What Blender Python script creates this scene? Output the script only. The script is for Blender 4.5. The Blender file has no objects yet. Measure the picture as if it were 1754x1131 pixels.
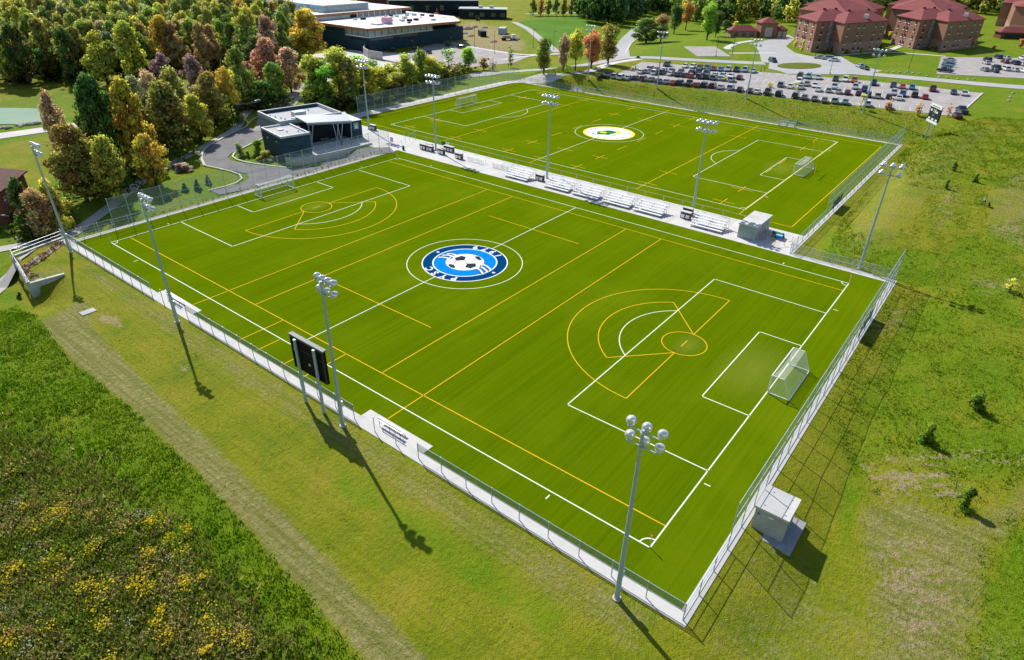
import bpy, math, random
import numpy as np
from mathutils import Vector, Matrix

# ------------------------------------------------------------------ scene, camera, light
SC = bpy.context.scene
COL = SC.collection
random.seed(7)
RNG = np.random.default_rng(7)
CAM = np.array([-37.0208, -13.2111, 44.1045])
YAW, PIT, ROLL, FOC = 0.65590, 0.54570, 0.01970, 1103.6576      # focal length in photograph pixels (1754 wide)
cy_, sy_, cp_, sp_ = math.cos(YAW), math.sin(YAW), math.cos(PIT), math.sin(PIT)
_f = np.array([cy_ * cp_, sy_ * cp_, -sp_]); _r = np.array([sy_, -cy_, 0.0]); _u = np.cross(_r, _f)
RIGHT = math.cos(ROLL) * _r + math.sin(ROLL) * _u
UP = -math.sin(ROLL) * _r + math.cos(ROLL) * _u
FWD = _f
cam_d = bpy.data.cameras.new('camera'); cam = bpy.data.objects.new('camera', cam_d); COL.objects.link(cam)
cam_d.sensor_fit = 'HORIZONTAL'; cam_d.sensor_width = 36.0; cam_d.lens = 36.0 * FOC / 1754.0
cam_d.clip_start = 0.5; cam_d.clip_end = 6000
cam.matrix_world = Matrix(((RIGHT[0], UP[0], -FWD[0], CAM[0]), (RIGHT[1], UP[1], -FWD[1], CAM[1]),
                           (RIGHT[2], UP[2], -FWD[2], CAM[2]), (0, 0, 0, 1)))
SC.camera = cam

SUN_AZ, SUN_EL = 20.5, 43.0                                      # azimuth from +y towards +x
world = bpy.data.worlds.new('World'); SC.world = world; world.use_nodes = True
wn = world.node_tree.nodes; wl = world.node_tree.links
bg = wn['Background']
sky = wn.new('ShaderNodeTexSky'); sky.sky_type = 'NISHITA'; sky.sun_disc = False
sky.sun_elevation = math.radians(SUN_EL); sky.sun_rotation = math.radians(SUN_AZ)
sky.air_density = 1.0; sky.dust_density = 0.6; sky.ozone_density = 1.0
wl.new(sky.outputs[0], bg.inputs[0]); bg.inputs[1].default_value = 0.10
sun_d = bpy.data.lights.new('sun', 'SUN'); sun = bpy.data.objects.new('sun', sun_d); COL.objects.link(sun)
sun_d.energy = 4.6; sun_d.angle = math.radians(0.53); sun_d.color = (1.0, 0.95, 0.86)
sdir = Vector((math.sin(math.radians(SUN_AZ)) * math.cos(math.radians(SUN_EL)),
               math.cos(math.radians(SUN_AZ)) * math.cos(math.radians(SUN_EL)), math.sin(math.radians(SUN_EL))))
sun.rotation_euler = sdir.to_track_quat('Z', 'Y').to_euler(); sun.location = (0, 0, 120)
SC.view_settings.view_transform = 'Standard'; SC.view_settings.look = 'None'
SC.view_settings.exposure = 0.28; SC.view_settings.gamma = 1.0
SC.view_settings.use_curve_mapping = False
SC.cycles.transparent_max_bounces = 24; SC.cycles.max_bounces = 6
SC.cycles.caustics_reflective = False; SC.cycles.caustics_refractive = False

# ------------------------------------------------------------------ the lie of the land
def sm(t):
    t = np.clip(t, 0.0, 1.0); return t * t * (3 - 2 * t)
WALL = [(-4.2, 107.3), (-12.3, 105.2), (-14.3, 93.0), (-10.0, 92.6)]
def inside(x, y, poly):
    x = np.asarray(x, float); y = np.asarray(y, float); c = np.zeros(np.broadcast(x, y).shape, bool)
    n = len(poly)
    for i in range(n):
        x0, y0 = poly[i][:2]; x1, y1 = poly[(i + 1) % n][:2]
        if y0 == y1: continue
        c ^= ((y0 > y) != (y1 > y)) & (x < (x1 - x0) * (y - y0) / (y1 - y0) + x0)
    return c
def Z(x, y):
    x = np.asarray(x, float); y = np.asarray(y, float)
    lot = 165.0 + (103.4 - np.clip(y, -60, 150)) * 0.181 - 0.8
    top = 4.0 - 4.0 * sm((y - 112) / 50)
    bank = top * sm((x - 158.9) / np.maximum(lot - 158.9, 5.0))
    ye = -5.9 + 15.8 * sm((x - 69.8) / 3)
    hill = 4.0 * sm((x - 35) / 95) * sm((ye - 0.6 - y) / 10)
    z = np.maximum(bank, hill)
    z = z - 0.9 * sm((30 - x) / 25) * sm((-6 - y) / 6)
    low = sm((y - 105.0) / 4.5) * sm((63 - x) / 4) * (1.2 + 1.0 * sm((22 - x) / 24))
    left = 2.2 * sm((-9.0 - x) / 6) * sm((y - 80) / 10)
    slope = 1.7 * sm((-13 - x) / 26) * (1 - sm((y - 80) / 10))
    dn = np.maximum(np.maximum(low, left), slope)
    dn = np.where(inside(x, y, WALL + [(-8, 90.0), (-3, 92.0), (-2.0, 106.0)]), 0.0, dn)
    return z - dn
def ray(px, py):
    return ((px - 877.0) / FOC) * RIGHT - ((py - 565.5) / FOC) * UP + FWD
_T = np.geomspace(20, 1500, 5000)
def at(px, py, dz=0.0):
    """The place on the ground (plus dz) that the photograph shows at a pixel."""
    d = ray(px, py); P = CAM[None, :] + _T[:, None] * d[None, :]
    g = P[:, 2] - Z(P[:, 0], P[:, 1]) - dz
    k = np.where(g < 0)[0]
    if len(k) == 0: return P[-1]
    k = k[0]; a = g[k - 1] / (g[k - 1] - g[k]); return P[k - 1] * (1 - a) + P[k] * a
def onz(px, py, z):
    d = ray(px, py); return CAM + (z - CAM[2]) / d[2] * d
def height(base, px, py):
    d = ray(px, py); a = d[:2]; t = np.dot(base[:2] - CAM[:2], a) / np.dot(a, a); return (CAM + t * d)[2] - base[2]
def pxm(p):                                                     # pixels of the photograph per metre at a place
    return FOC / np.dot(np.asarray(p)[:3] - CAM, FWD)

# ------------------------------------------------------------------ materials
def new_mat(name):
    m = bpy.data.materials.new(name); m.use_nodes = True; nt = m.node_tree
    return m, nt, nt.nodes, nt.links, nt.nodes['Principled BSDF']
def noise(nt, scale, detail=4, vec=None, rough=0.55):
    n = nt.nodes.new('ShaderNodeTexNoise'); n.inputs['Scale'].default_value = scale
    n.inputs['Detail'].default_value = detail; n.inputs['Roughness'].default_value = rough
    if vec is None:
        tc = nt.nodes.new('ShaderNodeTexCoord'); vec = tc.outputs['Object']
    nt.links.new(vec, n.inputs['Vector']); return n.outputs['Fac']
def ramp(nt, fac, stops):
    r = nt.nodes.new('ShaderNodeValToRGB'); e = r.color_ramp.elements
    while len(e) < len(stops): e.new(0.5)
    for i, (p, c) in enumerate(stops):
        e[i].position = p; e[i].color = (*c, 1) if len(c) == 3 else c
    nt.links.new(fac, r.inputs[0]); return r.outputs[0]
def mixc(nt, fac, a, b, mode='MIX'):
    m = nt.nodes.new('ShaderNodeMix'); m.data_type = 'RGBA'; m.blend_type = mode
    for i, v in ((0, fac), (6, a), (7, b)):
        if isinstance(v, (int, float)): m.inputs[i].default_value = v
        elif isinstance(v, tuple): m.inputs[i].default_value = (*v, 1) if len(v) == 3 else v
        else: nt.links.new(v, m.inputs[i])
    return m.outputs[2]
def math_(nt, op, a, b=None, clamp=False):
    m = nt.nodes.new('ShaderNodeMath'); m.operation = op; m.use_clamp = clamp
    for i, v in ((0, a), (1, b)):
        if v is None: continue
        if isinstance(v, (int, float)): m.inputs[i].default_value = v
        else: nt.links.new(v, m.inputs[i])
    return m.outputs[0]
def bump(nt, bsdf, h, strength=0.4, dist=0.1):
    b = nt.nodes.new('ShaderNodeBump'); b.inputs['Strength'].default_value = strength; b.inputs['Distance'].default_value = dist
    nt.links.new(h, b.inputs['Height']); nt.links.new(b.outputs[0], bsdf.inputs['Normal'])
def world_pos(nt, sx=1, sy=1, sz=1):
    g = nt.nodes.new('ShaderNodeNewGeometry'); mp = nt.nodes.new('ShaderNodeMapping')
    mp.inputs['Scale'].default_value = (sx, sy, sz); nt.links.new(g.outputs['Position'], mp.inputs['Vector']); return mp.outputs[0]
def plain(name, col, rough=0.6, metal=0.0, var=0.12, scale=3.0, bmp=0.0, spec=None):
    spec = spec if spec is not None else (0.1 if rough >= 0.78 else 0.35)
    m, nt, N, L, b = new_mat(name)
    a = tuple(c * (1 - var) for c in col); c2 = tuple(min(1, c * (1 + var)) for c in col)
    L.new(ramp(nt, noise(nt, scale, 5, world_pos(nt)), [(0.3, a), (0.7, c2)]), b.inputs['Base Color'])
    b.inputs['Roughness'].default_value = rough; b.inputs['Metallic'].default_value = metal
    b.inputs['Specular IOR Level'].default_value = spec
    if bmp: bump(nt, b, noise(nt, scale * 8, 3, world_pos(nt)), bmp, 0.02)
    return m
M = {}
M['concrete'] = plain('pale_concrete', (0.66, 0.65, 0.645), 0.8, var=0.07, scale=0.6)
def concrete_mat():
    m, nt, N, L, b = new_mat('pale_concrete')
    c = ramp(nt, noise(nt, 0.45, 6, world_pos(nt), 0.65), [(0.25, (0.51, 0.495, 0.475)), (0.5, (0.60, 0.59, 0.58)), (0.8, (0.64, 0.63, 0.625))])
    c = mixc(nt, ramp(nt, noise(nt, 3.5, 5, world_pos(nt), 0.7), [(0.58, (0, 0, 0)), (0.78, (0.5, 0.5, 0.5))]), c, (0.42, 0.40, 0.36))
    oi = N.new('ShaderNodeObjectInfo'); hv = N.new('ShaderNodeHueSaturation'); L.new(c, hv.inputs['Color']); L.new(math_(nt, 'ADD', math_(nt, 'MULTIPLY', oi.outputs['Random'], 0.13), 0.92), hv.inputs['Value']); c = hv.outputs[0]
    L.new(c, b.inputs['Base Color']); b.inputs['Roughness'].default_value = 0.85; b.inputs['Specular IOR Level'].default_value = 0.15
    bump(nt, b, noise(nt, 20, 3, world_pos(nt)), 0.2, 0.01); return m
M['concrete'] = concrete_mat()
M['kerb'] = plain('kerb_concrete', (0.55, 0.54, 0.50), 0.85, var=0.1, scale=1.0)
M['wallc'] = plain('wall_concrete', (0.46, 0.47, 0.46), 0.85, var=0.12, scale=0.7)
M['asphalt'] = plain('asphalt', (0.20, 0.20, 0.205), 0.9, var=0.15, scale=0.35)
M['lot'] = plain('worn_asphalt', (0.385, 0.36, 0.355), 0.9, var=0.16, scale=0.25)
M['road'] = plain('road_asphalt', (0.42, 0.42, 0.43), 0.9, var=0.08, scale=0.15)
M['path'] = plain('footpath', (0.46, 0.44, 0.42), 0.9, var=0.08, scale=0.5)
M['paleroad'] = plain('pale_paving', (0.60, 0.58, 0.56), 0.9, var=0.08, scale=0.2)
M['earth'] = plain('bare_earth', (0.40, 0.32, 0.24), 0.95, var=0.25, scale=0.2)
M['galv'] = plain('galvanised_steel', (0.50, 0.56, 0.60), 0.45, 0.35, 0.08, 2.0)
M['pole'] = plain('pole_steel', (0.40, 0.50, 0.56), 0.5, 0.3, 0.08, 1.0)
M['lamp'] = plain('lamp_reflector', (0.80, 0.82, 0.85), 0.25, 0.55, 0.05, 4.0)
M['lens'] = plain('lamp_glass', (0.55, 0.6, 0.65), 0.15, 0.1, 0.05, 4.0)
M['railg'] = plain('dull_steel', (0.17, 0.18, 0.19), 0.6, 0.2)
M['alu'] = plain('aluminium_plank', (0.86, 0.87, 0.89), 0.45, 0.1, 0.05, 2.0)
M['dark'] = plain('dark_metal', (0.035, 0.037, 0.04), 0.6, 0.2)
M['black'] = plain('black_panel', (0.010, 0.010, 0.011), 0.75, 0.0, 0.2, 0.8, spec=0.15)
M['white'] = plain('white_paint', (0.80, 0.80, 0.78), 0.5, var=0.04)
M['lineW'] = plain('white_line_paint', (0.72, 0.80, 0.62), 0.8, var=0.10, scale=2.5)
M['lineY'] = plain('yellow_line_paint', (0.72, 0.43, 0.012), 0.8, var=0.12, scale=2.5)
M['emw'] = plain('emblem_white', (0.78, 0.80, 0.80), 0.8, var=0.05, spec=0.0)
M['navy'] = plain('emblem_navy', (0.002, 0.052, 0.165), 0.8, var=0.12, scale=2, spec=0.0)
M['sky'] = plain('emblem_blue', (0.005, 0.225, 0.68), 0.8, var=0.08, scale=2, spec=0.0)
M['char'] = plain('emblem_charcoal', (0.035, 0.045, 0.05), 0.8, var=0.1, spec=0.0)
M['egreen'] = plain('emblem_green', (0.03, 0.20, 0.05), 0.8, spec=0.0)
M['eyel'] = plain('emblem_yellow', (0.85, 0.66, 0.02), 0.8, spec=0.0)
M['wood'] = plain('brown_slats', (0.13, 0.085, 0.05), 0.7, var=0.2)
M['fascia'] = plain('wood_fascia', (0.36, 0.17, 0.06), 0.6, var=0.2, scale=0.6)
M['navyw'] = None
M['roofw'] = plain('white_membrane', (0.80, 0.76, 0.75), 0.7, var=0.06, scale=0.2)
M['roofc'] = plain('grey_white_membrane', (0.50, 0.51, 0.53), 0.85, var=0.10, scale=0.3)
M['roofg'] = plain('pale_metal_roof', (0.46, 0.50, 0.52), 0.5, 0.2, 0.05, 0.8)
M['glass'] = plain('window_glass', (0.03, 0.05, 0.06), 0.08, 0.0, 0.15, 1.0, spec=0.8)
M['glassb'] = plain('sky_painted_glazing', (0.34, 0.44, 0.48), 0.15, 0.1, 0.2, 0.5, spec=0.8)  # reflected sky light is put into the pale base colour of this glass
M['teal'] = plain('green_trim', (0.16, 0.36, 0.33), 0.5)
M['blue'] = plain('blue_plastic', (0.02, 0.22, 0.55), 0.5)
M['ltblue'] = plain('light_blue_panel', (0.20, 0.48, 0.72), 0.5)
M['orange'] = plain('orange_plastic', (0.75, 0.20, 0.06), 0.6)
M['red'] = plain('red_paint', (0.5, 0.04, 0.03), 0.5)
M['tarp'] = plain('green_tarp', (0.02, 0.20, 0.10), 0.6, var=0.3)
M['tyre'] = plain('tyre_rubber', (0.015, 0.015, 0.016), 0.8)
M['trunk'] = plain('bark', (0.075, 0.060, 0.045), 0.9, var=0.25, scale=1.5)
M['stone'] = plain('field_stone', (0.42, 0.39, 0.35), 0.9, var=0.25, scale=0.8)
M['mulch'] = plain('planting_bed', (0.30, 0.25, 0.20), 0.95, var=0.3, scale=0.8)
M['gravel'] = plain('grey_gravel', (0.36, 0.36, 0.38), 0.95, var=0.2, scale=4)
M['screen'] = plain('dark_screen_cloth', (0.05, 0.085, 0.085), 0.9)
M['skin'] = plain('skin', (0.50, 0.32, 0.24), 0.6)
M['cloth'] = plain('pale_cloth', (0.66, 0.68, 0.74), 0.9)
M['jeans'] = plain('dark_cloth', (0.03, 0.05, 0.055), 0.9)
M['fur'] = plain('black_fur', (0.012, 0.011, 0.011), 0.8)
M['hair'] = plain('dark_hair', (0.05, 0.035, 0.025), 0.8)
M['shedw'] = plain('shed_wall', (0.44, 0.435, 0.41), 0.85, var=0.15, scale=1.2)
M['shedg'] = plain('shed_door', (0.30, 0.38, 0.37), 0.5, var=0.06)
M['pink'] = plain('pink_insulation', (0.72, 0.42, 0.58), 0.8)
M['plum'] = None

def water_mat():
    m, nt, N, L, b = new_mat('pond_water')
    L.new(ramp(nt, noise(nt, 0.05, 3, world_pos(nt)), [(0.3, (0.045, 0.17, 0.085)), (0.7, (0.075, 0.23, 0.12))]), b.inputs['Base Color'])
    b.inputs['Roughness'].default_value = 0.4; b.inputs['Specular IOR Level'].default_value = 0.2
    bump(nt, b, noise(nt, 1.5, 3, world_pos(nt)), 0.15, 0.05); return m
M['water'] = water_mat()
def cladding(name, col, per_m=5.0, axis='z', var=0.35):
    m, nt, N, L, b = new_mat(name)
    g = world_pos(nt, *( (0.15, 0.15, per_m) if axis == 'z' else (per_m, per_m, 0.1) ))
    L.new(ramp(nt, noise(nt, 1.0, 2, g), [(0.3, tuple(c * (1 - var) for c in col)), (0.7, tuple(c * (1 + var) for c in col))]), b.inputs['Base Color'])
    b.inputs['Roughness'].default_value = 0.7; b.inputs['Specular IOR Level'].default_value = 0.15; return m
M['navyw'] = cladding('dark_blue_cladding', (0.028, 0.064, 0.090), 4.0)
M['darkw'] = cladding('dark_slate_cladding', (0.018, 0.030, 0.040), 2.0)
M['greyw'] = cladding('grey_panel_wall', (0.22, 0.26, 0.28), 1.2, var=0.10)
M['brick'] = cladding('red_brick', (0.31, 0.160, 0.108), 9.0, var=0.13)
M['brickp'] = cladding('pale_brick', (0.40, 0.235, 0.19), 9.0, var=0.10)
M['brickd'] = cladding('dark_red_brick', (0.19, 0.07, 0.05), 9.0, var=0.15)
M['shingle'] = cladding('red_shingles', (0.235, 0.066, 0.064), 4.0, var=0.16)
M['shingleb'] = cladding('brown_shingles', (0.12, 0.05, 0.045), 4.0, var=0.16)

def mesh_mat(name, col, alpha):
    m = bpy.data.materials.new(name); m.use_nodes = True; nt = m.node_tree; nt.nodes.clear()
    o = nt.nodes.new('ShaderNodeOutputMaterial'); mx = nt.nodes.new('ShaderNodeMixShader'); t = nt.nodes.new('ShaderNodeBsdfTransparent')
    d = nt.nodes.new('ShaderNodeBsdfDiffuse'); d.inputs[0].default_value = (*col, 1)
    w = nt.nodes.new('ShaderNodeTexNoise'); w.inputs['Scale'].default_value = 1.3
    nt.links.new(world_pos(nt), w.inputs['Vector'])
    f = math_(nt, 'MULTIPLY_ADD', w.outputs['Fac'], alpha * 0.5); f.node.inputs[2].default_value = alpha * 0.75
    nt.links.new(f, mx.inputs[0]); nt.links.new(t.outputs[0], mx.inputs[1]); nt.links.new(d.outputs[0], mx.inputs[2])
    nt.links.new(mx.outputs[0], o.inputs[0]); return m
M['chain'] = mesh_mat('chain_link', (0.50, 0.60, 0.64), 0.18)
M['chaing'] = mesh_mat('chain_link_low', (0.16, 0.26, 0.22), 0.52)
M['net'] = mesh_mat('goal_net', (0.85, 0.86, 0.84), 0.23)

def paint_mat():
    m, nt, N, L, b = new_mat('car_paint')
    oi = N.new('ShaderNodeObjectInfo'); L.new(oi.outputs['Color'], b.inputs['Base Color'])
    b.inputs['Roughness'].default_value = 0.3; b.inputs['Coat Weight'].default_value = 0.6; b.inputs['Coat Roughness'].default_value = 0.08
    return m
M['paint'] = paint_mat()
def leaf_mat(name='leaves'):
    m = bpy.data.materials.new(name); m.use_nodes = True; nt = m.node_tree; nt.nodes.clear(); L = nt.links
    o = nt.nodes.new('ShaderNodeOutputMaterial')
    oi = nt.nodes.new('ShaderNodeObjectInfo')
    a = nt.nodes.new('ShaderNodeAttribute'); a.attribute_name = 'leaf'
    sep = nt.nodes.new('ShaderNodeSeparateColor'); L.new(a.outputs['Color'], sep.inputs[0])
    # R: brightness, G: how far this spray has turned, B: hue drift
    hs = nt.nodes.new('ShaderNodeHueSaturation')
    L.new(math_(nt, 'MULTIPLY_ADD', sep.outputs[2], 0.055), hs.inputs['Hue']); hs.inputs['Hue'].links[0].from_node.inputs[2].default_value = 0.474
    L.new(oi.outputs['Color'], hs.inputs['Color'])
    v = math_(nt, 'MULTIPLY_ADD', sep.outputs[0], 1.1); v.node.inputs[2].default_value = 0.45
    L.new(v, hs.inputs['Value'])
    turned = mixc(nt, math_(nt, 'MULTIPLY', sep.outputs[1], oi.outputs['Alpha']), hs.outputs[0], (0.46, 0.22, 0.08))
    d = nt.nodes.new('ShaderNodeBsdfDiffuse'); t = nt.nodes.new('ShaderNodeBsdfTranslucent'); mx = nt.nodes.new('ShaderNodeMixShader')
    na = nt.nodes.new('ShaderNodeAttribute'); na.attribute_name = 'nrm'; vt = nt.nodes.new('ShaderNodeVectorTransform'); vt.vector_type = 'NORMAL'; vt.convert_from = 'OBJECT'; vt.convert_to = 'WORLD'
    L.new(na.outputs['Vector'], vt.inputs[0]); L.new(vt.outputs[0], d.inputs['Normal'])
    L.new(turned, d.inputs[0]); L.new(turned, t.inputs[0]); mx.inputs[0].default_value = 0.30
    L.new(d.outputs[0], mx.inputs[1]); L.new(t.outputs[0], mx.inputs[2]); L.new(mx.outputs[0], o.inputs[0]); return m
M['leaf'] = leaf_mat()
def tuft_mat():
    m = bpy.data.materials.new('grass_blades'); m.use_nodes = True; nt = m.node_tree; nt.nodes.clear(); L = nt.links
    o = nt.nodes.new('ShaderNodeOutputMaterial'); a = nt.nodes.new('ShaderNodeAttribute'); a.attribute_name = 'leaf'
    d = nt.nodes.new('ShaderNodeBsdfDiffuse'); t = nt.nodes.new('ShaderNodeBsdfTranslucent'); mx = nt.nodes.new('ShaderNodeMixShader')
    L.new(a.outputs['Color'], d.inputs[0]); L.new(a.outputs['Color'], t.inputs[0]); mx.inputs[0].default_value = 0.30
    cn = nt.nodes.new('ShaderNodeCombineXYZ'); cn.inputs[2].default_value = 1.0; g_ = nt.nodes.new('ShaderNodeNewGeometry'); av = nt.nodes.new('ShaderNodeVectorMath'); av.operation = 'MULTIPLY_ADD'
    L.new(g_.outputs['Normal'], av.inputs[0]); av.inputs[1].default_value = (.35, .35, .1); L.new(cn.outputs[0], av.inputs[2]); nz = nt.nodes.new('ShaderNodeVectorMath'); nz.operation = 'NORMALIZE'; L.new(av.outputs[0], nz.inputs[0]); L.new(nz.outputs[0], d.inputs['Normal'])
    L.new(d.outputs[0], mx.inputs[1]); L.new(t.outputs[0], mx.inputs[2]); L.new(mx.outputs[0], o.inputs[0]); return m
M['tuft'] = tuft_mat()

def turf_mat():
    m, nt, N, L, b = new_mat('artificial_turf')
    band = noise(nt, 1.0, 4, world_pos(nt, 0.006, 0.30, 1), 0.75)
    fine = noise(nt, 1.0, 4, world_pos(nt, 0.025, 2.3, 1), 0.75)
    speck = noise(nt, 14.0, 3, world_pos(nt), 0.7)
    patch = noise(nt, 0.06, 4, world_pos(nt), 0.6)
    c = ramp(nt, band, [(0.30, (0.064, 0.122, 0.0004)), (0.70, (0.110, 0.178, 0.0008))])
    c = mixc(nt, ramp(nt, fine, [(0.38, (0, 0, 0)), (0.72, (0.8, 0.8, 0.8))]), c, (0.148, 0.208, 0.0022))
    c = mixc(nt, ramp(nt, speck, [(0.38, (0.65, 0.65, 0.65)), (0.60, (0, 0, 0))]), c, (0.056, 0.104, 0.0004))
    c = mixc(nt, ramp(nt, patch, [(0.48, (0, 0, 0)), (0.78, (0.45, 0.45, 0.45))]), c, (0.165, 0.225, 0.006))
    # roll seams: every other roll of carpet has its nap laid the other way
    sy = N.new('ShaderNodeSeparateXYZ'); L.new(world_pos(nt), sy.inputs[0])
    roll = math_(nt, 'SINE', math_(nt, 'MULTIPLY', sy.outputs[1], math.pi / 4.57))
    c = mixc(nt, math_(nt, 'MULTIPLY_ADD', roll, 0.9, True), c, mixc(nt, 1.0, c, (0.94, 0.95, 0.94), 'MULTIPLY'))
    # scuffed goalmouths
    def worn(px_, py_, r):
        d = N.new('ShaderNodeVectorMath'); d.operation = 'DISTANCE'; L.new(world_pos(nt, 1, 1.7, 1), d.inputs[0]); d.inputs[1].default_value = (px_, py_ * 1.7, 0)
        return math_(nt, 'MULTIPLY', math_(nt, 'SUBTRACT', 1.0, math_(nt, 'DIVIDE', d.outputs['Value'], r), True), 0.55)
    w = worn(32.1, 3.0, 8.0)
    for q in ((32.1, 96.5, 8.0), (117.4, 28, 8.0), (117.4, 120, 8.0), (32.1, 11.5, 3.5), (32.1, 87.5, 3.5)): w = math_(nt, 'MAXIMUM', w, worn(*q))
    c = mixc(nt, math_(nt, 'MULTIPLY', w, math_(nt, 'MULTIPLY_ADD', fine, 1.2, True)), c, (0.20, 0.235, 0.03))
    L.new(c, b.inputs['Base Color']); b.inputs['Roughness'].default_value = 1.0; b.inputs['Specular IOR Level'].default_value = 0.0
    b.inputs['Sheen Weight'].default_value = 0.22; b.inputs['Sheen Roughness'].default_value = 0.45; b.inputs['Sheen Tint'].default_value = (0.60, 0.75, 0.0, 1)
    bump(nt, b, noise(nt, 9.0, 3, world_pos(nt)), 0.7, 0.06); return m
M['turf'] = turf_mat()
def ground_mat():
    m, nt, N, L, b = new_mat('ground_cover')
    a = N.new('ShaderNodeAttribute'); a.attribute_name = 'cover'
    sep = N.new('ShaderNodeSeparateColor'); L.new(a.outputs['Color'], sep.inputs[0])
    n1 = noise(nt, 0.35, 5, world_pos(nt), 0.65); n2 = noise(nt, 2.2, 5, world_pos(nt), 0.65); n3 = noise(nt, 9.0, 4, world_pos(nt), 0.7)
    n0 = noise(nt, 0.13, 6, world_pos(nt), 0.68)
    lawn = ramp(nt, n0, [(0.34, (0.135, 0.215, 0.004)), (0.50, (0.245, 0.275, 0.007)), (0.66, (0.335, 0.290, 0.028))])
    lawn = mixc(nt, ramp(nt, n2, [(0.35, (0, 0, 0)), (0.75, (0.6, 0.6, 0.6))]), lawn, (0.29, 0.265, 0.035))
    lush = ramp(nt, n2, [(0.28, (0.085, 0.170, 0.003)), (0.5, (0.140, 0.245, 0.005)), (0.75, (0.215, 0.290, 0.010))])
    lush = mixc(nt, ramp(nt, n0, [(0.42, (0, 0, 0)), (0.66, (0.55, 0.55, 0.55))]), lush, lawn)
    straw = ramp(nt, n2, [(0.28, (0.21, 0.20, 0.045)), (0.5, (0.29, 0.265, 0.09)), (0.72, (0.40, 0.36, 0.17))])
    dirt = ramp(nt, n3, [(0.3, (0.26, 0.19, 0.09)), (0.7, (0.50, 0.40, 0.25))])
    wild = ramp(nt, n1, [(0.3, (0.090, 0.160, 0.008)), (0.5, (0.150, 0.185, 0.018)), (0.7, (0.20, 0.185, 0.045))])
    def msk(src, w, k):
        mix = math_(nt, 'ADD', math_(nt, 'MULTIPLY', n1, 0.5 * k), math_(nt, 'MULTIPLY', n2, 0.5 * k))
        v = math_(nt, 'ADD', src, math_(nt, 'SUBTRACT', mix, 0.5 * k))
        mr = N.new('ShaderNodeMapRange'); mr.interpolation_type = 'SMOOTHSTEP'
        mr.inputs[1].default_value = 0.5 - w; mr.inputs[2].default_value = 0.5 + w; L.new(v, mr.inputs[0]); return mr.outputs[0]
    st = N.new('ShaderNodeMapping'); st.inputs['Rotation'].default_value = (0, 0, 0.20); gp = N.new('ShaderNodeNewGeometry'); L.new(gp.outputs['Position'], st.inputs['Vector']); st.inputs['Scale'].default_value = (2.2, 0.07, 1)
    mow = noise(nt, 1.0, 4, st.outputs[0], 0.7)
    lawn = mixc(nt, ramp(nt, mow, [(0.38, (0.55, 0.55, 0.55)), (0.58, (0, 0, 0))]), lawn, mixc(nt, 1.0, lawn, (0.66, 0.80, 0.6), 'MULTIPLY'))
    straw = mixc(nt, ramp(nt, mow, [(0.40, (0.7, 0.7, 0.7)), (0.56, (0, 0, 0))]), straw, (0.17, 0.19, 0.03))
    c = mixc(nt, msk(a.outputs['Alpha'], 0.25, 1.4), mixc(nt, msk(sep.outputs[0], 0.22, 1.2), lawn, lush), wild)
    c = mixc(nt, msk(sep.outputs[1], 0.28, 1.8), c, straw)
    dm = N.new('ShaderNodeMapping'); dm.vector_type = 'TEXTURE'; dm.inputs['Rotation'].default_value = (0, 0, -0.85); gp2 = N.new('ShaderNodeNewGeometry'); L.new(gp2.outputs['Position'], dm.inputs['Vector']); dm.inputs['Scale'].default_value = (4.2, 0.8, 1)
    dn = noise(nt, 1.0, 6, dm.outputs[0], 0.72)
    dv = math_(nt, 'ADD', sep.outputs[2], math_(nt, 'MULTIPLY', math_(nt, 'SUBTRACT', math_(nt, 'MULTIPLY', dn, 0.78), 0.35), 3.2));
    mr_ = N.new('ShaderNodeMapRange'); mr_.interpolation_type = 'SMOOTHSTEP'; mr_.inputs[1].default_value = 0.42; mr_.inputs[2].default_value = 0.80; L.new(math_(nt, 'ADD', dv, math_(nt, 'MULTIPLY', math_(nt, 'SUBTRACT', n2, 0.5), 2.2)), mr_.inputs[0])
    dmask = math_(nt, 'MULTIPLY', mr_.outputs[0], math_(nt, 'MULTIPLY', sep.outputs[2], 3.0, True))
    c = mixc(nt, dmask, c, dirt)
    c = mixc(nt, ramp(nt, n3, [(0.38, (0.5, 0.5, 0.5)), (0.6, (0, 0, 0))]), c, mixc(nt, 1.0, c, (0.55, 0.62, 0.5), 'MULTIPLY'))
    L.new(c, b.inputs['Base Color']); b.inputs['Roughness'].default_value = 0.9; b.inputs['Specular IOR Level'].default_value = 0.1
    h = math_(nt, 'ADD', math_(nt, 'MULTIPLY', n2, 1.0), math_(nt, 'MULTIPLY', n3, 0.5))
    bump(nt, b, h, 0.9, 0.28); return m
M['ground'] = ground_mat()

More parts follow.
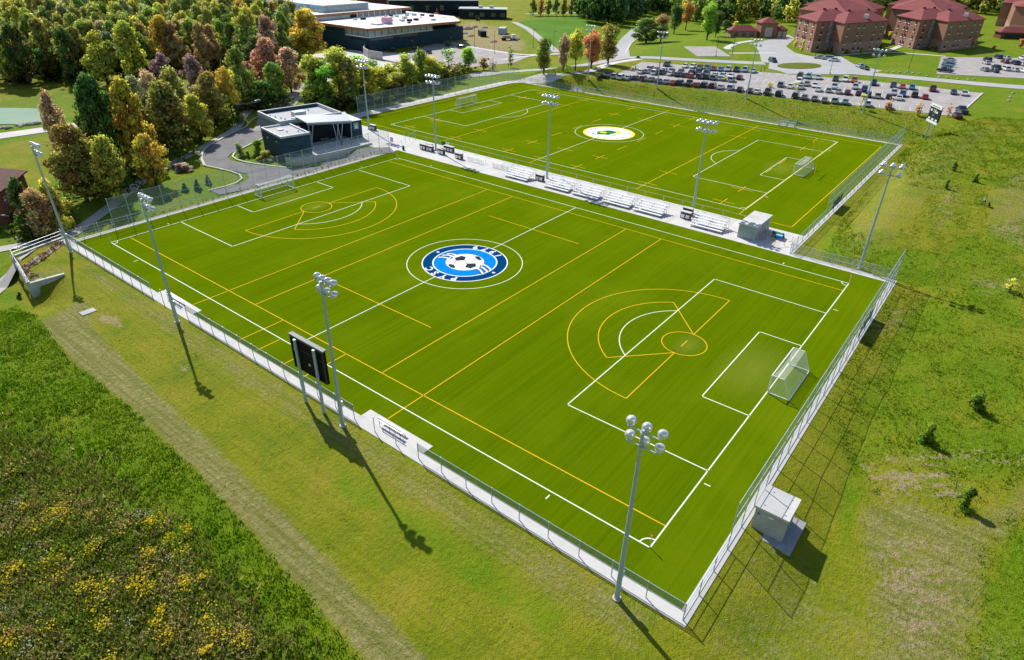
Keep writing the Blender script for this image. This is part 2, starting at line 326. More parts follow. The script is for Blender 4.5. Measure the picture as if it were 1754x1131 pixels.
# ------------------------------------------------------------------ mesh helpers
class MB:
    """Collects shapes and links them as ONE mesh object."""
    def __init__(s): s.v = []; s.f = []; s.mi = []; s.m = 0
    def add(s, vs, fs):
        k = len(s.v); s.v.extend([tuple(p) for p in vs]); s.f.extend([tuple(i + k for i in f) for f in fs]); s.mi.extend([s.m] * len(fs)); return s
    def box(s, x0, y0, z0, x1, y1, z1):
        return s.add([(x0, y0, z0), (x1, y0, z0), (x1, y1, z0), (x0, y1, z0), (x0, y0, z1), (x1, y0, z1), (x1, y1, z1), (x0, y1, z1)],
                     [(0, 3, 2, 1), (4, 5, 6, 7), (0, 1, 5, 4), (1, 2, 6, 5), (2, 3, 7, 6), (3, 0, 4, 7)])
    def prism(s, poly, z0, z1):
        n = len(poly); zt = (lambda i: z1[i]) if hasattr(z1, '__len__') else (lambda i: z1)
        zb = (lambda i: z0[i]) if hasattr(z0, '__len__') else (lambda i: z0)
        a = sum(poly[i][0] * poly[(i + 1) % n][1] - poly[(i + 1) % n][0] * poly[i][1] for i in range(n))
        if a < 0: poly = poly[::-1]
        vs = [(p[0], p[1], zb(i)) for i, p in enumerate(poly)] + [(p[0], p[1], zt(i)) for i, p in enumerate(poly)]
        return s.add(vs, [tuple(range(n))[::-1], tuple(range(n, 2 * n))] + [(i, (i + 1) % n, n + (i + 1) % n, n + i) for i in range(n)])
    def tube(s, a, b, r0, r1=None, n=6, cap=True):
        r1 = r0 if r1 is None else r1; a = Vector(a); b = Vector(b); d = (b - a).normalized()
        u = d.cross(Vector((0, 0, 1)) if abs(d.z) < 0.95 else Vector((1, 0, 0))).normalized(); w = d.cross(u)
        vs = []
        for p, r in ((a, r0), (b, r1)):
            for i in range(n):
                t = 2 * math.pi * i / n; vs.append(p + (u * math.cos(t) + w * math.sin(t)) * r)
        fs = [(i, (i + 1) % n, n + (i + 1) % n, n + i) for i in range(n)]
        if cap: fs += [tuple(range(n))[::-1], tuple(range(n, 2 * n))]
        return s.add(vs, fs)
    def lathe(s, prof, c=(0, 0, 0), axis=(0, 0, 1), n=10):
        ax = Vector(axis).normalized(); u = ax.cross(Vector((0, 0, 1)) if abs(ax.z) < 0.95 else Vector((1, 0, 0))).normalized(); w = ax.cross(u); c = Vector(c)
        vs = []; fs = []
        for r, h in prof:
            for i in range(n):
                t = 2 * math.pi * i / n; vs.append(c + ax * h + (u * math.cos(t) + w * math.sin(t)) * r)
        for k in range(len(prof) - 1):
            for i in range(n): fs.append((k * n + i, k * n + (i + 1) % n, (k + 1) * n + (i + 1) % n, (k + 1) * n + i))
        fs += [tuple(range(n))[::-1], tuple(range((len(prof) - 1) * n, len(prof) * n))]
        return s.add(vs, fs)
    def quad(s, a, b, c, d): return s.add([a, b, c, d], [(0, 1, 2, 3)])
    def data(s, name, mats, smooth=False):
        me = bpy.data.meshes.new(name); me.from_pydata(s.v, [], s.f)
        for m in (mats if isinstance(mats, (list, tuple)) else [mats]): me.materials.append(m)
        if any(s.mi): me.polygons.foreach_set('material_index', s.mi)
        if smooth: me.polygons.foreach_set('use_smooth', [True] * len(s.f))
        me.update(); return me
    def build(s, name, mats, parent=None, loc=None, smooth=False):
        return put(name, s.data(name, mats, smooth), parent, loc)
def put(name, data, parent=None, loc=None, rz=0.0):
    o = bpy.data.objects.new(name, data); COL.objects.link(o)
    if parent is not None: o.parent = parent
    if loc is not None: o.location = loc
    if rz: o.rotation_euler = (0, 0, rz)
    return o
def tag(o, label=None, cat=None, group=None, kind=None):
    if label: o['label'] = label
    if cat: o['category'] = cat
    if group: o['group'] = group
    if kind: o['kind'] = kind
    return o
def thing(name, label, cat, loc=(0, 0, 0), rz=0.0, group=None):
    return tag(put(name, None, None, tuple(loc), rz), label, cat, group)
def copy_tree(o, parent=None):
    c = o.copy(); COL.objects.link(c)
    if parent is not None: c.parent = parent
    for ch in o.children: copy_tree(ch, c)
    return c
def P2(a, b): return [(p[0], p[1]) for p in (a, b)]

# ------------------------------------------------------------------ ground sheet
def axis(parts):
    out = [parts[0][0]]
    for a, b, st in parts:
        n = max(1, int(round((b - a) / st))); out += [a + (b - a) * (i + 1) / n for i in range(n)]
    return np.array(out)
gx = axis([(-400, -120, 20), (-120, -60, 4), (-60, -4.5, 0.6), (-4.5, 66, 1.6), (66, 80, 0.9), (80, 156, 1.6), (156, 190, 1.1), (190, 270, 3), (270, 460, 9), (460, 1000, 25), (1000, 2600, 100)])
gy = axis([(-600, -160, 30), (-160, -45, 5), (-45, -4.8, 0.65), (-4.8, 14, 0.9), (14, 88, 1.6), (88, 114, 0.7), (114, 160, 1.8), (160, 300, 5), (300, 700, 14), (700, 2600, 100)])
GX, GY = np.meshgrid(gx, gy, indexing='ij')
GZ = Z(GX, GY) - 0.03
fade = np.exp(-np.maximum(0, np.hypot(GX - 40, GY - 40) - 130) / 200)
out = ((GX < -6.5) | (GY < -6.5)) & (GX < 140)
RO = sum(a * np.sin(GX * kx + GY * ky + ph) for a, kx, ky, ph in [(0.05, 0.5, 0.33, 1), (0.045, -0.41, 0.6, 2), (0.03, 1.1, 0.7, 0.5), (0.025, -0.9, 1.3, 4)])
ramp_out = np.maximum(sm((-6.5 - GX) / 4), sm((-6.5 - GY) / 4)) * (GX < 140)
GZ += np.where(out, RO * ramp_out, 0)
nx, ny = GX.shape
idx = np.arange(nx * ny).reshape(nx, ny)
gf = np.stack([idx[:-1, :-1], idx[1:, :-1], idx[1:, 1:], idx[:-1, 1:]], -1).reshape(-1, 4)
gme = bpy.data.meshes.new('ground')
gme.vertices.add(nx * ny); gme.vertices.foreach_set('co', np.stack([GX, GY, GZ], -1).ravel())
gme.loops.add(gf.size); gme.loops.foreach_set('vertex_index', gf.ravel())
gme.polygons.add(len(gf)); gme.polygons.foreach_set('loop_start', np.arange(0, gf.size, 4)); gme.polygons.foreach_set('loop_total', np.full(len(gf), 4))
gme.polygons.foreach_set('use_smooth', np.ones(len(gf), bool)); gme.update(calc_edges=True)
def soft(poly, w=1.2):
    """1 inside a land-cover patch, 0 outside, softened over w metres."""
    d = np.full(GX.shape, 1e9); n = len(poly)
    for i in range(n):
        ax, ay = poly[i][:2]; bx, by = poly[(i + 1) % n][:2]
        ex, ey = bx - ax, by - ay; t = np.clip(((GX - ax) * ex + (GY - ay) * ey) / (ex * ex + ey * ey + 1e-9), 0, 1)
        d = np.minimum(d, np.hypot(GX - ax - t * ex, GY - ay - t * ey))
    s = np.where(inside(GX, GY, poly), d, -d); return sm(s / (2 * w) + 0.5)
def W(pts): return [tuple(at(*p)[:2]) for p in pts]
lush = np.zeros(GX.shape); straw = np.zeros(GX.shape); dirt = np.zeros(GX.shape); wild = np.zeros(GX.shape)
edgeL = W([(68, 548), (115, 612), (225, 700), (340, 812), (440, 925), (520, 1012), (620, 1131)])
edgeR = W([(150, 512), (160, 560), (215, 620), (300, 700), (405, 800), (495, 890), (605, 1000), (735, 1131)])
OUTL = [(-60, 80), (-60, -80), (-27, -80)]
lush = np.maximum(lush, soft([(-17, 92)] + edgeL + [(-27, -40)] + OUTL[::-1] + [(-40, 100)], 0.5))
straw = np.maximum(straw, 0.86 * soft(edgeL + [(-29, -30), (-21, -30)] + edgeR[::-1], 0.9))
MEAD = W([(0, 740), (130, 800), (230, 880), (330, 960), (430, 1060), (500, 1131)]) + [(-45, 0), (-80, 10), (-60, 60)]
wild = np.maximum(wild, 0.95 * soft(MEAD, 6.5))
straw = np.maximum(straw, 0.50 * soft([(-5.6, 100), (-5.2, -4), (-9.5, -4), (-9.0, 60), (-8.0, 88)], 1.5))
lush = np.maximum(lush, 0.62 * soft([(-9, 30), (-9, 1), (-13, 2), (-13, 28)], 1.8))
for poly, v in [(W([(185, 545), (200, 560), (215, 556), (196, 543)]), 0.9), (W([(160, 540), (185, 541), (200, 556), (182, 556)]), 0.85), (W([(300, 622), (318, 640), (330, 632), (312, 618)]), 0.55)]:
    dirt = np.maximum(dirt, v * soft(poly, 0.5))
# right-hand hill
lush = np.maximum(lush, 0.66 * soft(W([(1440, 700), (1560, 520), (1640, 400), (1754, 380), (1790, 820), (1650, 830), (1560, 800), (1480, 790)]), 2.0))
lush = np.maximum(lush, 0.70 * soft(W([(1400, 380), (1500, 420), (1754, 440), (1754, 520), (1600, 500), (1400, 440)]), 2))
lush = np.maximum(lush, 0.95 * soft(W([(1680, 1131), (1690, 1010), (1730, 920), (1790, 870), (1860, 1150), (1690, 1300)]), 1.5))
lush = np.maximum(lush, 0.75 * soft(W([(1430, 900), (1440, 820), (1475, 760), (1490, 830), (1465, 900), (1450, 960)]), 0.8))
straw = np.maximum(straw, 0.62 * soft(W([(1470, 860), (1560, 850), (1660, 900), (1754, 830), (1790, 850), (1700, 950), (1660, 1131), (1640, 1300), (1480, 1300), (1485, 1000)]), 1.5))
straw = np.maximum(straw, 0.36 * soft([(-6, -6), (10, -6), (8, -12), (12, -30), (-10, -30), (-20, -10)], 3))
straw = np.maximum(straw, 0.38 * soft(W([(1500, 290), (1590, 250), (1690, 215), (1715, 215), (1650, 290), (1560, 400), (1500, 440), (1430, 430)]), 3))
straw = np.maximum(straw, 0.48 * soft(W([(1690, 330), (1754, 280), (1800, 420), (1754, 430), (1690, 400)]), 2))
straw = np.maximum(straw, 0.45 * soft(W([(1390, 440), (1500, 440), (1480, 470), (1400, 460)]), 2))
for poly, v in [(W([(1475, 800), (1600, 800), (1660, 830), (1640, 850), (1500, 850)]), 0.54), (W([(1500, 775), (1650, 770), (1754, 780), (1754, 790), (1600, 795)]), 0.52),
                (W([(1500, 920), (1640, 930), (1650, 1010), (1600, 1131), (1540, 1131), (1500, 1020)]), 0.37), (W([(1650, 480), (1754, 470), (1754, 495), (1680, 500)]), 0.42),
                (W([(1690, 380), (1754, 370), (1754, 400), (1700, 400)]), 0.45), (W([(1610, 330), (1640, 310), (1640, 370), (1600, 400)]), 0.40), (W([(1470, 540), (1560, 520), (1560, 560), (1500, 580)]), 0.35)]:
    dirt = np.maximum(dirt, v * soft(poly, 2.2))
lush = np.maximum(lush, 0.52 * soft([(158.5, 135), (164, 104), (185, 2), (158.5, -20), (130, -30), (110, 0), (158.5, 9)], 3))
straw = np.maximum(straw, 0.27 * soft([(158.5, 135), (164, 104), (183, 2), (172, 2), (158.5, 12)], 3))
# greens by the left path, the trees' floor, the construction ground
lush = np.maximum(lush, 0.9 * soft([(-40, 88), (-16, 90), (-14, 106), (-3, 109), (55, 109), (60, 116), (60, 150), (-40, 150)], 2))
wild = np.maximum(wild, 0.40 * soft([(-60, 112), (-8, 112), (8, 118), (40, 140), (60, 165), (90, 180), (150, 260), (150, 900), (-300, 900), (-300, 112)], 5))
lush = np.maximum(lush, 0.75 * soft([(80, 139), (160, 139), (168, 112), (190, 112), (200, 145), (150, 165), (90, 160)], 2))
lush = np.maximum(lush, 0.7 * soft([(184, 3), (192, -60), (900, -300), (900, 300), (420, 330), (240, 200), (200, 140), (226, 100)], 4))
_bl = soft(W([(-80, 270), (0, 262), (60, 256), (88, 300), (66, 330), (-80, 330)]), 2); wild *= 1 - _bl; lush = lush * (1 - .6 * _bl)
wild = np.where((GX < 60) & (GY > 182) & (GY < 215), 0, wild); lush = np.where((GX < 60) & (GY > 182) & (GY < 240), 0.8, lush)
dirt = np.maximum(dirt, 0.62 * soft(W([(760, 62), (800, 35), (850, 45), (900, 70), (900, 85), (830, 95)]), 4))
cov = gme.color_attributes.new('cover', 'FLOAT_COLOR', 'POINT')
cov.data.foreach_set('color', np.stack([lush, straw, dirt, wild], -1).ravel().astype(np.float32))
gme.materials.append(M['ground'])
tag(put('ground', gme), 'grass, meadow and hillside around the two pitches', kind='structure')

def sheet(name, poly, dz, mat, z=None, kerb=None, label=None):
    """A flat paved area laid over the ground; kerb > 0 makes it a raised island."""
    mb = MB(); zz = [float(Z(p[0], p[1])) + dz if z is None else z + dz for p in poly]
    if max(zz) - min(zz) < 0.02: mb.prism(poly, min(zz) - 0.25, max(zz))
    else: mb.prism(poly, [q - 0.25 for q in zz], zz)
    o = mb.build(name, mat); tag(o, label, kind='structure'); return o
def ribbon(name, pts, w, dz, mat, label=None, step=3.0, parent=None, closed=False):
    """A strip of paving w wide along a line, draped over the ground."""
    P = [np.array(p[:2], float) for p in pts]
    if closed: P.append(P[0])
    fine = []
    for a, b in zip(P[:-1], P[1:]):
        n = max(1, int(np.hypot(*(b - a)) / step)); fine += [a + (b - a) * i / n for i in range(n)]
    fine.append(P[-1]); fine = np.array(fine)
    for _ in range(3):
        if len(fine) > 4: fine[1:-1] = 0.25 * fine[:-2] + 0.5 * fine[1:-1] + 0.25 * fine[2:]
    ww = w if hasattr(w, '__len__') else (w, w)
    mb = MB(); vs = []; nn = len(fine); K = 3
    for i in range(nn):
        t = fine[min(i + 1, nn - 1)] - fine[max(i - 1, 0)]; t = t / (np.hypot(*t) + 1e-9); n = np.array([-t[1], t[0]])
        wi = ww[0] + (ww[1] - ww[0]) * i / max(1, nn - 1)
        for k in range(K + 1):
            p = fine[i] + n * wi * (k / K - 0.5); vs.append((p[0], p[1], float(Z(*p)) + dz))
    fs = [(i * (K + 1) + k, i * (K + 1) + k + 1, (i + 1) * (K + 1) + k + 1, (i + 1) * (K + 1) + k) for i in range(nn - 1) for k in range(K)]
    fs = [f[::-1] for f in fs]
    mb.add(vs, fs); o = mb.build(name, mat, parent)
    if parent is None: tag(o, label, kind='structure')
    return o

# ------------------------------------------------------------------ the pitches
def turf(name, x0, y0, x1, y1, label):
    o = MB().box(x0, y0, -0.3, x1, y1, 0.0).build(name, M['turf']); return tag(o, label, kind='structure')
F1 = turf('turf_pitch', -3.8, -4.75, 68.5, 103.9, 'near artificial turf pitch with a blue round emblem at its centre')
F2 = turf('turf_pitch', 78.8, 11.0, 157.2, 136.0, 'far artificial turf pitch with a white and yellow emblem')
def line(par, a, b, yellow=False, w=None):
    w = w or (0.14 if not yellow else 0.13); a = np.array(a, float); b = np.array(b, float); t = (b - a) / np.hypot(*(b - a)); n = np.array([-t[1], t[0]]) * w / 2
    if not yellow: a = a - t * w / 2; b = b + t * w / 2
    z = 0.006 if yellow else 0.011
    q = [a - n, b - n, b + n, a + n]
    MB().add([(p[0], p[1], z) for p in q], [(0, 1, 2, 3)]).build('yellow_line' if yellow else 'white_line', M['lineY' if yellow else 'lineW'], par)
def arc(par, c, r, a0, a1, yellow=False, w=0.13, n=None, z=None, name=None, mat=None):
    n = n or max(8, int(abs(a1 - a0) / 5)); z = z or (0.008 if yellow else 0.013); vs = []; fs = []
    for i in range(n + 1):
        t = math.radians(a0 + (a1 - a0) * i / n)
        for q in (r - w / 2, r + w / 2): vs.append((c[0] + q * math.cos(t), c[1] + q * math.sin(t), z))
    fs = [(2 * i, 2 * i + 1, 2 * i + 3, 2 * i + 2) for i in range(n)]
    return MB().add(vs, fs).build(name or ('yellow_line' if yellow else 'white_line'), mat or M['lineY' if yellow else 'lineW'], par)
def soccer(par, x0, y0, Wd, Ln):
    x1, y1 = x0 + Wd, y0 + Ln; c = x0 + Wd / 2
    for a, b in [((x0, y0), (x1, y0)), ((x0, y1), (x1, y1)), ((x0, y0), (x0, y1)), ((x1, y0), (x1, y1)), ]: line(par, a, b)
    line(par, (x0, y0 + Ln / 2), (c - 6.9, y0 + Ln / 2)); line(par, (c + 6.9, y0 + Ln / 2), (x1, y0 + Ln / 2))
    arc(par, (c, y0 + Ln / 2), 9.15, 0, 360, n=72)
    for yb, s in ((y0, 1), (y1, -1)):
        for hw, dp in ((20.16, 16.5), (9.16, 5.5)):
            line(par, (c - hw, yb), (c - hw, yb + s * dp)); line(par, (c + hw, yb), (c + hw, yb + s * dp)); line(par, (c - hw, yb + s * dp), (c + hw, yb + s * dp))
        a = math.degrees(math.acos(5.5 / 9.15)); m = 90 * s
        arc(par, (c, yb + s * 11), 9.15, m - a, m + a)
        for xb, t in ((x0, 0 if s > 0 else 270), (x1, 90 if s > 0 else 180)): arc(par, (xb, yb), 1.0, t, t + 90)
        for xb, d in ((x0, -1), (x1, 1)):
            line(par, (xb + d * 0.5, yb + s * 10.15), (xb + d * 1.0, yb + s * 10.15)); line(par, (xb - d * 10.1, yb - s * 0.5), (xb - d * 10.1, yb - s * 1.0))
soccer(F1, 0, 0, 64.2, 99.4)
soccer(F2, 84.7, 24.2, 65.4, 99.7)
# lacrosse lines of the near pitch
Yl = lambda a, b: line(F1, a, b, True)
Yl((3, 0.1), (3, 99.3)); Yl((61.1, 0.1), (61.1, 99.3))
for y in (69.3, 62.8, 36.9): Yl((3, y), (61.1, y))
Yl((-2.3, 30.0), (61.1, 30.0)); Yl((-2.4, 69.3), (3, 69.3))
Yl((14.2, 59.7), (14.2, 39.7)); Yl((50, 59.7), (50, 39.8))
for y in (56.2, 43.3): Yl((-3.6, y), (3, y))
for y in (52.4, 47.3): Yl((-3.6, y), (-0.2, y))
for yc, s in ((12.0, 1), (87.3, -1)):
    c = (32.1, yc)
    arc(F1, c, 2.85, 0, 360, True, n=48)
    arc(F1, c, 15.0, 0 if s > 0 else 180, 180 if s > 0 else 360, True, n=40)
    arc(F1, c, 11.0, 90 * s - 57, 90 * s + 57, True, n=30)
    for sx in (-1, 1):
        Yl((c[0] + sx * 2.85, yc), (c[0] + sx * 15.0, yc))
        a = math.radians(90 * s - s * sx * 57); Yl((c[0] + sx * 2.8, yc), (c[0] + 11 * math.cos(a), yc + 11 * math.sin(a)))
    Yl((31.2, yc), (33.0, yc))
# yard lines and hash crosses of the far pitch
Y2 = lambda a, b: line(F2, a, b, True, 0.16)
Y2((81.6, 14.2), (81.6, 133.8)); Y2((153.0, 14.2), (153.0, 133.8)); Y2((81.6, 14.2), (153, 14.2)); Y2((81.6, 133.8), (153, 133.8))
for y in (46.2, 101.6): Y2((81.6, y), (153.0, y))
Y2((81.6, 24.0), (84.7, 24.2)); line(F2, (84.9, 24.06), (150, 24.06), True, 0.12); Y2((81.6, 74.05), (84.7, 74.05)); Y2((150.1, 74.05), (153, 74.05))
for x in (86.5, 96.3, 137.2, 147.6):
    for y in (64.0, 84.0): Y2((x - 2.2, y), (x + 2.2, y)); Y2((x, y - 2.1), (x, y + 2.1))
    for y in (46.2, 101.6, 118.3, 29.2, 74.0):
        Y2((x, y - 2.3), (x, y + 2.3))
    for y in (118.3, 29.2): Y2((x - 2.2, y), (x + 2.2, y))
for x in (106.8, 117.0, 127.0):
    for y in (64.1, 83.9): Y2((x - 2.4, y), (x + 2.4, y))
for x0, x1 in ((111, 115), (119.5, 124.8)): Y2((x0, 29.3), (x1, 29.3)); Y2((x0, 118.4), (x1, 118.4))

# --- near emblem: up is -x, right is +y
def disc(par, name, c, r, z, mat, r0=0.0, n=64):
    if r0: return arc(par, c, (r + r0) / 2, 0, 360, w=r - r0, n=n, z=z, name=name, mat=mat)
    vs = [(c[0] + r * math.cos(2 * math.pi * i / n), c[1] + r * math.sin(2 * math.pi * i / n), z) for i in range(n)]
    return MB().add(vs, [tuple(range(n))]).build(name, mat, par)
def flat(par, name, pts, z, mat):
    a = sum(pts[i][0] * pts[(i + 1) % len(pts)][1] - pts[(i + 1) % len(pts)][0] * pts[i][1] for i in range(len(pts)))
    if a < 0: pts = pts[::-1]
    return MB().add([(p[0], p[1], z) for p in pts], [tuple(range(len(pts)))]).build(name, mat, par)
EC = (32.1, 49.7)
em = disc(F1, 'emblem', EC, 6.85, 0.016, M['emw'], n=96)
disc(em, 'navy_ring', EC, 6.65, 0.020, M['navy'], 5.18, n=96)
disc(em, 'blue_disc', EC, 4.95, 0.020, M['sky'], n=96)
def text_mesh(ch, size, shear=0.0):
    cu = bpy.data.curves.new('letter', 'FONT'); cu.body = ch; cu.size = size; cu.align_x = 'CENTER'; cu.align_y = 'CENTER'; cu.shear = shear
    cu.offset = 0.03 * size; cu.resolution_u = 3
    o = bpy.data.objects.new('letter', cu); COL.objects.link(o); bpy.context.view_layer.update()
    me = bpy.data.meshes.new_from_object(o.evaluated_get(bpy.context.evaluated_depsgraph_get()))
    bpy.data.objects.remove(o); bpy.data.curves.remove(cu); me.materials.clear(); return me
def emblem_letter(ch, ang, flip):
    """ang: degrees clockwise from the emblem's top as read; flip: on the lower arc the letters stand upright."""
    me = text_mesh(ch, 1.72); a = math.radians(ang); r = 5.91
    lx, ly = r * math.sin(a), r * math.cos(a)                  # emblem right / up
    rot = -a if not flip else math.pi - a
    R = Matrix(((0, -1, 0), (1, 0, 0), (0, 0, 1)))             # emblem right (1,0)->(0,1); up (0,1)->(-1,0)
    me.transform((Matrix.Translation((0, 0, 0)) @ R.to_4x4()) @ Matrix.Translation((lx, ly, 0)) @ Matrix.Rotation(rot, 4, 'Z'))
    me.materials.append(M['emw']); o = put('letter', me, em, (EC[0], EC[1], 0.024)); return o
for ch, a in zip('PYSC', (-26, -8.5, 8.5, 26)): emblem_letter(ch, a, False)
for ch, a in zip('1979', (205, 189, 173, 156)): emblem_letter(ch, a, True)
for a in (90, -90):
    p = (EC[0] - 5.91 * math.cos(math.radians(a)), EC[1] + 5.91 * math.sin(math.radians(a)))
    disc(em, 'dot', p, 0.26, 0.024, M['emw'], n=12)
zc = lambda x, y: tuple(onz(680 + x / 7.626, 390 + y / 7.626, 0.0)[:2])
def wave(pts, w, z, mat, name='ribbon_wave'):
    P = [np.array(zc(*p)) for p in pts]; vs = []; n = 14; A, B, C, D = P
    for i in range(n + 1):
        t = i / n; q = (1 - t) ** 3 * A + 3 * t * (1 - t) ** 2 * B + 3 * t * t * (1 - t) * C + t ** 3 * D
        d = 3 * (1 - t) ** 2 * (B - A) + 6 * t * (1 - t) * (C - B) + 3 * t * t * (D - C); d /= np.hypot(*d); k = np.array([-d[1], d[0]]) * w / 2
        vs += [(*(q - k), z), (*(q + k), z)]
    MB().add(vs, [(2 * i, 2 * i + 1, 2 * i + 3, 2 * i + 2) for i in range(n)]).build(name, mat, em)
for k, (a, b, c, d) in enumerate([((655, 338), (720, 335), (760, 340), (830, 385)), ((590, 358), (670, 345), (720, 365), (800, 400)), ((540, 385), (620, 370), (660, 395), (760, 425))]):
    wave((a, b, c, d), 0.62, 0.024, M['char']); wave([(p[0], p[1] + 6) for p in (a, b, c, d)], 0.34, 0.028, M['emw'])
for k, (a, b, c, d) in enumerate([((1020, 470), (1150, 470), (1180, 510), (1222, 552)), ((1000, 500), (1110, 495), (1140, 540), (1180, 582)), ((980, 530), (1080, 520), (1090, 570), (1120, 608))]):
    wave((a, b, c, d), 0.62, 0.024, M['char']); wave([(p[0] + 6, p[1] + 3) for p in (a, b, c, d)], 0.34, 0.028, M['emw'])
ball = disc(em, 'football', EC, 3.05, 0.033, M['emw'], n=64)
for pts in [[(755, 400), (840, 372), (900, 385), (880, 430), (770, 435)], [(915, 475), (1025, 470), (1035, 510), (960, 535), (890, 520)], [(1015, 378), (1070, 380), (1112, 420), (1080, 432), (1035, 410)],
            [(665, 490), (690, 478), (740, 490), (765, 520), (745, 532), (700, 522)], [(700, 395), (725, 385), (735, 392), (695, 420)], [(1085, 500), (1100, 490), (1105, 505), (1085, 520)]]:
    flat(em, 'black_patch', [zc(*p) for p in pts], 0.037, M['char'])
for a, b in [((880, 430), (912, 472)), ((770, 435), (735, 488)), ((900, 385), (935, 395)), ((935, 395), (1020, 378)), ((912, 472), (1010, 440)), ((1035, 410), (1010, 440)), ((765, 520), (890, 520)), ((960, 535), (950, 552)), ((1035, 510), (1085, 510))]:
    p, q = np.array(zc(*a)), np.array(zc(*b)); d = (q - p) / np.hypot(*(q - p)); n = np.array([-d[1], d[0]]) * 0.04
    flat(em, 'ball_seam', [tuple(p - n), tuple(q - n), tuple(q + n), tuple(p + n)], 0.0355, M['char'])
# --- far emblem
EC2 = (117.2, 74.0)
em2 = disc(F2, 'emblem', EC2, 6.95, 0.016, M['eyel'], n=64)
disc(em2, 'white_disc', EC2, 6.45, 0.020, M['emw'], n=64)
ze = lambda x, y: tuple(onz(970 + x / 12.53, 200 + y / 12.53, 0.0)[:2])
flat(em2, 'green_shape', [ze(*p) for p in [(665, 318), (760, 310), (870, 298), (960, 300), (1040, 320), (1085, 348), (1030, 362), (960, 375), (900, 400), (840, 385), (665, 385)]], 0.025, M['egreen'])
flat(em2, 'yellow_shape', [ze(*p) for p in [(700, 335), (760, 322), (830, 325), (880, 345), (840, 358), (740, 352)]], 0.029, M['eyel'])
flat(em2, 'yellow_shape', [ze(*p) for p in [(1030, 300), (1100, 300), (1180, 330), (1180, 355), (1120, 375), (1080, 365), (1090, 345), (1050, 322)]], 0.029, M['eyel'])
flat(em2, 'yellow_shape', [ze(*p) for p in [(990, 395), (1050, 385), (1085, 400), (1060, 425), (1000, 425)]], 0.029, M['eyel'])
flat(em2, 'outline', [ze(*p) for p in [(570, 375), (585, 383), (660, 383), (660, 375), (590, 372), (578, 340), (568, 340)]], 0.027, M['char'])
for i in range(20):
    a = 2 * math.pi * i / 20; r = 5.5; c, s = math.cos(a), math.sin(a)
    q = [(EC2[0] + c * (r + u) - s * v, EC2[1] + s * (r + u) + c * v) for u, v in ((-0.28, -0.22), (0.28, -0.22), (0.28, 0.22), (-0.28, 0.22))]
    if i % 3: flat(em2, 'letter_mark', q, 0.025, M['char'])

# ------------------------------------------------------------------ concrete and paths round the pitches
def slab(name, x0, y0, x1, y1, z=0.03, label=None, mat=None):
    return tag(MB().box(x0, y0, -0.35, x1, y1, z).build(name, mat or M['concrete']), label, kind='structure')
slab('concrete_strip', -5.1, -5.6, -3.8, 106.6, 0.03, 'white concrete strip under the low fence along the near touchline')
slab('concrete_strip', -3.8, -5.6, 69.9, -4.75, 0.034, 'white concrete strip under the tall fence behind the near goal')
slab('concrete_strip', -3.8, 103.9, 66.5, 104.9, 0.034, 'white concrete strip under the tall fence at the clubhouse end')
slab('concrete_strip', 68.5, -4.75, 69.9, 10.2, 0.03, 'white concrete strip beside the right hand end of the near pitch')
slab('bench_pad', -3.8, 23.2, -2.45, 32.6, 0.038, 'white concrete bench pad by the scoreboard on the touchline')
slab('bench_pad', -3.8, 66.8, -2.55, 76.4, 0.038, 'white concrete bench pad farther up the near touchline')
walk = MB(); walk.prism([(68.5, 10.2), (78.8, 10.2), (78.8, 104.0), (68.5, 104.0)], -0.35, 0.004); walk = tag(walk.build('walkway', M['kerb']), 'broad white concrete walkway between the two pitches', kind='structure')
for x0, x1 in ((68.5, 71.9), (71.9, 75.3), (75.3, 78.8)):
    nsl = 29; st_ = (104.0 - 10.2) / nsl; sd_ = MB().box(0.012, 0.012, 0.0, x1 - x0 - 0.012, st_ - 0.012, 0.026).data('slab', M['concrete'])
    for k in range(nsl): put('slab', sd_, walk, (x0, 10.2 + st_ * k, 0.005))
w2 = MB(); w2.prism([(68.5, 104.0), (78.8, 104.0), (78.8, 136.0), (85, 136.0), (85, 141), (76, 141), (74, 132), (72.5, 122), (71.0, 119), (66.5, 112.6), (66.5, 104.0)], -0.35, 0.031)
w2 = tag(w2.build('walkway', M['concrete']), 'white concrete forecourt between the clubhouse and the far pitch', kind='structure')
slab('kerb_strip', 157.2, 10.2, 158.2, 136.0, 0.04, 'white kerb along the far touchline below the grass bank', M['concrete'])
slab('kerb_strip', 78.8, 10.2, 157.2, 11.0, 0.034, 'white kerb under the tall fence at the right end of the far pitch', M['concrete'])
ribbon('footpath', [(84, 138.4), (120, 138.2), (158, 138.2), tuple(at(905, 136)[:2]), tuple(at(960, 130)[:2]), tuple(at(1003, 125)[:2]), tuple(at(1045, 109)[:2]), tuple(at(1096, 101)[:2])], 4.2, 0.05, M['paleroad'], 'pale footpath curving up from the far pitch to the car park')
ribbon('footpath', [(85, 136.9), (157.5, 136.9)], 1.7, 0.04, M['concrete'], 'white path under the tall fence behind the far goal')

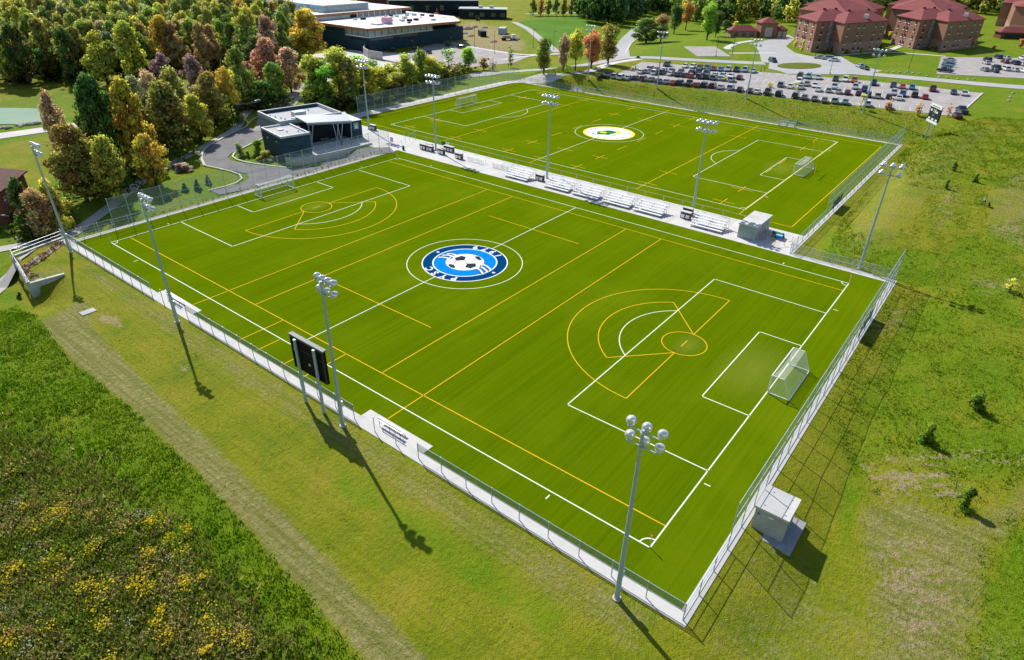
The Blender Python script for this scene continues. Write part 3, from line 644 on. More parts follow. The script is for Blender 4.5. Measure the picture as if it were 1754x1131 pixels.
# ------------------------------------------------------------------ fences
def fence(name, a, b, h, n, label, group=None, rails=(1.0,), mesh='chain', low=None, post_r=0.05, loc_z=0.0, postmat='galv', h_of=None, cat='fence'):
    a = np.array(a, float); b = np.array(b, float); L = np.hypot(*(b - a)); rz = math.atan2(b[1] - a[1], b[0] - a[0])
    z0 = float(Z(*a)) if loc_z is None else loc_z
    f = thing(name, label, cat, (a[0], a[1], z0), rz, group)
    bay = L / n
    pd = MB().tube((0, 0, -0.2), (0, 0, h + 0.06), post_r, n=6).data('post', M[postmat])
    for i in range(n + 1): put('post', pd, f, (bay * i, 0, 0))
    if mesh:
        md = MB().quad((0.02, 0, 0.05), (bay - 0.02, 0, 0.05), (bay - 0.02, 0, h - 0.02), (0.02, 0, h - 0.02)).data('mesh_panel', M[mesh])
        if low: md = MB().quad((0.02, 0, low), (bay - 0.02, 0, low), (bay - 0.02, 0, h - 0.02), (0.02, 0, h - 0.02)).data('mesh_panel', M[mesh])
        for i in range(n): put('mesh_panel', md, f, (bay * i, -0.03, 0))
    for r in rails:
        MB().tube((0, 0, h * r), (L, 0, h * r), post_r * 0.62, n=5).build('rail', M[postmat], f)
    return f
fence('chain_link_fence', (-4.6, 23.1), (-4.6, -5.2), 1.9, 9, 'low mesh fence along the near touchline from the bench pad to the near corner', mesh='chaing', low=0.98, rails=(1.0, 0.52))
fence('chain_link_fence', (-4.6, 32.7), (-4.6, 23.1), 1.9, 3, 'taller posts of fence behind the bench pad by the scoreboard', mesh=None, rails=())
fence('chain_link_fence', (-4.6, 66.8), (-4.6, 32.7), 1.9, 11, 'low mesh fence along the near touchline behind the scoreboard', mesh='chaing', low=0.98, rails=(1.0, 0.52))
fence('chain_link_fence', (-4.6, 76.4), (-4.6, 66.8), 1.9, 3, 'taller posts of fence behind the upper bench pad on the near touchline', mesh=None, rails=())
fence('chain_link_fence', (-4.6, 106.3), (-4.6, 76.4), 1.9, 10, 'low mesh fence along the near touchline at the retaining wall end', mesh='chaing', low=0.98, rails=(1.0, 0.52))
fence('chain_link_fence', (-4.6, -5.2), (4.0, -5.2), 1.8, 3, 'short low mesh fence closing the near corner of the pitch', rails=(1.0, 0.5, 0.04))
fence('chain_link_fence', (4.0, -5.2), (69.4, -5.3), 5.45, 21, 'tall mesh fence behind the near goal beside the concrete hut', rails=(1.0, 0.66, 0.33, 0.02), post_r=0.048)
fence('chain_link_fence', (69.6, -5.3), (69.6, 10.4), 1.8, 5, 'low mesh fence joining the two tall fences on the right', rails=(1.0, 0.5, 0.03))
fence('chain_link_fence', (69.3, 10.6), (88.8, 10.6), 2.1, 6, 'lower mesh fence at the walkway end beside the paired sheds', rails=(1.0, 0.5, 0.03))
fence('chain_link_fence', (88.8, 10.6), (157.0, 10.6), 5.2, 22, 'tall mesh fence at the right hand end of the far pitch', rails=(1.0, 0.66, 0.33, 0.02), post_r=0.048)
fence('chain_link_fence', (3.0, 104.4), (66.4, 104.4), 5.5, 21, 'tall mesh fence at the clubhouse end of the near pitch', rails=(1.0, 0.66, 0.33, 0.02), post_r=0.048)
fence('chain_link_fence', (-4.6, 104.4), (3.0, 104.4), 2.0, 3, 'low mesh fence at the left corner above the retaining wall', rails=(1.0, 0.5, 0.04))
fence('chain_link_fence', (157.9, 136.4), (157.9, 10.6), 1.9, 42, 'long low mesh fence below the grass bank on the far touchline', rails=(1.0, 0.5))
fence('chain_link_fence', (85.0, 137.6), (160.0, 137.6), 5.5, 24, 'tall mesh fence behind the far goal in front of the yellow green trees', rails=(1.0, 0.66, 0.33, 0.02), post_r=0.048)
fence('chain_link_fence', (78.4, 112), (78.4, 22), 1.2, 22, 'low thin fence along the far pitch side of the walkway', mesh=None, rails=(1.0,), post_r=0.04)
fence('chain_link_fence', (68.8, 104.0), (78.2, 108.5), 1.6, 4, 'short gate fence across the walkway by the clubhouse', mesh=None, rails=(1.0,), post_r=0.045)
fence('handrail', (-2.0, 107.0), (20.0, 106.0), 1.1, 8, 'pale handrail behind the tall fence above the footpath', rails=(1.0, 0.5), mesh=None, post_r=0.04)

# retaining wall with railings, left corner
wt = thing('retaining_wall', 'grey concrete retaining wall with a railing at the left corner of the near pitch', 'wall', (-12.3, 99, 0))
def off(p): return (p[0] + 12.3, p[1] - 99)
pts = [np.array(p) for p in WALL]
for (a, b), (za, zb) in zip(zip(pts[:-1], pts[1:]), ((0.1, 0.1), (0.1, 0.1), (0.1, 0.1))):
    d = (b - a) / np.hypot(*(b - a)); n = np.array([-d[1], d[0]]) * 0.22
    q = [off(a - d * 0.22 - n), off(b + d * 0.22 - n), off(b + d * 0.22 + n), off(a - d * 0.22 + n)]
    MB().prism(q, -3.6, 0.12).build('wall_panel', M['wallc'], wt)
    m = np.array(q); c = m.mean(0); cap = [tuple(c + (p - c) * np.array([1.0, 1.0]) + np.sign(p - c) * 0.04) for p in m]
    MB().prism(cap, 0.12, 0.20).build('coping', M['concrete'], wt)
    k = max(2, int(np.hypot(*(b - a)) / 2.2))
    for i in range(k + 1):
        p = off(a + (b - a) * i / k); MB().tube((*p, 0.2), (*p, 1.25), 0.035, n=5).build('post', M['galv'], wt)
    for z in (1.25, 0.72): MB().tube((*off(a), z), (*off(b), z), 0.035, n=5).build('rail', M['galv'], wt)
bed = W([(45, 462), (64, 452), (110, 418), (103, 412), (55, 445), (38, 458), (48, 476), (66, 482), (74, 478)])
sheet('planting_bed', bed, 0.05, M['mulch'], label='bare planting bed inside the retaining wall')
sheet('planting_bed', [(2, 105.0), (66, 105.0), (66, 106.4), (2, 106.4)], 0.05, M['mulch'], label='narrow planting strip outside the clubhouse end fence')
for k, (px0, py0, px1, py1) in enumerate([(150, 392, 130, 420), (170, 372, 150, 400)]): pass

# ------------------------------------------------------------------ light poles
def lamp_data():
    b = MB(); b.lathe([(0.10, -0.42), (0.16, -0.36), (0.30, -0.20), (0.37, 0.0), (0.38, 0.06)], (0, 0, 0), (0, 0, -1), 12)
    return b.data('lamp', M['lamp'], True)
LAMP = lamp_data()
LENS = MB().lathe([(0.355, 0.0), (0.355, 0.02)], (0, 0, -0.075), (0, 0, -1), 12).data('lens', M['lens'])
def light_pole(loc, h, rz, arms, label, r=0.2, double=False, zl=True):
    t = thing('light_pole', label, 'light pole', loc, rz, 'floodlight poles around the pitches')
    MB().tube((0, 0, -0.4), (0, 0, h), r, r * 0.48, n=12).build('pole', M['pole'], t, smooth=False)
    MB().tube((0, 0, -0.4), (0, 0, 0.12), r * 1.5, n=12).build('footing', M['kerb'], t)
    for k, (z, xs) in enumerate(arms):
        w = max(abs(x) for x in xs)
        for s in ((1, -1) if double else (1,)):
            arm = MB(); arm.tube((s * 0.16, -w, z), (s * 0.16, w, z), 0.055, n=6)
            for x in xs: arm.tube((s * 0.16, x, z), (s * 0.42, x, z + 0.12), 0.045, n=5)
            arm.build('crossarm', M['galv'], t)
            for x in xs:
                o = put('lamp', LAMP, t, (s * 0.52, x, z + 0.22)); o.rotation_euler = (0, -s * 0.72, 0.25 * x)
                put('lens', LENS, o)
        MB().tube((0, 0, z - 0.12), (0, 0, z + 0.12), r * 0.72, n=10).build('collar', M['galv'], t)
    MB().box(r * 0.6, -0.16, 2.4, r * 0.6 + 0.2, 0.16, 3.1).build('control_box', M['galv'], t)
    return t
A6 = [(16.75, (-1.15, 0.0, 1.15)), (15.55, (-1.1, 0, 1.1))]
A7 = [(16.75, (-1.2, -0.4, 0.4, 1.2)), (15.55, (-1.1, 0, 1.1))]
for (x, y, h, arms, lab) in [(-6.1, -0.3, 17.05, A6, 'tall floodlight pole at the near right corner in front of the hut'),
                             (-6.1, 32.8, 17.0, A7, 'tall floodlight pole beside the black backed scoreboard'),
                             (-6.2, 66.4, 17.0, A7, 'tall floodlight pole by the upper bench pad on the near touchline'),
                             (-5.8, 100.3, 17.0, A7, 'tall floodlight pole at the left corner by the retaining wall')]:
    light_pole((x, y, 0), h, 0.0, arms, lab, 0.23)
for (x, y, lab) in [(75.0, 64.3, 'double sided floodlight pole among the bleachers nearest the far emblem'), (76.2, 31.2, 'double sided floodlight pole beside the bleacher next to the sheds'),
                    (74.6, 97.0, 'double sided floodlight pole among the brown bins on the walkway'), (77.1, 124.1, 'double sided floodlight pole at the clubhouse corner of the far pitch')]:
    light_pole((x, y, 0), 17.0, 0.0, [(16.7, (-1.5, -0.5, 0.5, 1.5)), (15.3, (-1.4, 0, 1.4))], lab, 0.22, True)
light_pole((70.9, 0.1, 0), 16.7, 0.0, [(16.4, (-1.2, 0, 1.2)), (15.2, (-1.2, 1.2))], 'double sided floodlight pole on the right between the two pitches', 0.22, True)
for (px, py, lab) in [(1007, 136, 'floodlight pole on the bank beside the orange maples'), (1125, 151, 'floodlight pole at the bank edge before the crowded car rows'),
                      (1278, 169, 'floodlight pole at the bank edge midway along the car park'), (1478, 193, 'floodlight pole on the bank left of the white scoreboard')]:
    p = at(px, py); light_pole(p, 16.5, math.pi, [(16.3, (-1.5, -0.5, 0.5, 1.5)), (14.9, (-1.4, 0, 1.4))], lab, 0.22)

# ------------------------------------------------------------------ scoreboards
t = thing('scoreboard', 'black backed scoreboard on two steel posts by the near touchline', 'scoreboard', (-6.0, 37.6, 0))
for y in (-1.55, 1.6): MB().tube((0, y, -0.4), (0, y, 8.1), 0.17, n=12).build('post', M['pole'], t)
MB().box(0.25, -2.75, 4.15, 0.55, 2.75, 8.15).build('panel', M['black'], t)
fr = MB(); fr.box(0.15, -2.85, 8.15, 0.66, 2.85, 8.32); fr.build('top_trim', M['railg'], t)
f2 = MB()
for y0, y1 in ((-2.75, -2.6), (2.6, 2.75)): f2.box(0.16, y0, 4.15, 0.248, y1, 8.15)
for z0, z1 in ((4.15, 4.3), (7.95, 8.1), (6.9, 7.0)): f2.box(0.17, -2.6, z0, 0.248, 2.6, z1)
f2.build('back_frame', M['dark'], t)
MB().box(0.17, -0.25, 5.35, 0.248, 0.05, 5.65).build('service_plate', M['galv'], t)
MB().box(0.55, -2.6, 7.4, 0.60, 2.6, 8.05).build('face_plate', M['white'], t)
MB().box(-0.2, 1.42, 6.9, 0.02, 1.7, 7.15).build('control_box', M['galv'], t)
pa, pb = at(1580, 236), at(1598, 238); mid = (pa + pb) / 2; dv = (pb - pa)[:2]; rz = math.atan2(dv[1], dv[0]) + math.pi / 2
t = thing('scoreboard', 'white framed scoreboard with lit numbers on the bank beyond the far pitch', 'scoreboard', (mid[0], mid[1], float(mid[2])), rz)
# local -x looks at the pitch, local +y to the left of the picture
for y in (-1.25, 1.25): MB().tube((0, y, -1.0), (0, y, 4.0), 0.16, n=10).build('post', M['pole'], t)
MB().box(-0.45, -2.7, 4.5, -0.15, 2.7, 7.6).build('panel', M['char'], t)
MB().box(-0.5, -2.75, 7.6, -0.12, 2.75, 8.3).build('header', M['white'], t)
MB().box(-0.5, -2.75, 3.9, -0.12, 2.75, 4.5).build('footer', M['white'], t)
def board_text(ch, y, z, size):
    me = text_mesh(ch, size); me.transform(Matrix(((0, 0, 1, 0), (-1, 0, 0, 0), (0, 1, 0, 0), (0, 0, 0, 1)))); me.materials.append(M['white'])
    put('digit', me, t, (-0.47, y, z))
board_text('1', 0.55, 6.8, 1.1); board_text('8', -0.25, 6.75, 1.2)
for y, z, w, h in ((1.75, 6.85, 0.8, 0.5), (-1.15, 6.7, 0.8, 0.45), (1.75, 4.85, 0.95, 0.42), (0.0, 4.85, 0.95, 0.42), (-1.75, 4.85, 0.95, 0.42), (0.3, 5.8, 0.25, 0.22)):
    MB().box(-0.48, y - w / 2, z - h / 2, -0.452, y + w / 2, z + h / 2).build('number_block', M['white'], t)
hd = MB()
for i in range(9): hd.box(-0.52, -1.9 + i * 0.42, 7.83, -0.502, -1.9 + i * 0.42 + 0.26, 8.05)
hd.build('header_lettering', M['char'], t)
for y in (-1.25, 1.25): MB().tube((0, y, 4.0), (0, y, 8.2), 0.1, n=8).build('upright', M['pole'], t)

# ------------------------------------------------------------------ goals
def goal(loc, rz, label, wd=7.5, posts=False, dp=2.4):
    t = thing('football_goal', label, 'goal', loc, rz, 'football goals')
    h = 2.44; hw = wd / 2; td = 1.35; r = 0.085
    for s in (-1, 1):
        MB().tube((s * hw, 0, 0), (s * hw, 0, h), r, n=8).build('goalpost', M['white'], t)
        sf = MB(); sf.tube((s * hw, 0, h), (s * hw, td, h), r * 0.7); sf.tube((s * hw, td, h), (s * hw, dp, 0.06), r * 0.7); sf.tube((s * hw, 0, 0.06), (s * hw, dp, 0.06), r * 0.8)
        sf.build('side_frame', M['white'], t)
        MB().add([(s * hw, 0.02, 0.05), (s * hw, dp, 0.05), (s * hw, td, h), (s * hw, 0.02, h)], [(0, 1, 2, 3)]).build('side_net', M['net'], t)
    MB().tube((-hw, 0, h), (hw, 0, h), r, n=8).build('crossbar', M['white'], t)
    MB().tube((-hw, dp, 0.06), (hw, dp, 0.06), r * 0.8).build('ground_bar', M['white'], t)
    vs = []; nx_ = 10
    for i in range(nx_ + 1):
        x = -hw + wd * i / nx_; sag = 0.25 * math.sin(math.pi * i / nx_)
        vs += [(x, 0.03, h - 0.02 - sag * 0.3), (x, td, h - sag * 0.6), (x, (td + dp) / 2 - sag * 1.3, h * 0.5 - sag * 0.3), (x, dp, 0.08)]
    MB().add(vs, [(4 * i + k, 4 * i + k + 1, 4 * i + k + 5, 4 * i + k + 4) for i in range(nx_) for k in range(3)]).build('back_net', M['net'], t)
    if posts:
        p = MB(); p.tube((-2.9, dp + 0.2, 3.05), (2.9, dp + 0.2, 3.05), 0.07)
        for s in (-1, 1): p.tube((s * 2.9, dp + 0.2, 3.05), (s * 2.9, dp + 0.2, 8.5), 0.05)
        p.tube((0, dp + 1.2, 0), (0, dp + 1.2, 2.0), 0.09); p.tube((0, dp + 1.2, 2.0), (0, dp + 0.2, 3.05), 0.08)
        p.build('field_goal_uprights', M['eyel'], t)
    return t
goal((32.15, -0.1, 0), math.pi, 'white football goal on the near pitch in front of the tall right hand fence')
goal((32.15, 99.5, 0), 0.0, 'white football goal on the near pitch in front of the clubhouse')
goal((117.2, 24.1, 0), math.pi, 'white football goal at the right hand end of the far pitch', posts=True)
goal((117.2, 124.0, 0), 0.0, 'white football goal at the far left end of the far pitch', posts=True)
def flag(x, y, lab):
    t = thing('corner_flag', lab, 'corner flag', (x, y, 0), 0, 'corner flags')
    MB().tube((0, 0, 0), (0, 0, 1.5), 0.03, n=6).build('flagpole', M['white'], t)
    MB().add([(0.02, 0, 1.48), (0.02, 0, 1.12), (0.2, 0.28, 1.16), (0.2, 0.28, 1.44), (0.03, 0.02, 1.48), (0.03, 0.02, 1.12), (0.21, 0.3, 1.16), (0.21, 0.3, 1.44)],
             [(0, 1, 2, 3), (7, 6, 5, 4), (0, 3, 7, 4), (1, 5, 6, 2), (3, 2, 6, 7), (0, 4, 5, 1)]).build('pennant', M['orange'], t)
flag(0, 0, 'orange corner flag at the near corner beside the floodlight pole'); flag(64.2, 0, 'orange corner flag by the right end of the tall near fence')
flag(0, 99.4, 'orange corner flag at the left corner near the retaining wall'); flag(64.2, 99.4, 'pale corner flag at the corner nearest the clubhouse plaza')

# ------------------------------------------------------------------ bleachers, benches, bins on the walkway
def bleacher(y0, y1, label):
    L = y1 - y0
    t = thing('bleacher', label, 'bleacher', (69.75, y0, 0.03), 0, 'aluminium bleachers along the walkway')
    seat = MB().box(0, 0, -0.09, 0.36, L, 0.03).data('seat_plank', M['alu']); foot = MB().box(-0.06, 0.0, -0.03, 0.30, L, 0.03).data('foot_plank', M['alu'])
    for i in range(5):
        put('seat_plank', seat, t, (0.74 * i, 0, 0.43 + 0.24 * i))
        if i: put('foot_plank', foot, t, (0.74 * i - 0.33, 0, 0.13 + 0.24 * i))
    for k in range(3):
        y = 0.35 + (L - 0.7) * k / 2; fr = MB(); fr.tube((0, y, 0.04), (3.25, y, 0.04), 0.03, n=4); fr.tube((0.1, y, 0.3), (3.25, y, 1.32), 0.03, n=4)
        for i in range(5): fr.tube((0.74 * i + 0.13, y, 0.0), (0.74 * i + 0.13, y, 0.39 + 0.24 * i), 0.03, n=4)
        fr.build('support_frame', M['railg'], t)
    gr = MB()
    for k in range(2): gr.tube((3.35, L * k, 0), (3.35, L * k, 2.0), 0.018, n=4)
    gr.tube((3.35, 0, 2.0), (3.35, L, 2.0), 0.012, n=4)
    for y in (0, L):
        gr.tube((1.3, y, 1.45), (3.3, y, 2.0), 0.02, n=4); gr.tube((1.3, y, 0), (1.3, y, 1.45), 0.02, n=4)
    gr.build('guard_rail', M['railg'], t)
for y0, y1, lab in [(66.0, 72.0, 'bleacher standing farthest left, beside the brown bins'), (55.4, 61.6, 'bleacher just right of the pole facing the far emblem'), (48.5, 54.6, 'second bleacher to the right of the pole by the bins'),
                    (41.4, 47.6, 'third bleacher to the right of the pole by the bins'), (34.6, 40.6, 'fourth bleacher to the right of the pole by the bins'), (22.8, 28.9, 'lone bleacher between the second pole and the sheds')]:
    bleacher(y0, y1, lab)
def bench(x, y0, y1, label, rz=0):
    t = thing('team_bench', label, 'bench', (x, y0, 0.04), 0, 'two tier team benches on the pads'); L = y1 - y0
    for i in range(2):
        MB().box(0.42 - 0.42 * i, 0, 0.42 + 0.22 * i, 0.68 - 0.42 * i, L, 0.48 + 0.22 * i).build('seat_plank', M['alu'], t)
    MB().box(-0.06, 0, 0.95, -0.02, L, 1.15).build('back_rail', M['alu'], t)
    for y in (0.2, L / 2, L - 0.2):
        f = MB(); f.tube((-0.03, y, 0), (-0.03, y, 1.1), 0.03, n=4); f.tube((0.6, y, 0), (0.6, y, 0.42), 0.03, n=4); f.tube((-0.03, y, 0.35), (0.6, y, 0.35), 0.025, n=4); f.build('leg', M['dark'], t)
bench(-3.7, 26.4, 29.9, 'aluminium team bench on the pad by the scoreboard'); bench(-3.7, 70.2, 73.8, 'aluminium team bench on the upper touchline pad')
def far_bench(y, label):
    t = thing('team_bench', label, 'bench', (157.5, y, 0.04)); MB().box(-0.3, 0, 0.42, 0.0, 5, 0.5).build('seat_plank', M['alu'], t); MB().box(0.05, 0, 0.65, 0.35, 5, 0.73).build('seat_plank', M['alu'], t)
    MB().box(0.4, 0, 1.0, 0.45, 5, 1.3).build('back_rail', M['alu'], t)
    for yy in (0.3, 2.5, 4.7): MB().box(-0.2, yy, 0, 0.42, yy + 0.06, 1.0).build('leg', M['galv'], t)
far_bench(108.0, 'aluminium bench on the far touchline near the maples'); far_bench(37.5, 'aluminium bench on the far touchline toward the scoreboard')
def bins(x, y, n, label, rz=0):
    t = thing('bin_station', label, 'bin', (x, y, 0.03), rz, 'brown bin stations on the walkway'); L = 0.95 * n
    MB().box(0, 0, 0.05, 0.75, L, 1.25).build('cabinet', M['wood'], t)
    MB().box(-0.08, -0.06, 1.25, 0.83, L + 0.06, 1.34).build('lid', M['concrete'], t)
    for i in range(n):
        MB().box(-0.03, 0.95 * i + 0.14, 0.18, 0.0, 0.95 * i + 0.81, 0.85).build('door', M['alu'], t)
        MB().box(-0.02, 0.95 * i + 0.25, 0.98, 0.0, 0.95 * i + 0.70, 1.15).build('slot', M['black'], t)
    for y_ in (0.1, L - 0.1): MB().box(0.05, y_ - 0.05, 0, 0.7, y_ + 0.05, 0.05).build('foot', M['dark'], t)
bins(72.8, 98.8, 2, 'brown bin cabinet at the left end of the walkway group'); bins(72.8, 96.6, 2, 'brown bin cabinet next to the leftmost of the walkway group')
bins(74.0, 98.0, 2, 'brown bin cabinet standing behind the walkway group'); bins(72.8, 92.9, 2, 'brown bin cabinet in front of the double pole'); bins(75.6, 92.5, 3, 'dark brown bin cabinet just right behind the double pole')
bins(72.8, 87.2, 2, 'brown bin cabinet beside the bicycle rack'); bins(72.4, 63.6, 2, 'brown bin cabinet between two bleachers by the pole'); bins(72.4, 30.0, 2, 'brown bin cabinet before the lone bleacher')
bins(74.6, 30.6, 2, 'brown bin cabinet behind the second walkway pole'); bins(77.2, 121.9, 2, 'brown bin cabinet by the clubhouse corner pole')
def rack(y0, y1, label):
    t = thing('bicycle_rack', label, 'bicycle rack', (73.2, y0, 0.03)); L = y1 - y0; n = int(L / 0.7)
    hp = MB()
    hp.tube((0, 0, 0), (0, 0, 0.85), 0.03, n=5); hp.tube((0, 0, 0.85), (0, 0.4, 0.85), 0.03, n=5); hp.tube((0, 0.4, 0.85), (0, 0.4, 0), 0.03, n=5)
    hd_ = hp.data('hoop', M['railg'])
    for i in range(n): put('hoop', hd_, t, (0, 0.7 * i, 0))
    MB().tube((0, 0, 0.06), (0, L, 0.06), 0.035, n=5).build('base_rail', M['galv'], t); MB().tube((0.9, 0, 1.0), (0.9, L, 1.0), 0.035, n=5).build('top_rail', M['galv'], t)
    for y in (0, L / 2, L): MB().tube((0.9, y, 0), (0.9, y, 1.0), 0.03, n=5).build('post', M['galv'], t)
rack(80.8, 86.0, 'steel bicycle rack right of the brown bins'); rack(73.4, 78.6, 'steel bicycle rack left of the first bleacher')
t = thing('litter_bin', 'grey litter bin on the walkway corner nearest the pitch', 'bin', (69.6, 103.0, 0.03)); MB().lathe([(0.26, 0), (0.3, 0.9)], n=10).build('drum', M['dark'], t); MB().lathe([(0.32, 0.9), (0.1, 1.15)], n=10).build('lid', M['galv'], t)
t = thing('notice_board', 'small grey notice board by the gate of the walkway', 'sign', (71.5, 108.6, 0.03)); MB().box(-0.05, 0, 0.5, 0.05, 1.0, 1.6).build('board', M['galv'], t)
for y in (0.1, 0.9): MB().tube((0, y, 0), (0, y, 1.6), 0.04).build('leg', M['dark'], t)
t = thing('banner', 'green and white banner hung on the walkway fence', 'banner', (78.3, 97.2, 0.1)); MB().box(-0.03, 0, 0.2, 0.03, 1.4, 1.15).build('green_cloth', M['egreen'], t); MB().box(-0.03, -1.2, 0.2, 0.03, 0, 1.15).build('white_cloth', M['emw'], t)

def wind_screen(x0, x1, y, z0, z1, label):
    t = thing('wind_screen', label, 'wind screen', (x0, y, z0)); w = x1 - x0; h = z1 - z0
    MB().box(0, -0.015, 0, w, 0.015, h).build('cloth', M['screen'], t)
    for z in (0, h): MB().tube((0, 0, z), (w, 0, z), 0.03, n=5).build('hem', M['dark'], t)
wind_screen(47.1, 55.1, -5.18, 0.4, 1.95, 'dark cloth screen tied low on the tall fence behind the near goal')
wind_screen(94.1, 100.6, 10.72, 0.6, 2.3, 'dark cloth screen tied low on the far pitch end fence')
# sheds
def shed(x0, y0, x1, y1, h, label, z=0.03, door=None, roof='concrete'):
    t = thing('storage_shed', label, 'shed', (x0, y0, z)); w, d = x1 - x0, y1 - y0
    MB().box(0, 0, -0.4, w, d, h).build('wall', M['shedw'], t)
    MB().box(-0.12, -0.12, h, w + 0.12, d + 0.12, h + 0.16).build('roof', M['concrete'], t)
    MB().box(-0.06, -0.06, h - 0.12, w + 0.06, d + 0.06, h - 0.003).build('roof_trim', M['kerb'], t)
    return t
t = shed(70.6, 17.1, 74.0, 20.2, 2.5, 'grey shed with a roller door at the end of the bleachers')
MB().box(-0.05, 0.45, 0.05, -0.003, 2.7, 2.25).build('roller_door', M['shedg'], t)
t = shed(74.2, 17.1, 77.9, 20.2, 2.5, 'grey shed backing onto the roller door shed'); MB().box(1.2, -0.05, 0.02, 2.3, -0.003, 2.1).build('door', M['shedg'], t)
slab('gravel_pad', 7.0, -9.6, 11.4, -5.62, 0, 'grey gravel pad under the concrete hut', M['gravel']).location.z = -0.10
t = shed(7.75, -8.55, 10.75, -5.85, 2.75, 'grey concrete hut with a white roof outside the tall near fence', z=-0.3)
MB().box(-0.03, 1.1, 2.15, -0.003, 1.55, 2.32).build('vent', M['white'], t); MB().box(-0.05, 2.3, 2.1, -0.003, 2.42, 2.22).build('lamp', M['dark'], t)
MB().box(1.0, -0.05, 0.3, 2.1, -0.003, 2.3).build('door', M['greyw'], t)
for x, y in ((0.4, 0.4), (2.6, 0.5), (0.45, 2.2), (2.5, 2.1)): MB().tube((x, y, 2.91), (x, y, 3.0), 0.06, n=6).build('lifting_eye', M['kerb'], t)
# kit left beside the sheds
t = thing('tarp_roll', 'green tarpaulin heap beside the sheds', 'tarpaulin', (75.3, 14.6, 0.03)); b = MB()
for i in range(7): b.tube((random.uniform(-0.4, 0.4), -1.1 + 0.1 * i, 0.35 + 0.12 * (i % 4)), (random.uniform(-0.5, 0.5), 1.0 - 0.1 * (i % 3), 0.3 + 0.14 * (i % 4)), 0.3, 0.24, n=8)
b.build('roll', M['tarp'], t); MB().box(-0.6, -1.0, 0, 0.6, 1.0, 0.12).build('pallet', M['wood'], t)
t = thing('blue_crate', 'bright blue crate beside the green tarpaulin heap', 'crate', (73.9, 13.6, 0.03)); MB().box(0, 0, 0, 0.7, 1.0, 0.75).build('tub', M['blue'], t); MB().box(-0.04, -0.04, 0.75, 0.74, 1.04, 0.82).build('rim', M['ltblue'], t)
for k, (x, y, l, lab) in enumerate([(73.0, 14.6, 1.6, 'orange training hurdle standing before the green tarpaulin'), (72.4, 12.4, 1.9, 'orange training hurdle lying by the end fence'), (73.2, 16.0, 1.2, 'orange training hurdle against the roller door shed'), (74.8, 12.0, 1.5, 'orange training hurdle behind the blue crate')]):
    t = thing('training_hurdle', lab, 'hurdle', (x, y, 0.03), 0.7 * k, 'orange training hurdles'); b = MB()
    b.tube((0, 0, 0.95), (0, l, 0.95), 0.035); b.build('bar', M['orange'], t)
    for yy in (0.1, l - 0.1): MB().tube((0, yy, 0), (0, yy, 0.95), 0.03).build('upright', M['orange'], t); MB().tube((0, yy, 0.04), (0.6, yy, 0.04), 0.03).build('foot', M['orange'], t)

# ------------------------------------------------------------------ roads, car parks, pond
def onw(pts, z): return [tuple(onz(p[0], p[1], z)[:2]) for p in pts]
LF0, LF1 = np.array([165.8, 103.4]), np.array([184.1, 2.5])
lotA = tuple(onz(1100, 106, 4)[:2]); lotD = tuple(onz(1683, 160, 4)[:2])
lot = sheet('car_park', [tuple(LF0), tuple(LF1), lotD, tuple(onz(1500, 140, 4)[:2]), tuple(onz(1345, 127, 4)[:2]), lotA], 0.05, M['lot'], 4.0, label='main car park above the far pitch, full of cars')
def stall_lines(par, a, b, n, depth, d, z):
    a = np.array(a); b = np.array(b); m = MB(); d = np.array(d); t = (b - a) / np.hypot(*(b - a)) * 0.06
    for i in range(n + 1):
        p = a + (b - a) * i / n; q = p + d * depth
        m.add([(*(p - t), z), (*(p + t), z), (*(q + t), z), (*(q - t), z)], [(0, 1, 2, 3)])
    tag(m.build('stall_marking', M['white'], par), kind='stuff')
RU = (LF1 - LF0) / np.hypot(*(LF1 - LF0)); RN = np.array([-RU[1], RU[0]])                 # along the rows / away from the pitch
stall_lines(lot, LF0 + RN * 0.6 + RU * 3, LF1 + RN * 0.6 - RU * 1, 37, 5.2, RN, 4.056)
_mid = float(np.dot(onz(1010 + 800 / 5.315, 90 + 186 / 5.315, 4.0)[:2] - LF0, RN)); _bk = float(np.dot(onz(1010 + 1195 / 5.315, 90 + 155 / 5.315, 4.0)[:2] - LF0, RN))
stall_lines(lot, LF0 + RN * (_mid - 5.2) + RU * 8, LF1 + RN * (_mid - 5.2) - RU * 14, 29, 10.4, RN, 4.056)
stall_lines(lot, LF0 + RN * (_bk - 2.4) + RU * 12, LF1 + RN * (_bk - 2.4) - RU * 6, 30, 5.0, RN, 4.056)
ribbon('kerb', [lotD, tuple(LF1)], 0.45, 0.18, M['concrete'], 'white kerb at the right end of the car park')
ribbon('road', W([(560, 168), (640, 150), (742, 136), (830, 126.5), (900, 121), (960, 117.5), (1020, 109), (1066, 99), (1150, 101), (1240, 106), (1310, 109)]), 7.0, 0.06, M['road'], 'grey road running behind the far goal and the maples')
ribbon('road', W([(1064, 99), (1064, 84), (1074, 68), (1092, 51), (1110, 42)]), 7.0, 0.075, M['road'], 'grey road climbing past the maples')
ribbon('kerb', W([(1071, 92), (1079, 76), (1100, 58)]), 0.6, 0.15, M['concrete'], 'pale kerb edging the road past the maples')
ribbon('road', W([(1440, 123), (1500, 128), (1600, 137), (1700, 146), (1780, 152)]), 8.0, 0.06, M['road'], 'grey road behind the car park toward the right')
sheet('forecourt', W([(1290, 75), (1318, 68), (1350, 60), (1362, 66), (1346, 80), (1362, 91), (1390, 97), (1440, 97), (1465, 112), (1512, 122), (1480, 127), (1440, 128), (1350, 127), (1335, 122), (1316, 118), (1318, 108), (1305, 107), (1300, 88)]), 0.07, M['road'], 4.0, label='paved forecourt in front of the left brick hall')
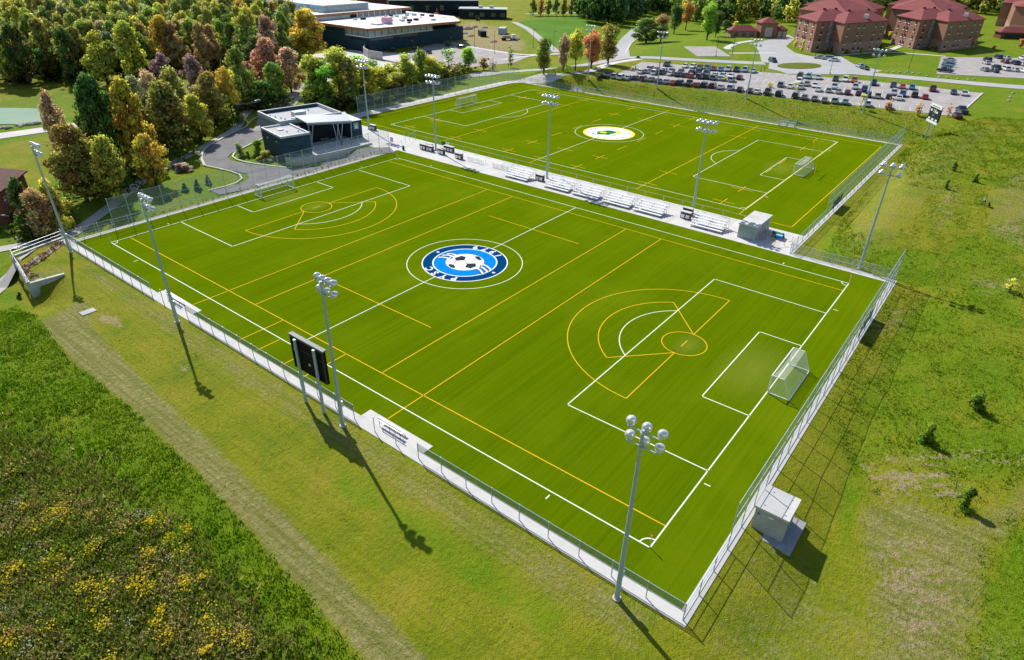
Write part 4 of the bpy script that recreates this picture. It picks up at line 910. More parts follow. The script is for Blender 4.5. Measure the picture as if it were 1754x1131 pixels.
isl = [tuple(onz(1369 + 38 * math.cos(a), 113.5 + 5.2 * math.sin(a), 4)[:2]) for a in np.linspace(0, 2 * math.pi, 24, endpoint=False)]
sheet('grass_island', isl, 0.2, M['ground'], 4.0, label='oval grass island on the forecourt')
sheet('car_park', onw([(1604, 127), (1612, 98), (1700, 99), (1800, 101), (1800, 137)], 4.0), 0.07, M['lot'], 4.0, label='smaller car park below the right brick hall')
sheet('court', W([(1171, 81), (1225, 80), (1252, 97), (1195, 97)]), 0.08, M['lot'], 4.0, label='small paved court on the lawn')
ribbon('footpath', W([(1250, 92), (1262, 91), (1300, 92), (1330, 91)]), 2.5, 0.09, M['paleroad'], 'pale footpath curving across the lawn to the forecourt')
ribbon('footpath', W([(1440, 95), (1510, 89), (1560, 92), (1620, 97)]), 2.5, 0.08, M['paleroad'], 'pale footpath below the brick halls')
ribbon('footpath', W([(1520, 88), (1540, 80), (1600, 60)]), 2.5, 0.085, M['paleroad'], 'pale footpath between the two brick halls')
ribbon('footpath', W([(1250, 85), (1240, 84), (1262, 74), (1290, 70)]), 3, 0.085, M['paleroad'], 'pale footpath beside the red roofed pavilion')
# clubhouse drive
dz = -1.15
drive = MB()
dpoly = onw([(447, 208), (420, 221), (385, 236), (358, 251), (342, 264), (341, 275), (352, 284), (395, 292), (422, 298), (428, 306), (413, 315), (358, 326), (376, 334), (440, 322), (520, 299), (600, 279), (690, 262), (672, 256), (600, 272), (540, 287), (500, 290), (440, 283), (396, 276), (390, 270), (396, 263), (430, 246), (452, 236)], dz)
tag(drive.prism(dpoly, dz - 0.3, dz + 0.06).build('driveway', M['asphalt']), 'grey asphalt driveway looping in front of the clubhouse', kind='structure')
ribbon('driveway', W([(556, 283), (600, 271), (645, 260.5), (672, 257)]), (8.0, 5.0), 0.09, M['asphalt'], 'asphalt ramp from the driveway up to the walkway')
ribbon('kerb', onw([(447, 207), (420, 220), (385, 235), (357, 250), (341, 264), (340, 275), (351, 285)], dz), 0.5, 0.3, M['concrete'], 'pale kerb on the outside of the driveway loop')
ribbon('kerb', onw([(352, 285), (395, 293), (423, 299), (429, 306), (413, 316), (358, 327)], dz), 0.35, 0.25, M['concrete'], 'pale kerb between the driveway and the fenced lawn')
ribbon('kerb', onw([(452, 237), (430, 247), (396, 264), (391, 270), (397, 275), (440, 282), (500, 289)], dz), 0.35, 0.25, M['concrete'], 'pale kerb round the shrub bed beside the clubhouse')
ribbon('driveway', onw([(452, 222), (468, 208), (482, 190), (500, 172), (520, 155), (535, 148)], -0.6), 6.5, 0.12, M['lot'], 'grey drive leading from the clubhouse into the woods')
ribbon('footpath', onw([(440, 190), (402, 228), (350, 258), (284, 293), (241, 318), (176, 366), (130, 395), (100, 405), (60, 417), (0, 426), (-60, 434)], -1.9), 2.6, 0.08, M['path'], 'grey footpath along the foot of the near trees')
ribbon('footpath', onw([(-40, 525), (0, 492), (28, 467), (70, 440), (110, 410), (150, 384)], -2.2), 2.4, 0.07, M['path'], 'grey footpath passing under the retaining wall')
ribbon('road', W([(-120, 246), (0, 234), (60, 226), (95, 220), (150, 212)]), 6.0, 0.08, M['paleroad'], 'pale gravel road beside the pond')
pond = W([(-90, 190), (0, 185), (60, 186), (92, 190), (100, 200), (80, 211), (30, 213), (-90, 218)])
pz = max(float(Z(*p)) for p in pond) + 0.06
tag(MB().prism(pond, pz - 1.5, pz).build('pond', M['water']), 'green pond at the edge of the woods', kind='structure')
for k in range(16):
    x = [-20, -8, 2, 14, 30, 36, 42, 50, 58, 61, 66, 74, 80, 20, 8, -14][k]; p = at(x, 222 - 0.15 * x + random.uniform(-2, 2))
    b = MB(); s = random.uniform(0.5, 1.1); b.lathe([(0.5 * s, -0.2), (0.9 * s, 0.1 * s), (0.8 * s, 0.5 * s), (0.35 * s, 0.75 * s)], n=7)
    o = b.build('boulder', M['stone'], None, tuple(p)); o.rotation_euler = (0.2 * random.random(), 0.2 * random.random(), random.random() * 6); o.scale = (1.4, 0.8, 1)
    tag(o, 'grey boulder lining the gravel road beside the pond', 'boulder', 'boulders lining the pond road')
# gym forecourt and construction ground
sheet('forecourt', W([(520, 95), (600, 86), (690, 92), (740, 112), (735, 128), (560, 140)]), 0.05, M['paleroad'], 0.0, label='pale paving in front of the gymnasium')
sheet('car_park', W([(690, 92), (745, 75), (800, 80), (905, 98), (880, 108), (780, 118), (742, 122)]), 0.065, M['lot'], 0.0, label='small car park in front of the gymnasium')
ribbon('footpath', W([(740, 66), (790, 78), (860, 90), (900, 95), (960, 93), (990, 91)]), 3.0, 0.10, M['concrete'], 'white path between the gymnasium car park and the earthworks')
ribbon('footpath', W([(860, 103), (900, 97), (960, 92)]), 2.5, 0.11, M['concrete'], 'white path beside the verge behind the road')
ribbon('footpath', W([(955, 90), (935, 75), (905, 50), (880, 38)]), 4.0, 0.08, M['path'], 'grey track between the earthworks and the bright lawn')
ribbon('footpath', W([(900, 24), (960, 23), (1020, 21)]), 3.0, 0.08, M['paleroad'], 'pale path at the far edge of the bright lawn')
lw = W([(880, 38), (1010, 26), (1020, 60), (1000, 85), (950, 84), (915, 55)])
sheet('bright_lawn', lw, 0.05, plain('mown_lawn', (0.085, 0.20, 0.008), 0.9, var=0.18, scale=0.05), label='bright green playing lawn beyond the earthworks')

# ------------------------------------------------------------------ buildings
def local(o, ang):
    c, s = math.cos(ang), math.sin(ang); return lambda x, y: (o[0] + c * x - s * y, o[1] + s * x + c * y)
# clubhouse, its own frame: x along the front, y away from the pitch
CA = math.radians(-11)
ch = thing('clubhouse', 'dark blue flat roofed clubhouse with a pale sloping canopy roof', 'building', (46.7, 118.3, 0), CA)
def wall_box(par, name, x0, y0, z0, x1, y1, z1, mat): return MB().box(x0, y0, z0, x1, y1, z1).build(name, mat, par)
wall_box(ch, 'front_block', 0, 0, -1.6, 7.0, 11.0, 4.55, M['navyw'])
def parapet(par, x0, y0, x1, y1, z0, z1, mat, t=0.35):
    b = MB(); b.box(x0, y0, z0, x1, y0 + t, z1); b.box(x0, y1 - t, z0, x1, y1, z1); b.box(x0, y0 + t, z0, x0 + t, y1 - t, z1); b.box(x1 - t, y0 + t, z0, x1, y1 - t, z1); return b.build('parapet', mat, par)
MB().box(0.35, 0.35, 4.55, 6.65, 10.65, 4.60).build('roof', M['roofc'], ch); parapet(ch, -0.04, -0.04, 7.04, 11.04, 4.50, 4.95, M['roofg'])
wall_box(ch, 'rear_block', 4.8, 11.05, -1.6, 21.2, 24.5, 4.7, M['greyw'])
MB().box(5.15, 11.4, 4.7, 20.85, 24.15, 4.75).build('roof', M['roofc'], ch); parapet(ch, 4.76, 11.06, 21.24, 24.54, 4.65, 5.6, M['roofg'])
b = MB(); b.box(5.12, 24.05, 4.75, 20.8, 24.17, 5.5); b.box(5.14, 11.5, 4.75, 5.26, 24.0, 5.5); b.build('parapet_lining', M['navyw'], ch)
wall_box(ch, 'entrance_wall', 7.05, 9.4, -0.2, 21.0, 11.0, 4.4, M['darkw'])
wall_box(ch, 'end_block', 20.4, 5.6, -0.4, 23.6, 14.0, 4.3, M['navyw'])
MB().box(20.3, 5.5, 4.3, 23.7, 14.1, 4.42).build('roof_edge', M['roofg'], ch)
cq = [(8.6, 4.2, 5.75), (20.2, 4.2, 4.65), (23.2, 13.0, 4.75), (9.0, 12.2, 5.85)]
vs = [(x, y, z) for x, y, z in cq] + [(x, y, z + 0.28) for x, y, z in cq]
MB().add(vs, [(0, 3, 2, 1), (4, 5, 6, 7), (0, 1, 5, 4), (1, 2, 6, 5), (2, 3, 7, 6), (3, 0, 4, 7)]).build('canopy_roof', M['roofg'], ch)
MB().add([(x, y, z - 0.35) for x, y, z in cq[:2]] + [(x, y + 0.25, z - 0.35) for x, y, z in cq[:2]] + [(x, y, z - 0.003) for x, y, z in cq[:2]] + [(x, y + 0.25, z - 0.003) for x, y, z in cq[:2]],
         [(0, 2, 3, 1), (4, 5, 7, 6), (0, 1, 5, 4), (2, 6, 7, 3), (0, 4, 6, 2), (1, 3, 7, 5)]).build('canopy_beam', M['greyw'], ch)
for bx, tops in ((9.3, (8.9, 10.1)), (16.2, (15.3, 16.6)), (17.2, (16.4, 17.8)), (20.1, (20.1,))):
    for tx in tops: MB().tube((bx, 5.0, 0), (tx, 4.5, 5.7 - (tx - 8.6) * 0.095 - 0.36), 0.09, n=6).build('canopy_column', M['galv'], ch)
b = MB(); b.box(9.0, 9.34, 0, 9.12, 9.397, 2.6); b.box(11.4, 9.34, 0, 11.52, 9.397, 2.6); b.box(9.12, 9.34, 2.48, 11.4, 9.397, 2.6); b.box(10.2, 9.34, 0, 10.3, 9.397, 2.48)
dr = b.build('door_frame', M['white'], ch); MB().box(9.12, 9.36, 0.05, 10.2, 9.39, 2.47).build('door', M['glass'], ch); MB().box(10.3, 9.36, 0.05, 11.4, 9.39, 2.47).build('door', M['glass'], ch)
wall_box(ch, 'porch_wall', 7.05, 8.2, -0.2, 8.6, 9.35, 4.3, M['wood'])
sg = MB(); sg.box(21.3, 5.55, 2.3, 22.7, 5.597, 3.9); s_ = sg.build('wall_sign', M['teal'], ch)
b = MB(); b.add([(21.55, 5.53, 2.5), (22.45, 5.53, 2.5), (22.0, 5.53, 3.7), (21.55, 5.548, 2.5), (22.45, 5.548, 2.5), (22.0, 5.548, 3.7)], [(0, 1, 2), (5, 4, 3), (0, 3, 4, 1), (1, 4, 5, 2), (2, 5, 3, 0)]); b.build('emblem', M['emw'], s_)
b = MB(); b.box(10.2, 14.4, 4.76, 13.2, 16.6, 6.3); b.build('roof_unit', M['roofg'], ch); MB().box(8.6, 12.2, 4.76, 9.6, 13.2, 5.6).build('roof_unit', M['galv'], ch)
MB().box(2.4, 6.5, 4.61, 3.6, 7.7, 4.85).build('roof_hatch', M['galv'], ch)
for x, y, z in ((6.5, 21, 4.75), (7.0, 19, 4.75), (7.6, 17, 4.75), (8.0, 15.5, 4.75), (7.8, 13.5, 4.75), (3.5, 4.5, 4.6), (5.6, 3.0, 4.6), (16.8, 21, 4.75)):
    MB().tube((x, y, z - 0.02), (x, y, z + 0.45), 0.16, n=8).build('roof_vent', M['galv'], ch)
for x in (0.02,): pass
for y, z in ((2.6, 3.1), (7.5, 3.1)): MB().box(-0.14, y, z, -0.003, y + 0.3, z + 0.3).build('wall_lamp', M['white'], ch)
# plaza in front of it with a curved retaining wall
plz = local((46.7, 118.3), CA)
wl_pts = [onz(*p, 0.1)[:2] for p in [(489, 272), (500, 274), (520, 273), (560, 265), (600, 256), (637, 247)]]
tag(MB().prism([tuple(p) for p in wl_pts] + [plz(23.6, 5.7), plz(20, 10), plz(1, 6), plz(0.5, -0.2)], -1.4, 0.02).build('plaza', M['concrete']), 'concrete plaza at the clubhouse entrance', kind='structure')
pw = thing('retaining_wall', 'curved concrete retaining wall holding the clubhouse plaza above the driveway', 'wall', (*wl_pts[2], 0))
for a, b_ in zip(wl_pts[:-1], wl_pts[1:]):
    d = (b_ - a) / np.hypot(*(b_ - a)); n = np.array([-d[1], d[0]]) * 0.18; o_ = wl_pts[2]
    MB().prism([tuple(a - n - o_), tuple(b_ - n - o_), tuple(b_ + n - o_), tuple(a + n - o_)], -1.5, 0.45).build('wall_panel', M['wallc'], pw)
    MB().tube((*(a - o_), 1.25), (*(b_ - o_), 1.25), 0.04, n=5).build('rail', M['galv'], pw); MB().tube((*(a - o_), 0.45), (*(a - o_), 1.25), 0.04, n=5).build('post', M['galv'], pw)
for k, (x, y) in enumerate([(13.4, 7.4), (14.6, 7.6)]):
    p = plz(x, y); t = thing('cafe_table', 'pale round table under the clubhouse canopy, ' + ('nearer the door' if k == 0 else 'farther from the door'), 'table', (*p, 0.02), 0, 'tables under the clubhouse canopy')
    MB().tube((0, 0, 0), (0, 0, 0.72), 0.06, n=6).build('stem', M['galv'], t); MB().lathe([(0.5, 0.72), (0.5, 0.77)], n=12).build('tabletop', plain('pale_top_%d' % k, (0.55, 0.45, 0.38)), t)
# little dark shelter among the trees
p = onz(430, 191, -0.8); t = thing('shelter', 'small dark shelter with a pale flat roof among the trees', 'shelter', tuple(p), -0.2)
MB().box(-4, -2, -0.5, 4, 2.5, 2.7).build('wall', M['darkw'], t); MB().box(-4.4, -2.4, 2.7, 4.4, 2.9, 2.95).build('roof', M['roofg'], t); MB().box(-1, -2.06, 0, 1, -2.003, 2.1).build('door', M['dark'], t)

def hip(mb, poly4, z, h, over=0.8, ridge=None):
    """Hipped roof on a four-sided plan."""
    c = np.mean(np.array(poly4), 0); q = [c + (np.array(p) - c) * (1 + over / np.hypot(*(np.array(p) - c))) for p in poly4]
    e = [np.hypot(*(q[(i + 1) % 4] - q[i])) for i in range(4)]; k = 0 if e[0] + e[2] > e[1] + e[3] else 1
    q = q[k:] + q[:k]; w = min(e); L = max(e); m0 = (q[3] + q[0]) / 2; m1 = (q[1] + q[2]) / 2; f = min(0.48, w / 2 / L * 0.9)
    r0 = m0 + (m1 - m0) * f; r1 = m1 + (m0 - m1) * f
    vs = [(*p, z) for p in q] + [(*r0, z + h), (*r1, z + h)] + [(*p, z - 0.25) for p in q]
    a = (q[1] - q[0]); b = (q[2] - q[1]); ccw = a[0] * b[1] - a[1] * b[0] > 0
    fs = [(0, 1, 5, 4), (1, 2, 5), (2, 3, 4, 5), (3, 0, 4), (0, 1, 7, 6)[::-1], (1, 2, 8, 7)[::-1], (2, 3, 9, 8)[::-1], (3, 0, 6, 9)[::-1], (6, 7, 8, 9)[::-1]]
    if not ccw: fs = [f_[::-1] for f_ in fs]
    mb.add(vs, fs); return r0, r1
def hall(off, label):
    ox, oy = 282.0 + off[0], 71.0 + off[1]; zb = 4.0
    t = thing('residence_hall', label, 'building', (ox, oy, zb)); P = lambda x, y: (x - 282.0, y - 71.0)
    l, c1, nt, c2, r = P(297.2, 83.5), P(282.1, 71.3), P(291.4, 66.6), P(283.7, 60.5), P(312, 49.9)
    e = np.array([15.1, 12.2]) / 19.4; n1 = np.array(nt) - np.array(c1); n1 /= np.hypot(*n1); n2 = np.array(r) - np.array(c2); n2 /= np.hypot(*n2)
    A = [c1, tuple(np.array(c1) + n1 * 24), tuple(np.array(l) + n1 * 24), l]
    B = [c2, r, tuple(np.array(r) + e * 19), tuple(np.array(c2) + e * 19)]
    ctr = np.array(nt) + e * 14 + n1 * 8
    Cq = [tuple(ctr + e * a + n1 * b_) for a, b_ in ((-9, -11), (-9, 13), (12, 13), (12, -11))]
    bk = [P(361, 101), P(361, 66.7), P(383, 66), P(383, 101)]
    mid = [P(310, 66), P(345, 62), P(358, 96), P(325, 92)]
    for nm, q, h, rh in (('wing', A, 12.0, 3.6), ('wing', B, 11.95, 3.6), ('core', mid, 13.0, 5.5), ('rear_wing', bk, 12.4, 4.0)):
        w = MB(); w.prism(q, -0.5, 4.2); wb = w.build(nm + '_base', M['brickp'], t); w = MB(); w.prism(q, 4.2, h); w.build(nm + '_wall', M['brick'], t)
        rb = MB(); r0, r1 = hip(rb, q, h + 0.2, rh); rf = rb.build('roof', M['shingle'], t)
        cb = MB()
        for rr in (r0, r1): cb.box(rr[0] - 0.5, rr[1] - 0.5, h + rh - 0.8, rr[0] + 0.5, rr[1] + 0.5, h + rh + 0.7)
        cb.build('roof_vent', M['shingleb'], rf)
    win = {}
    def row(a, b_, us, zs, w=1.1, h=1.3, sill=True):
        a = np.array(a); b_ = np.array(b_); L = np.hypot(*(b_ - a)); d = (b_ - a) / L; rz = math.atan2(d[1], d[0])
        key = (w, h)
        if key not in win:
            win[key] = (MB().box(-w / 2, -0.06, 0, w / 2, 0.05, h).data('window', M['glass']), MB().box(-w / 2 - 0.1, -0.25, -0.30, w / 2 + 0.1, -0.02, -0.003).data('sill', M['white']))
        for z in zs:
            for u in us:
                p = a + d * L * u; o = put('window', win[key][0], t, (p[0], p[1], z), rz)
                put('sill', win[key][1], o)
    row(l, c1, (0.14, 0.42, 0.56, 0.86), (1.0, 4.0, 7.0, 10.0)); row(c1, nt, (0.35, 0.8), (1.0, 4.0, 7.0, 10.0)); row(c2, r, (0.10, 0.34, 0.46, 0.74, 0.9), (1.0, 4.0, 7.0, 10.0))
    st = MB(); q0 = np.array(nt) - n1 * 2.0 + np.array([-n1[1], n1[0]]) * -0.15
    a = np.array(nt) - n1 * 2.6; n_ = np.array([n1[1], -n1[0]])
    if np.dot(n_, np.array(nt) - ctr) < 0: n_ = -n_
    q = [tuple(a), tuple(a + n1 * 2.2), tuple(a + n1 * 2.2 + n_ * 0.3), tuple(a + n_ * 0.3)]
    for z in (1.0, 4.0, 7.0, 10.0): MB().prism(q, z, z + 2.3).build('stair_window', M['glassb'], t)
    for z in (3.4, 6.4, 9.4): MB().prism([tuple(np.array(p)) for p in q], z, z + 0.45).build('spandrel', M['teal'], t)
    dp = MB(); m_ = (np.array(l) + np.array(c1)) / 2; d_ = (np.array(c1) - np.array(l)) / np.hypot(*(np.array(c1) - np.array(l))); nn = np.array([d_[1], -d_[0]])
    if np.dot(nn, m_ - ctr) < 0: nn = -nn
    dp.prism([tuple(m_), tuple(m_ + d_ * 0.2), tuple(m_ + d_ * 0.2 + nn * 0.15), tuple(m_ + nn * 0.15)], 0, 12); dp.build('downpipe', M['dark'], t)
    nb = np.array([n2[1], -n2[0]]); pr = np.array(r) - n2 * 7
    if np.dot(nb, np.array(c2) - np.array(B[3])) < 0: nb = -nb
    ch_ = MB(); cx = np.array(c2) + n2 * 16 + e * 3.0; ch_.box(cx[0] - 0.8, cx[1] - 0.8, 12, cx[0] + 0.8, cx[1] + 0.8, 14.8); ch_.build('roof_dormer', M['white'], t)
hall((0, 0), 'red brick residence hall with red hipped roofs, nearer the forecourt'); hall((45.0, -32.0), 'red brick residence hall with red hipped roofs behind the smaller car park')
_c = onz(1748, 66, 4.0); hall((_c[0] - 297.2, _c[1] - 83.5), 'red brick residence hall at the far right edge, partly cut off')
def cabin(px, py, w, d, h, rz, label, wallm, roofm, rh=2.0, cat='pavilion', name='pavilion'):
    p = at(px, py); t = thing(name, label, cat, tuple(p), rz)
    MB().box(-w / 2, -d / 2, -0.4, w / 2, d / 2, h).build('wall', M[wallm], t)
    if rh:
        b = MB(); hip(b, [(-w / 2, -d / 2), (w / 2, -d / 2), (w / 2, d / 2), (-w / 2, d / 2)], h + 0.1, rh, 0.9); b.build('roof', M[roofm], t)
    else: MB().box(-w / 2 - 0.5, -d / 2 - 0.5, h, w / 2 + 0.5, d / 2 + 0.5, h + 0.35).build('roof', M[roofm], t)
    return t
def opening(t, x0, y0, z0, x1, y1, z1, mat='glass', name='window'): return MB().box(x0, y0, z0, x1, y1, z1).build(name, M[mat], t)
rzc = math.radians(-52)
t = cabin(1270, 62, 13, 7, 2.6, rzc, 'low pavilion with a long red roof left of the brick gatehouse', 'brickp', 'shingle', 2.4)
for x in (-4, 0, 4): opening(t, x - 0.9, -3.58, 0.5, x + 0.9, -3.503, 2.2)
t = cabin(1310, 63, 8, 8, 6.5, rzc, 'small brick gatehouse with a red pyramid roof', 'brick', 'shingle', 2.4, 'gatehouse', 'gatehouse'); opening(t, -1.8, -4.08, 0.2, 1.8, -4.003, 4.6, 'glassb')
MB().box(4.02, -3.2, -0.4, 9.5, 3.0, 3.6).build('side_wing', M['brick'], t); b = MB(); hip(b, [(4.0, -3.2), (9.5, -3.2), (9.5, 3.0), (4.0, 3.0)], 3.7, 1.8, 0.5); b.build('wing_roof', M['shingle'], t)
for x in (5.2, 7.6): opening(t, x, -3.28, 0.0, x + 1.6, -3.203, 2.8, 'glassb', 'garage_door')
t = cabin(1735, 66, 16, 7, 3.0, math.radians(-60), 'open picnic pavilion with a long red roof at the right', 'brickd', 'shingle', 2.4); opening(t, -6, -3.58, 0.3, 6, -3.503, 2.3, 'dark')  # no pane here: a dark sheet paints the shade of the open side
# dark flat building beyond the earthworks and the campus blocks behind it
t = cabin(828, 31, 30, 13, 5.5, math.radians(-52), 'low dark flat roofed building at the edge of the bright lawn', 'darkw', 'roofg', 0, 'building', 'low_building')
for x in (-9, -2, 5, 11): opening(t, x, -6.58, 1.2, x + 3, -6.503, 3.6)
for x in (-3, 4): MB().box(x, -1.5, 5.85, x + 2.5, 1.5, 7.2).build('roof_unit', M['galv'], t)
# gymnasium
G0 = (166.5, 226.0); gy_ = thing('gymnasium', 'large dark blue gymnasium with white roofs edged in wood', 'building', (*G0, 0), 0)
MB().box(0, 0, -1, 62, 44, 6.1).build('lower_wall', M['navyw'], gy_)
MB().box(-0.02, 15.0, 6.1, 61, 44, 9.4).build('side_wall', M['navyw'], gy_)
MB().box(-0.4, -0.4, 6.1, 40, 14.9, 9.4).build('glazed_storey', M['glassb'], gy_)
b = MB(); b.box(-0.55, -0.55, 5.85, 40, -0.41, 6.25); b.box(-0.55, -0.41, 5.85, -0.41, 14.9, 6.25); b.build('sill_band', M['white'], gy_)
for i in range(11): MB().box(-0.5 + i * 4.0, -0.55, 6.27, -0.3 + i * 4.0, -0.403, 9.4).build('mullion', M['dark'], gy_)
for i in range(4): MB().box(-0.55, 2 + i * 4.0, 6.27, -0.403, 2.2 + i * 4.0, 9.4).build('mullion', M['dark'], gy_)
MB().box(-0.06, 1.0, 4.6, -0.003, 13, 5.5).build('strip_window', M['glass'], gy_); MB().box(1.0, -0.06, 4.6, 30, -0.003, 5.5).build('strip_window', M['glass'], gy_)
MB().prism([(-2.2, -2.6), (50, -9), (64, 8), (64, 46), (-2, 36)], 9.45, 9.9).build('lower_roof', M['roofw'], gy_)
fb = [(-2.2, -2.6), (50, -9), (64, 8), (64, 46), (-2, 36)]; b = MB()
for i in (0, 1, 4):
    a_, c_ = np.array(fb[i]), np.array(fb[(i + 1) % 5]); d = (c_ - a_) / np.hypot(*(c_ - a_)); n = np.array([d[1], -d[0]]) * 0.12
    b.prism([tuple(a_ + n * 0.05), tuple(c_ + n * 0.05), tuple(c_ + n * 2), tuple(a_ + n * 2)], 8.9, 9.93)
b.build('wood_fascia', M['fascia'], gy_)
MB().box(1, 36.5, -1, 58, 92, 12.0).build('upper_wall', M['navyw'], gy_)
MB().box(-0.5, 35.5, 9.95, 20, 36.4, 12.0).build('clerestory', M['glassb'], gy_)
MB().box(-2, 34.5, 12.05, 60, 94, 12.6).build('upper_roof', M['roofw'], gy_)
b = MB(); b.box(-2.15, 34.35, 11.5, 60.1, 34.49, 12.62); b.box(-2.15, 34.49, 11.5, -2.01, 94.1, 12.62); b.build('wood_fascia', M['fascia'], gy_)
for k in range(4):
    y = 40 + k * 12.0
    MB().box(8, y, 12.62, 36, y + 9.5, 15.4).build('skylight_box', M['glassb'], gy_); MB().box(7.7, y - 0.3, 15.41, 36.3, y + 9.8, 15.75).build('skylight_roof', M['roofw'], gy_)
    b = MB(); b.box(7.75, y, 14.4, 7.99, y + 9.5, 15.38); b.build('blue_band', M['ltblue'], gy_)
MB().box(9, 4, 9.91, 13, 8, 10.5).build('roof_patch', M['galv'], gy_); MB().box(15, 4, 9.91, 18.5, 7.5, 12.6).build('pink_cladding', M['pink'], gy_)
for i in range(26):
    x, y = random.uniform(14, 55), random.uniform(0, 30); s = random.uniform(0.5, 1.6)
    MB().box(x, y, 9.91, x + s * 1.4, y + s, 9.91 + s * 0.6).build('roof_unit', M[random.choice(['galv', 'dark', 'roofg'])], gy_)
for i in range(9): MB().box(20 + i * 3.6, 30.2, 9.91, 20.25 + i * 3.6, 30.5, 12.4).build('roof_fence_post', M['galv'], gy_)
MB().box(20, 30.28, 10.2, 49, 30.36, 12.2).build('roof_screen', M['chain'], gy_)
b = MB(); b.box(60, 4, -1, 61.5, 26, 9.4); b.build('end_wall', M['fascia'], gy_)
gr = thing('ramp_wall', 'curved pale concrete ramp wall in front of the gymnasium', 'wall', tuple(at(640, 98)))
bp = [at(*p) for p in [(660, 84), (640, 84), (626, 88), (624, 95), (632, 100), (655, 104), (695, 112)]]; hs = [2.6, 3.0, 3.2, 3.2, 3.2, 3.0, 0.6]; b0 = at(640, 98)
for k in range(6):
    a_, c_ = bp[k][:2] - b0[:2], bp[k + 1][:2] - b0[:2]; d = (c_ - a_) / np.hypot(*(c_ - a_)); n = np.array([-d[1], d[0]]) * 0.25
    MB().prism([tuple(a_ - n), tuple(c_ - n), tuple(c_ + n), tuple(a_ + n)], -0.5, min(hs[k], hs[k + 1]) if k == 5 else hs[k]).build('wall_panel', M['wallc'], gr)
def block(px, py, w, d, h, rz, label, roofm='roofw', wm='darkw', n=6):
    p = at(px, py); t = thing('campus_building', label, 'building', tuple(p), rz)
    MB().box(0, 0, -1, w, d, h).build('wall', M[wm], t); MB().box(-0.4, -0.4, h, w + 0.4, d + 0.4, h + 0.5).build('roof', M[roofm], t)
    for i in range(n):
        u = w * (i + 0.5) / n; MB().box(u - 1.2, -0.08, h * 0.35, u + 1.2, -0.003, h * 0.7).build('window', M['glass'], t); MB().box(u, d * 0.4, h + 0.5, u + 2, d * 0.6, h + 1.8).build('roof_unit', M['galv'], t)
block(668, 28, 58, 40, 9, math.radians(-40), 'long dark campus building with a pale roof behind the gymnasium'); block(612, 12, 40, 30, 12, math.radians(-40), 'taller brick campus building glimpsed behind the gymnasium', 'roofg', 'brickd')
# brick house cut by the left edge
p = onz(17, 386, -2.4); hz = thing('brick_house', 'dark red brick house with a balcony at the left edge', 'house', tuple(p), math.radians(-38))
MB().box(-11, 0, -0.6, 0, 12, 6.2).build('wall', M['brickd'], hz)
b = MB(); hip(b, [(-11, 0), (0, 0), (0, 12), (-11, 12)], 6.3, 3.0, 0.9); b.build('roof', M['shingleb'], hz)
MB().box(0.02, 2.6, 2.9, 1.9, 6.4, 3.1).build('balcony_floor', M['white'], hz)
for z in (3.5, 3.9, 4.3): MB().box(1.82, 2.6, z - 0.05, 1.9, 6.4, z + 0.05).build('balcony_rail', M['white'], hz)
for y in (2.6, 6.3): MB().box(1.8, y, -0.6, 1.92, y + 0.12, 4.3).build('balcony_post', M['white'], hz)
for z in (0.5, 3.4):
    for y in (1.2, 8.5): MB().box(0.003, y, z, 0.08, y + 0.9, z + 1.6).build('window', M['glass'], hz)
for x in (-3, -6): MB().box(x, -0.08, 0.5, x + 1.0, -0.003, 2.2).build('window', M['glass'], hz)
# construction kit
p = at(866, 60); t = thing('storage_container', 'dark green storage container on the earthworks', 'container', tuple(p), 0.9); p2 = at(826, 62); t.location = tuple(p2)
MB().box(-3.5, -1.6, 0, 3.5, 1.6, 2.6).build('box', M['darkw'], t); MB().box(-3.6, -1.7, 2.6, 3.6, 1.7, 2.75).build('lid', M['dark'], t)
p = at(861, 58); t = thing('site_office', 'light blue site container on the earthworks', 'container', tuple(p), 0.5); MB().box(-4, -1.8, 0, 4, 1.8, 3.0).build('box', plain('pale_blue_steel', (0.36, 0.50, 0.55), 0.5), t); MB().box(-4.05, -1.85, 3.0, 4.05, 1.85, 3.12).build('roof', M['roofg'], t)
p = at(871, 69); t = thing('flatbed_truck', 'white flatbed truck parked on the earthworks', 'truck', tuple(p), -0.65); MB().box(1.6, -1.1, 0.6, 3.6, 1.1, 2.7).build('cab', M['white'], t); MB().box(3.61, -0.95, 1.6, 3.66, 0.95, 2.5).build('windscreen', M['glass'], t); MB().box(-4, -1.2, 0.9, 1.5, 1.2, 1.2).build('flatbed', M['wood'], t); MB().box(-3, -1, 1.2, 0.8, 1, 2.2).build('load', M['earth'], t)
for x in (-3, -1.9, 2.6):
    for y in (-1.0, 1.0): MB().tube((x, y - 0.15, 0.5), (x, y + 0.15, 0.5), 0.5, n=10).build('wheel', M['tyre'], t)
p = at(748, 30); t = thing('excavator', 'orange excavator working beside the gymnasium', 'excavator', tuple(p), 0.6); MB().box(-1.6, -1.3, 1.0, 1.4, 1.3, 2.6).build('house', M['orange'], t); MB().box(0.3, -1.2, 2.6, 1.4, 0.2, 3.7).build('cab', M['glass'], t)
b = MB(); b.tube((1.2, 0.3, 2.2), (3.6, 0.3, 5.0), 0.28); b.tube((3.6, 0.3, 5.0), (5.6, 0.3, 2.2), 0.22); b.build('boom', M['orange'], t); MB().lathe([(0.2, 0), (0.7, 0.5), (0.7, 1.0)], (5.6, 0.3, 1.2), n=8).build('bucket', M['dark'], t)
for y in (-1.2, 0.8): MB().box(-2, y, 0, 2, y + 0.5, 0.9).build('track', M['dark'], t)
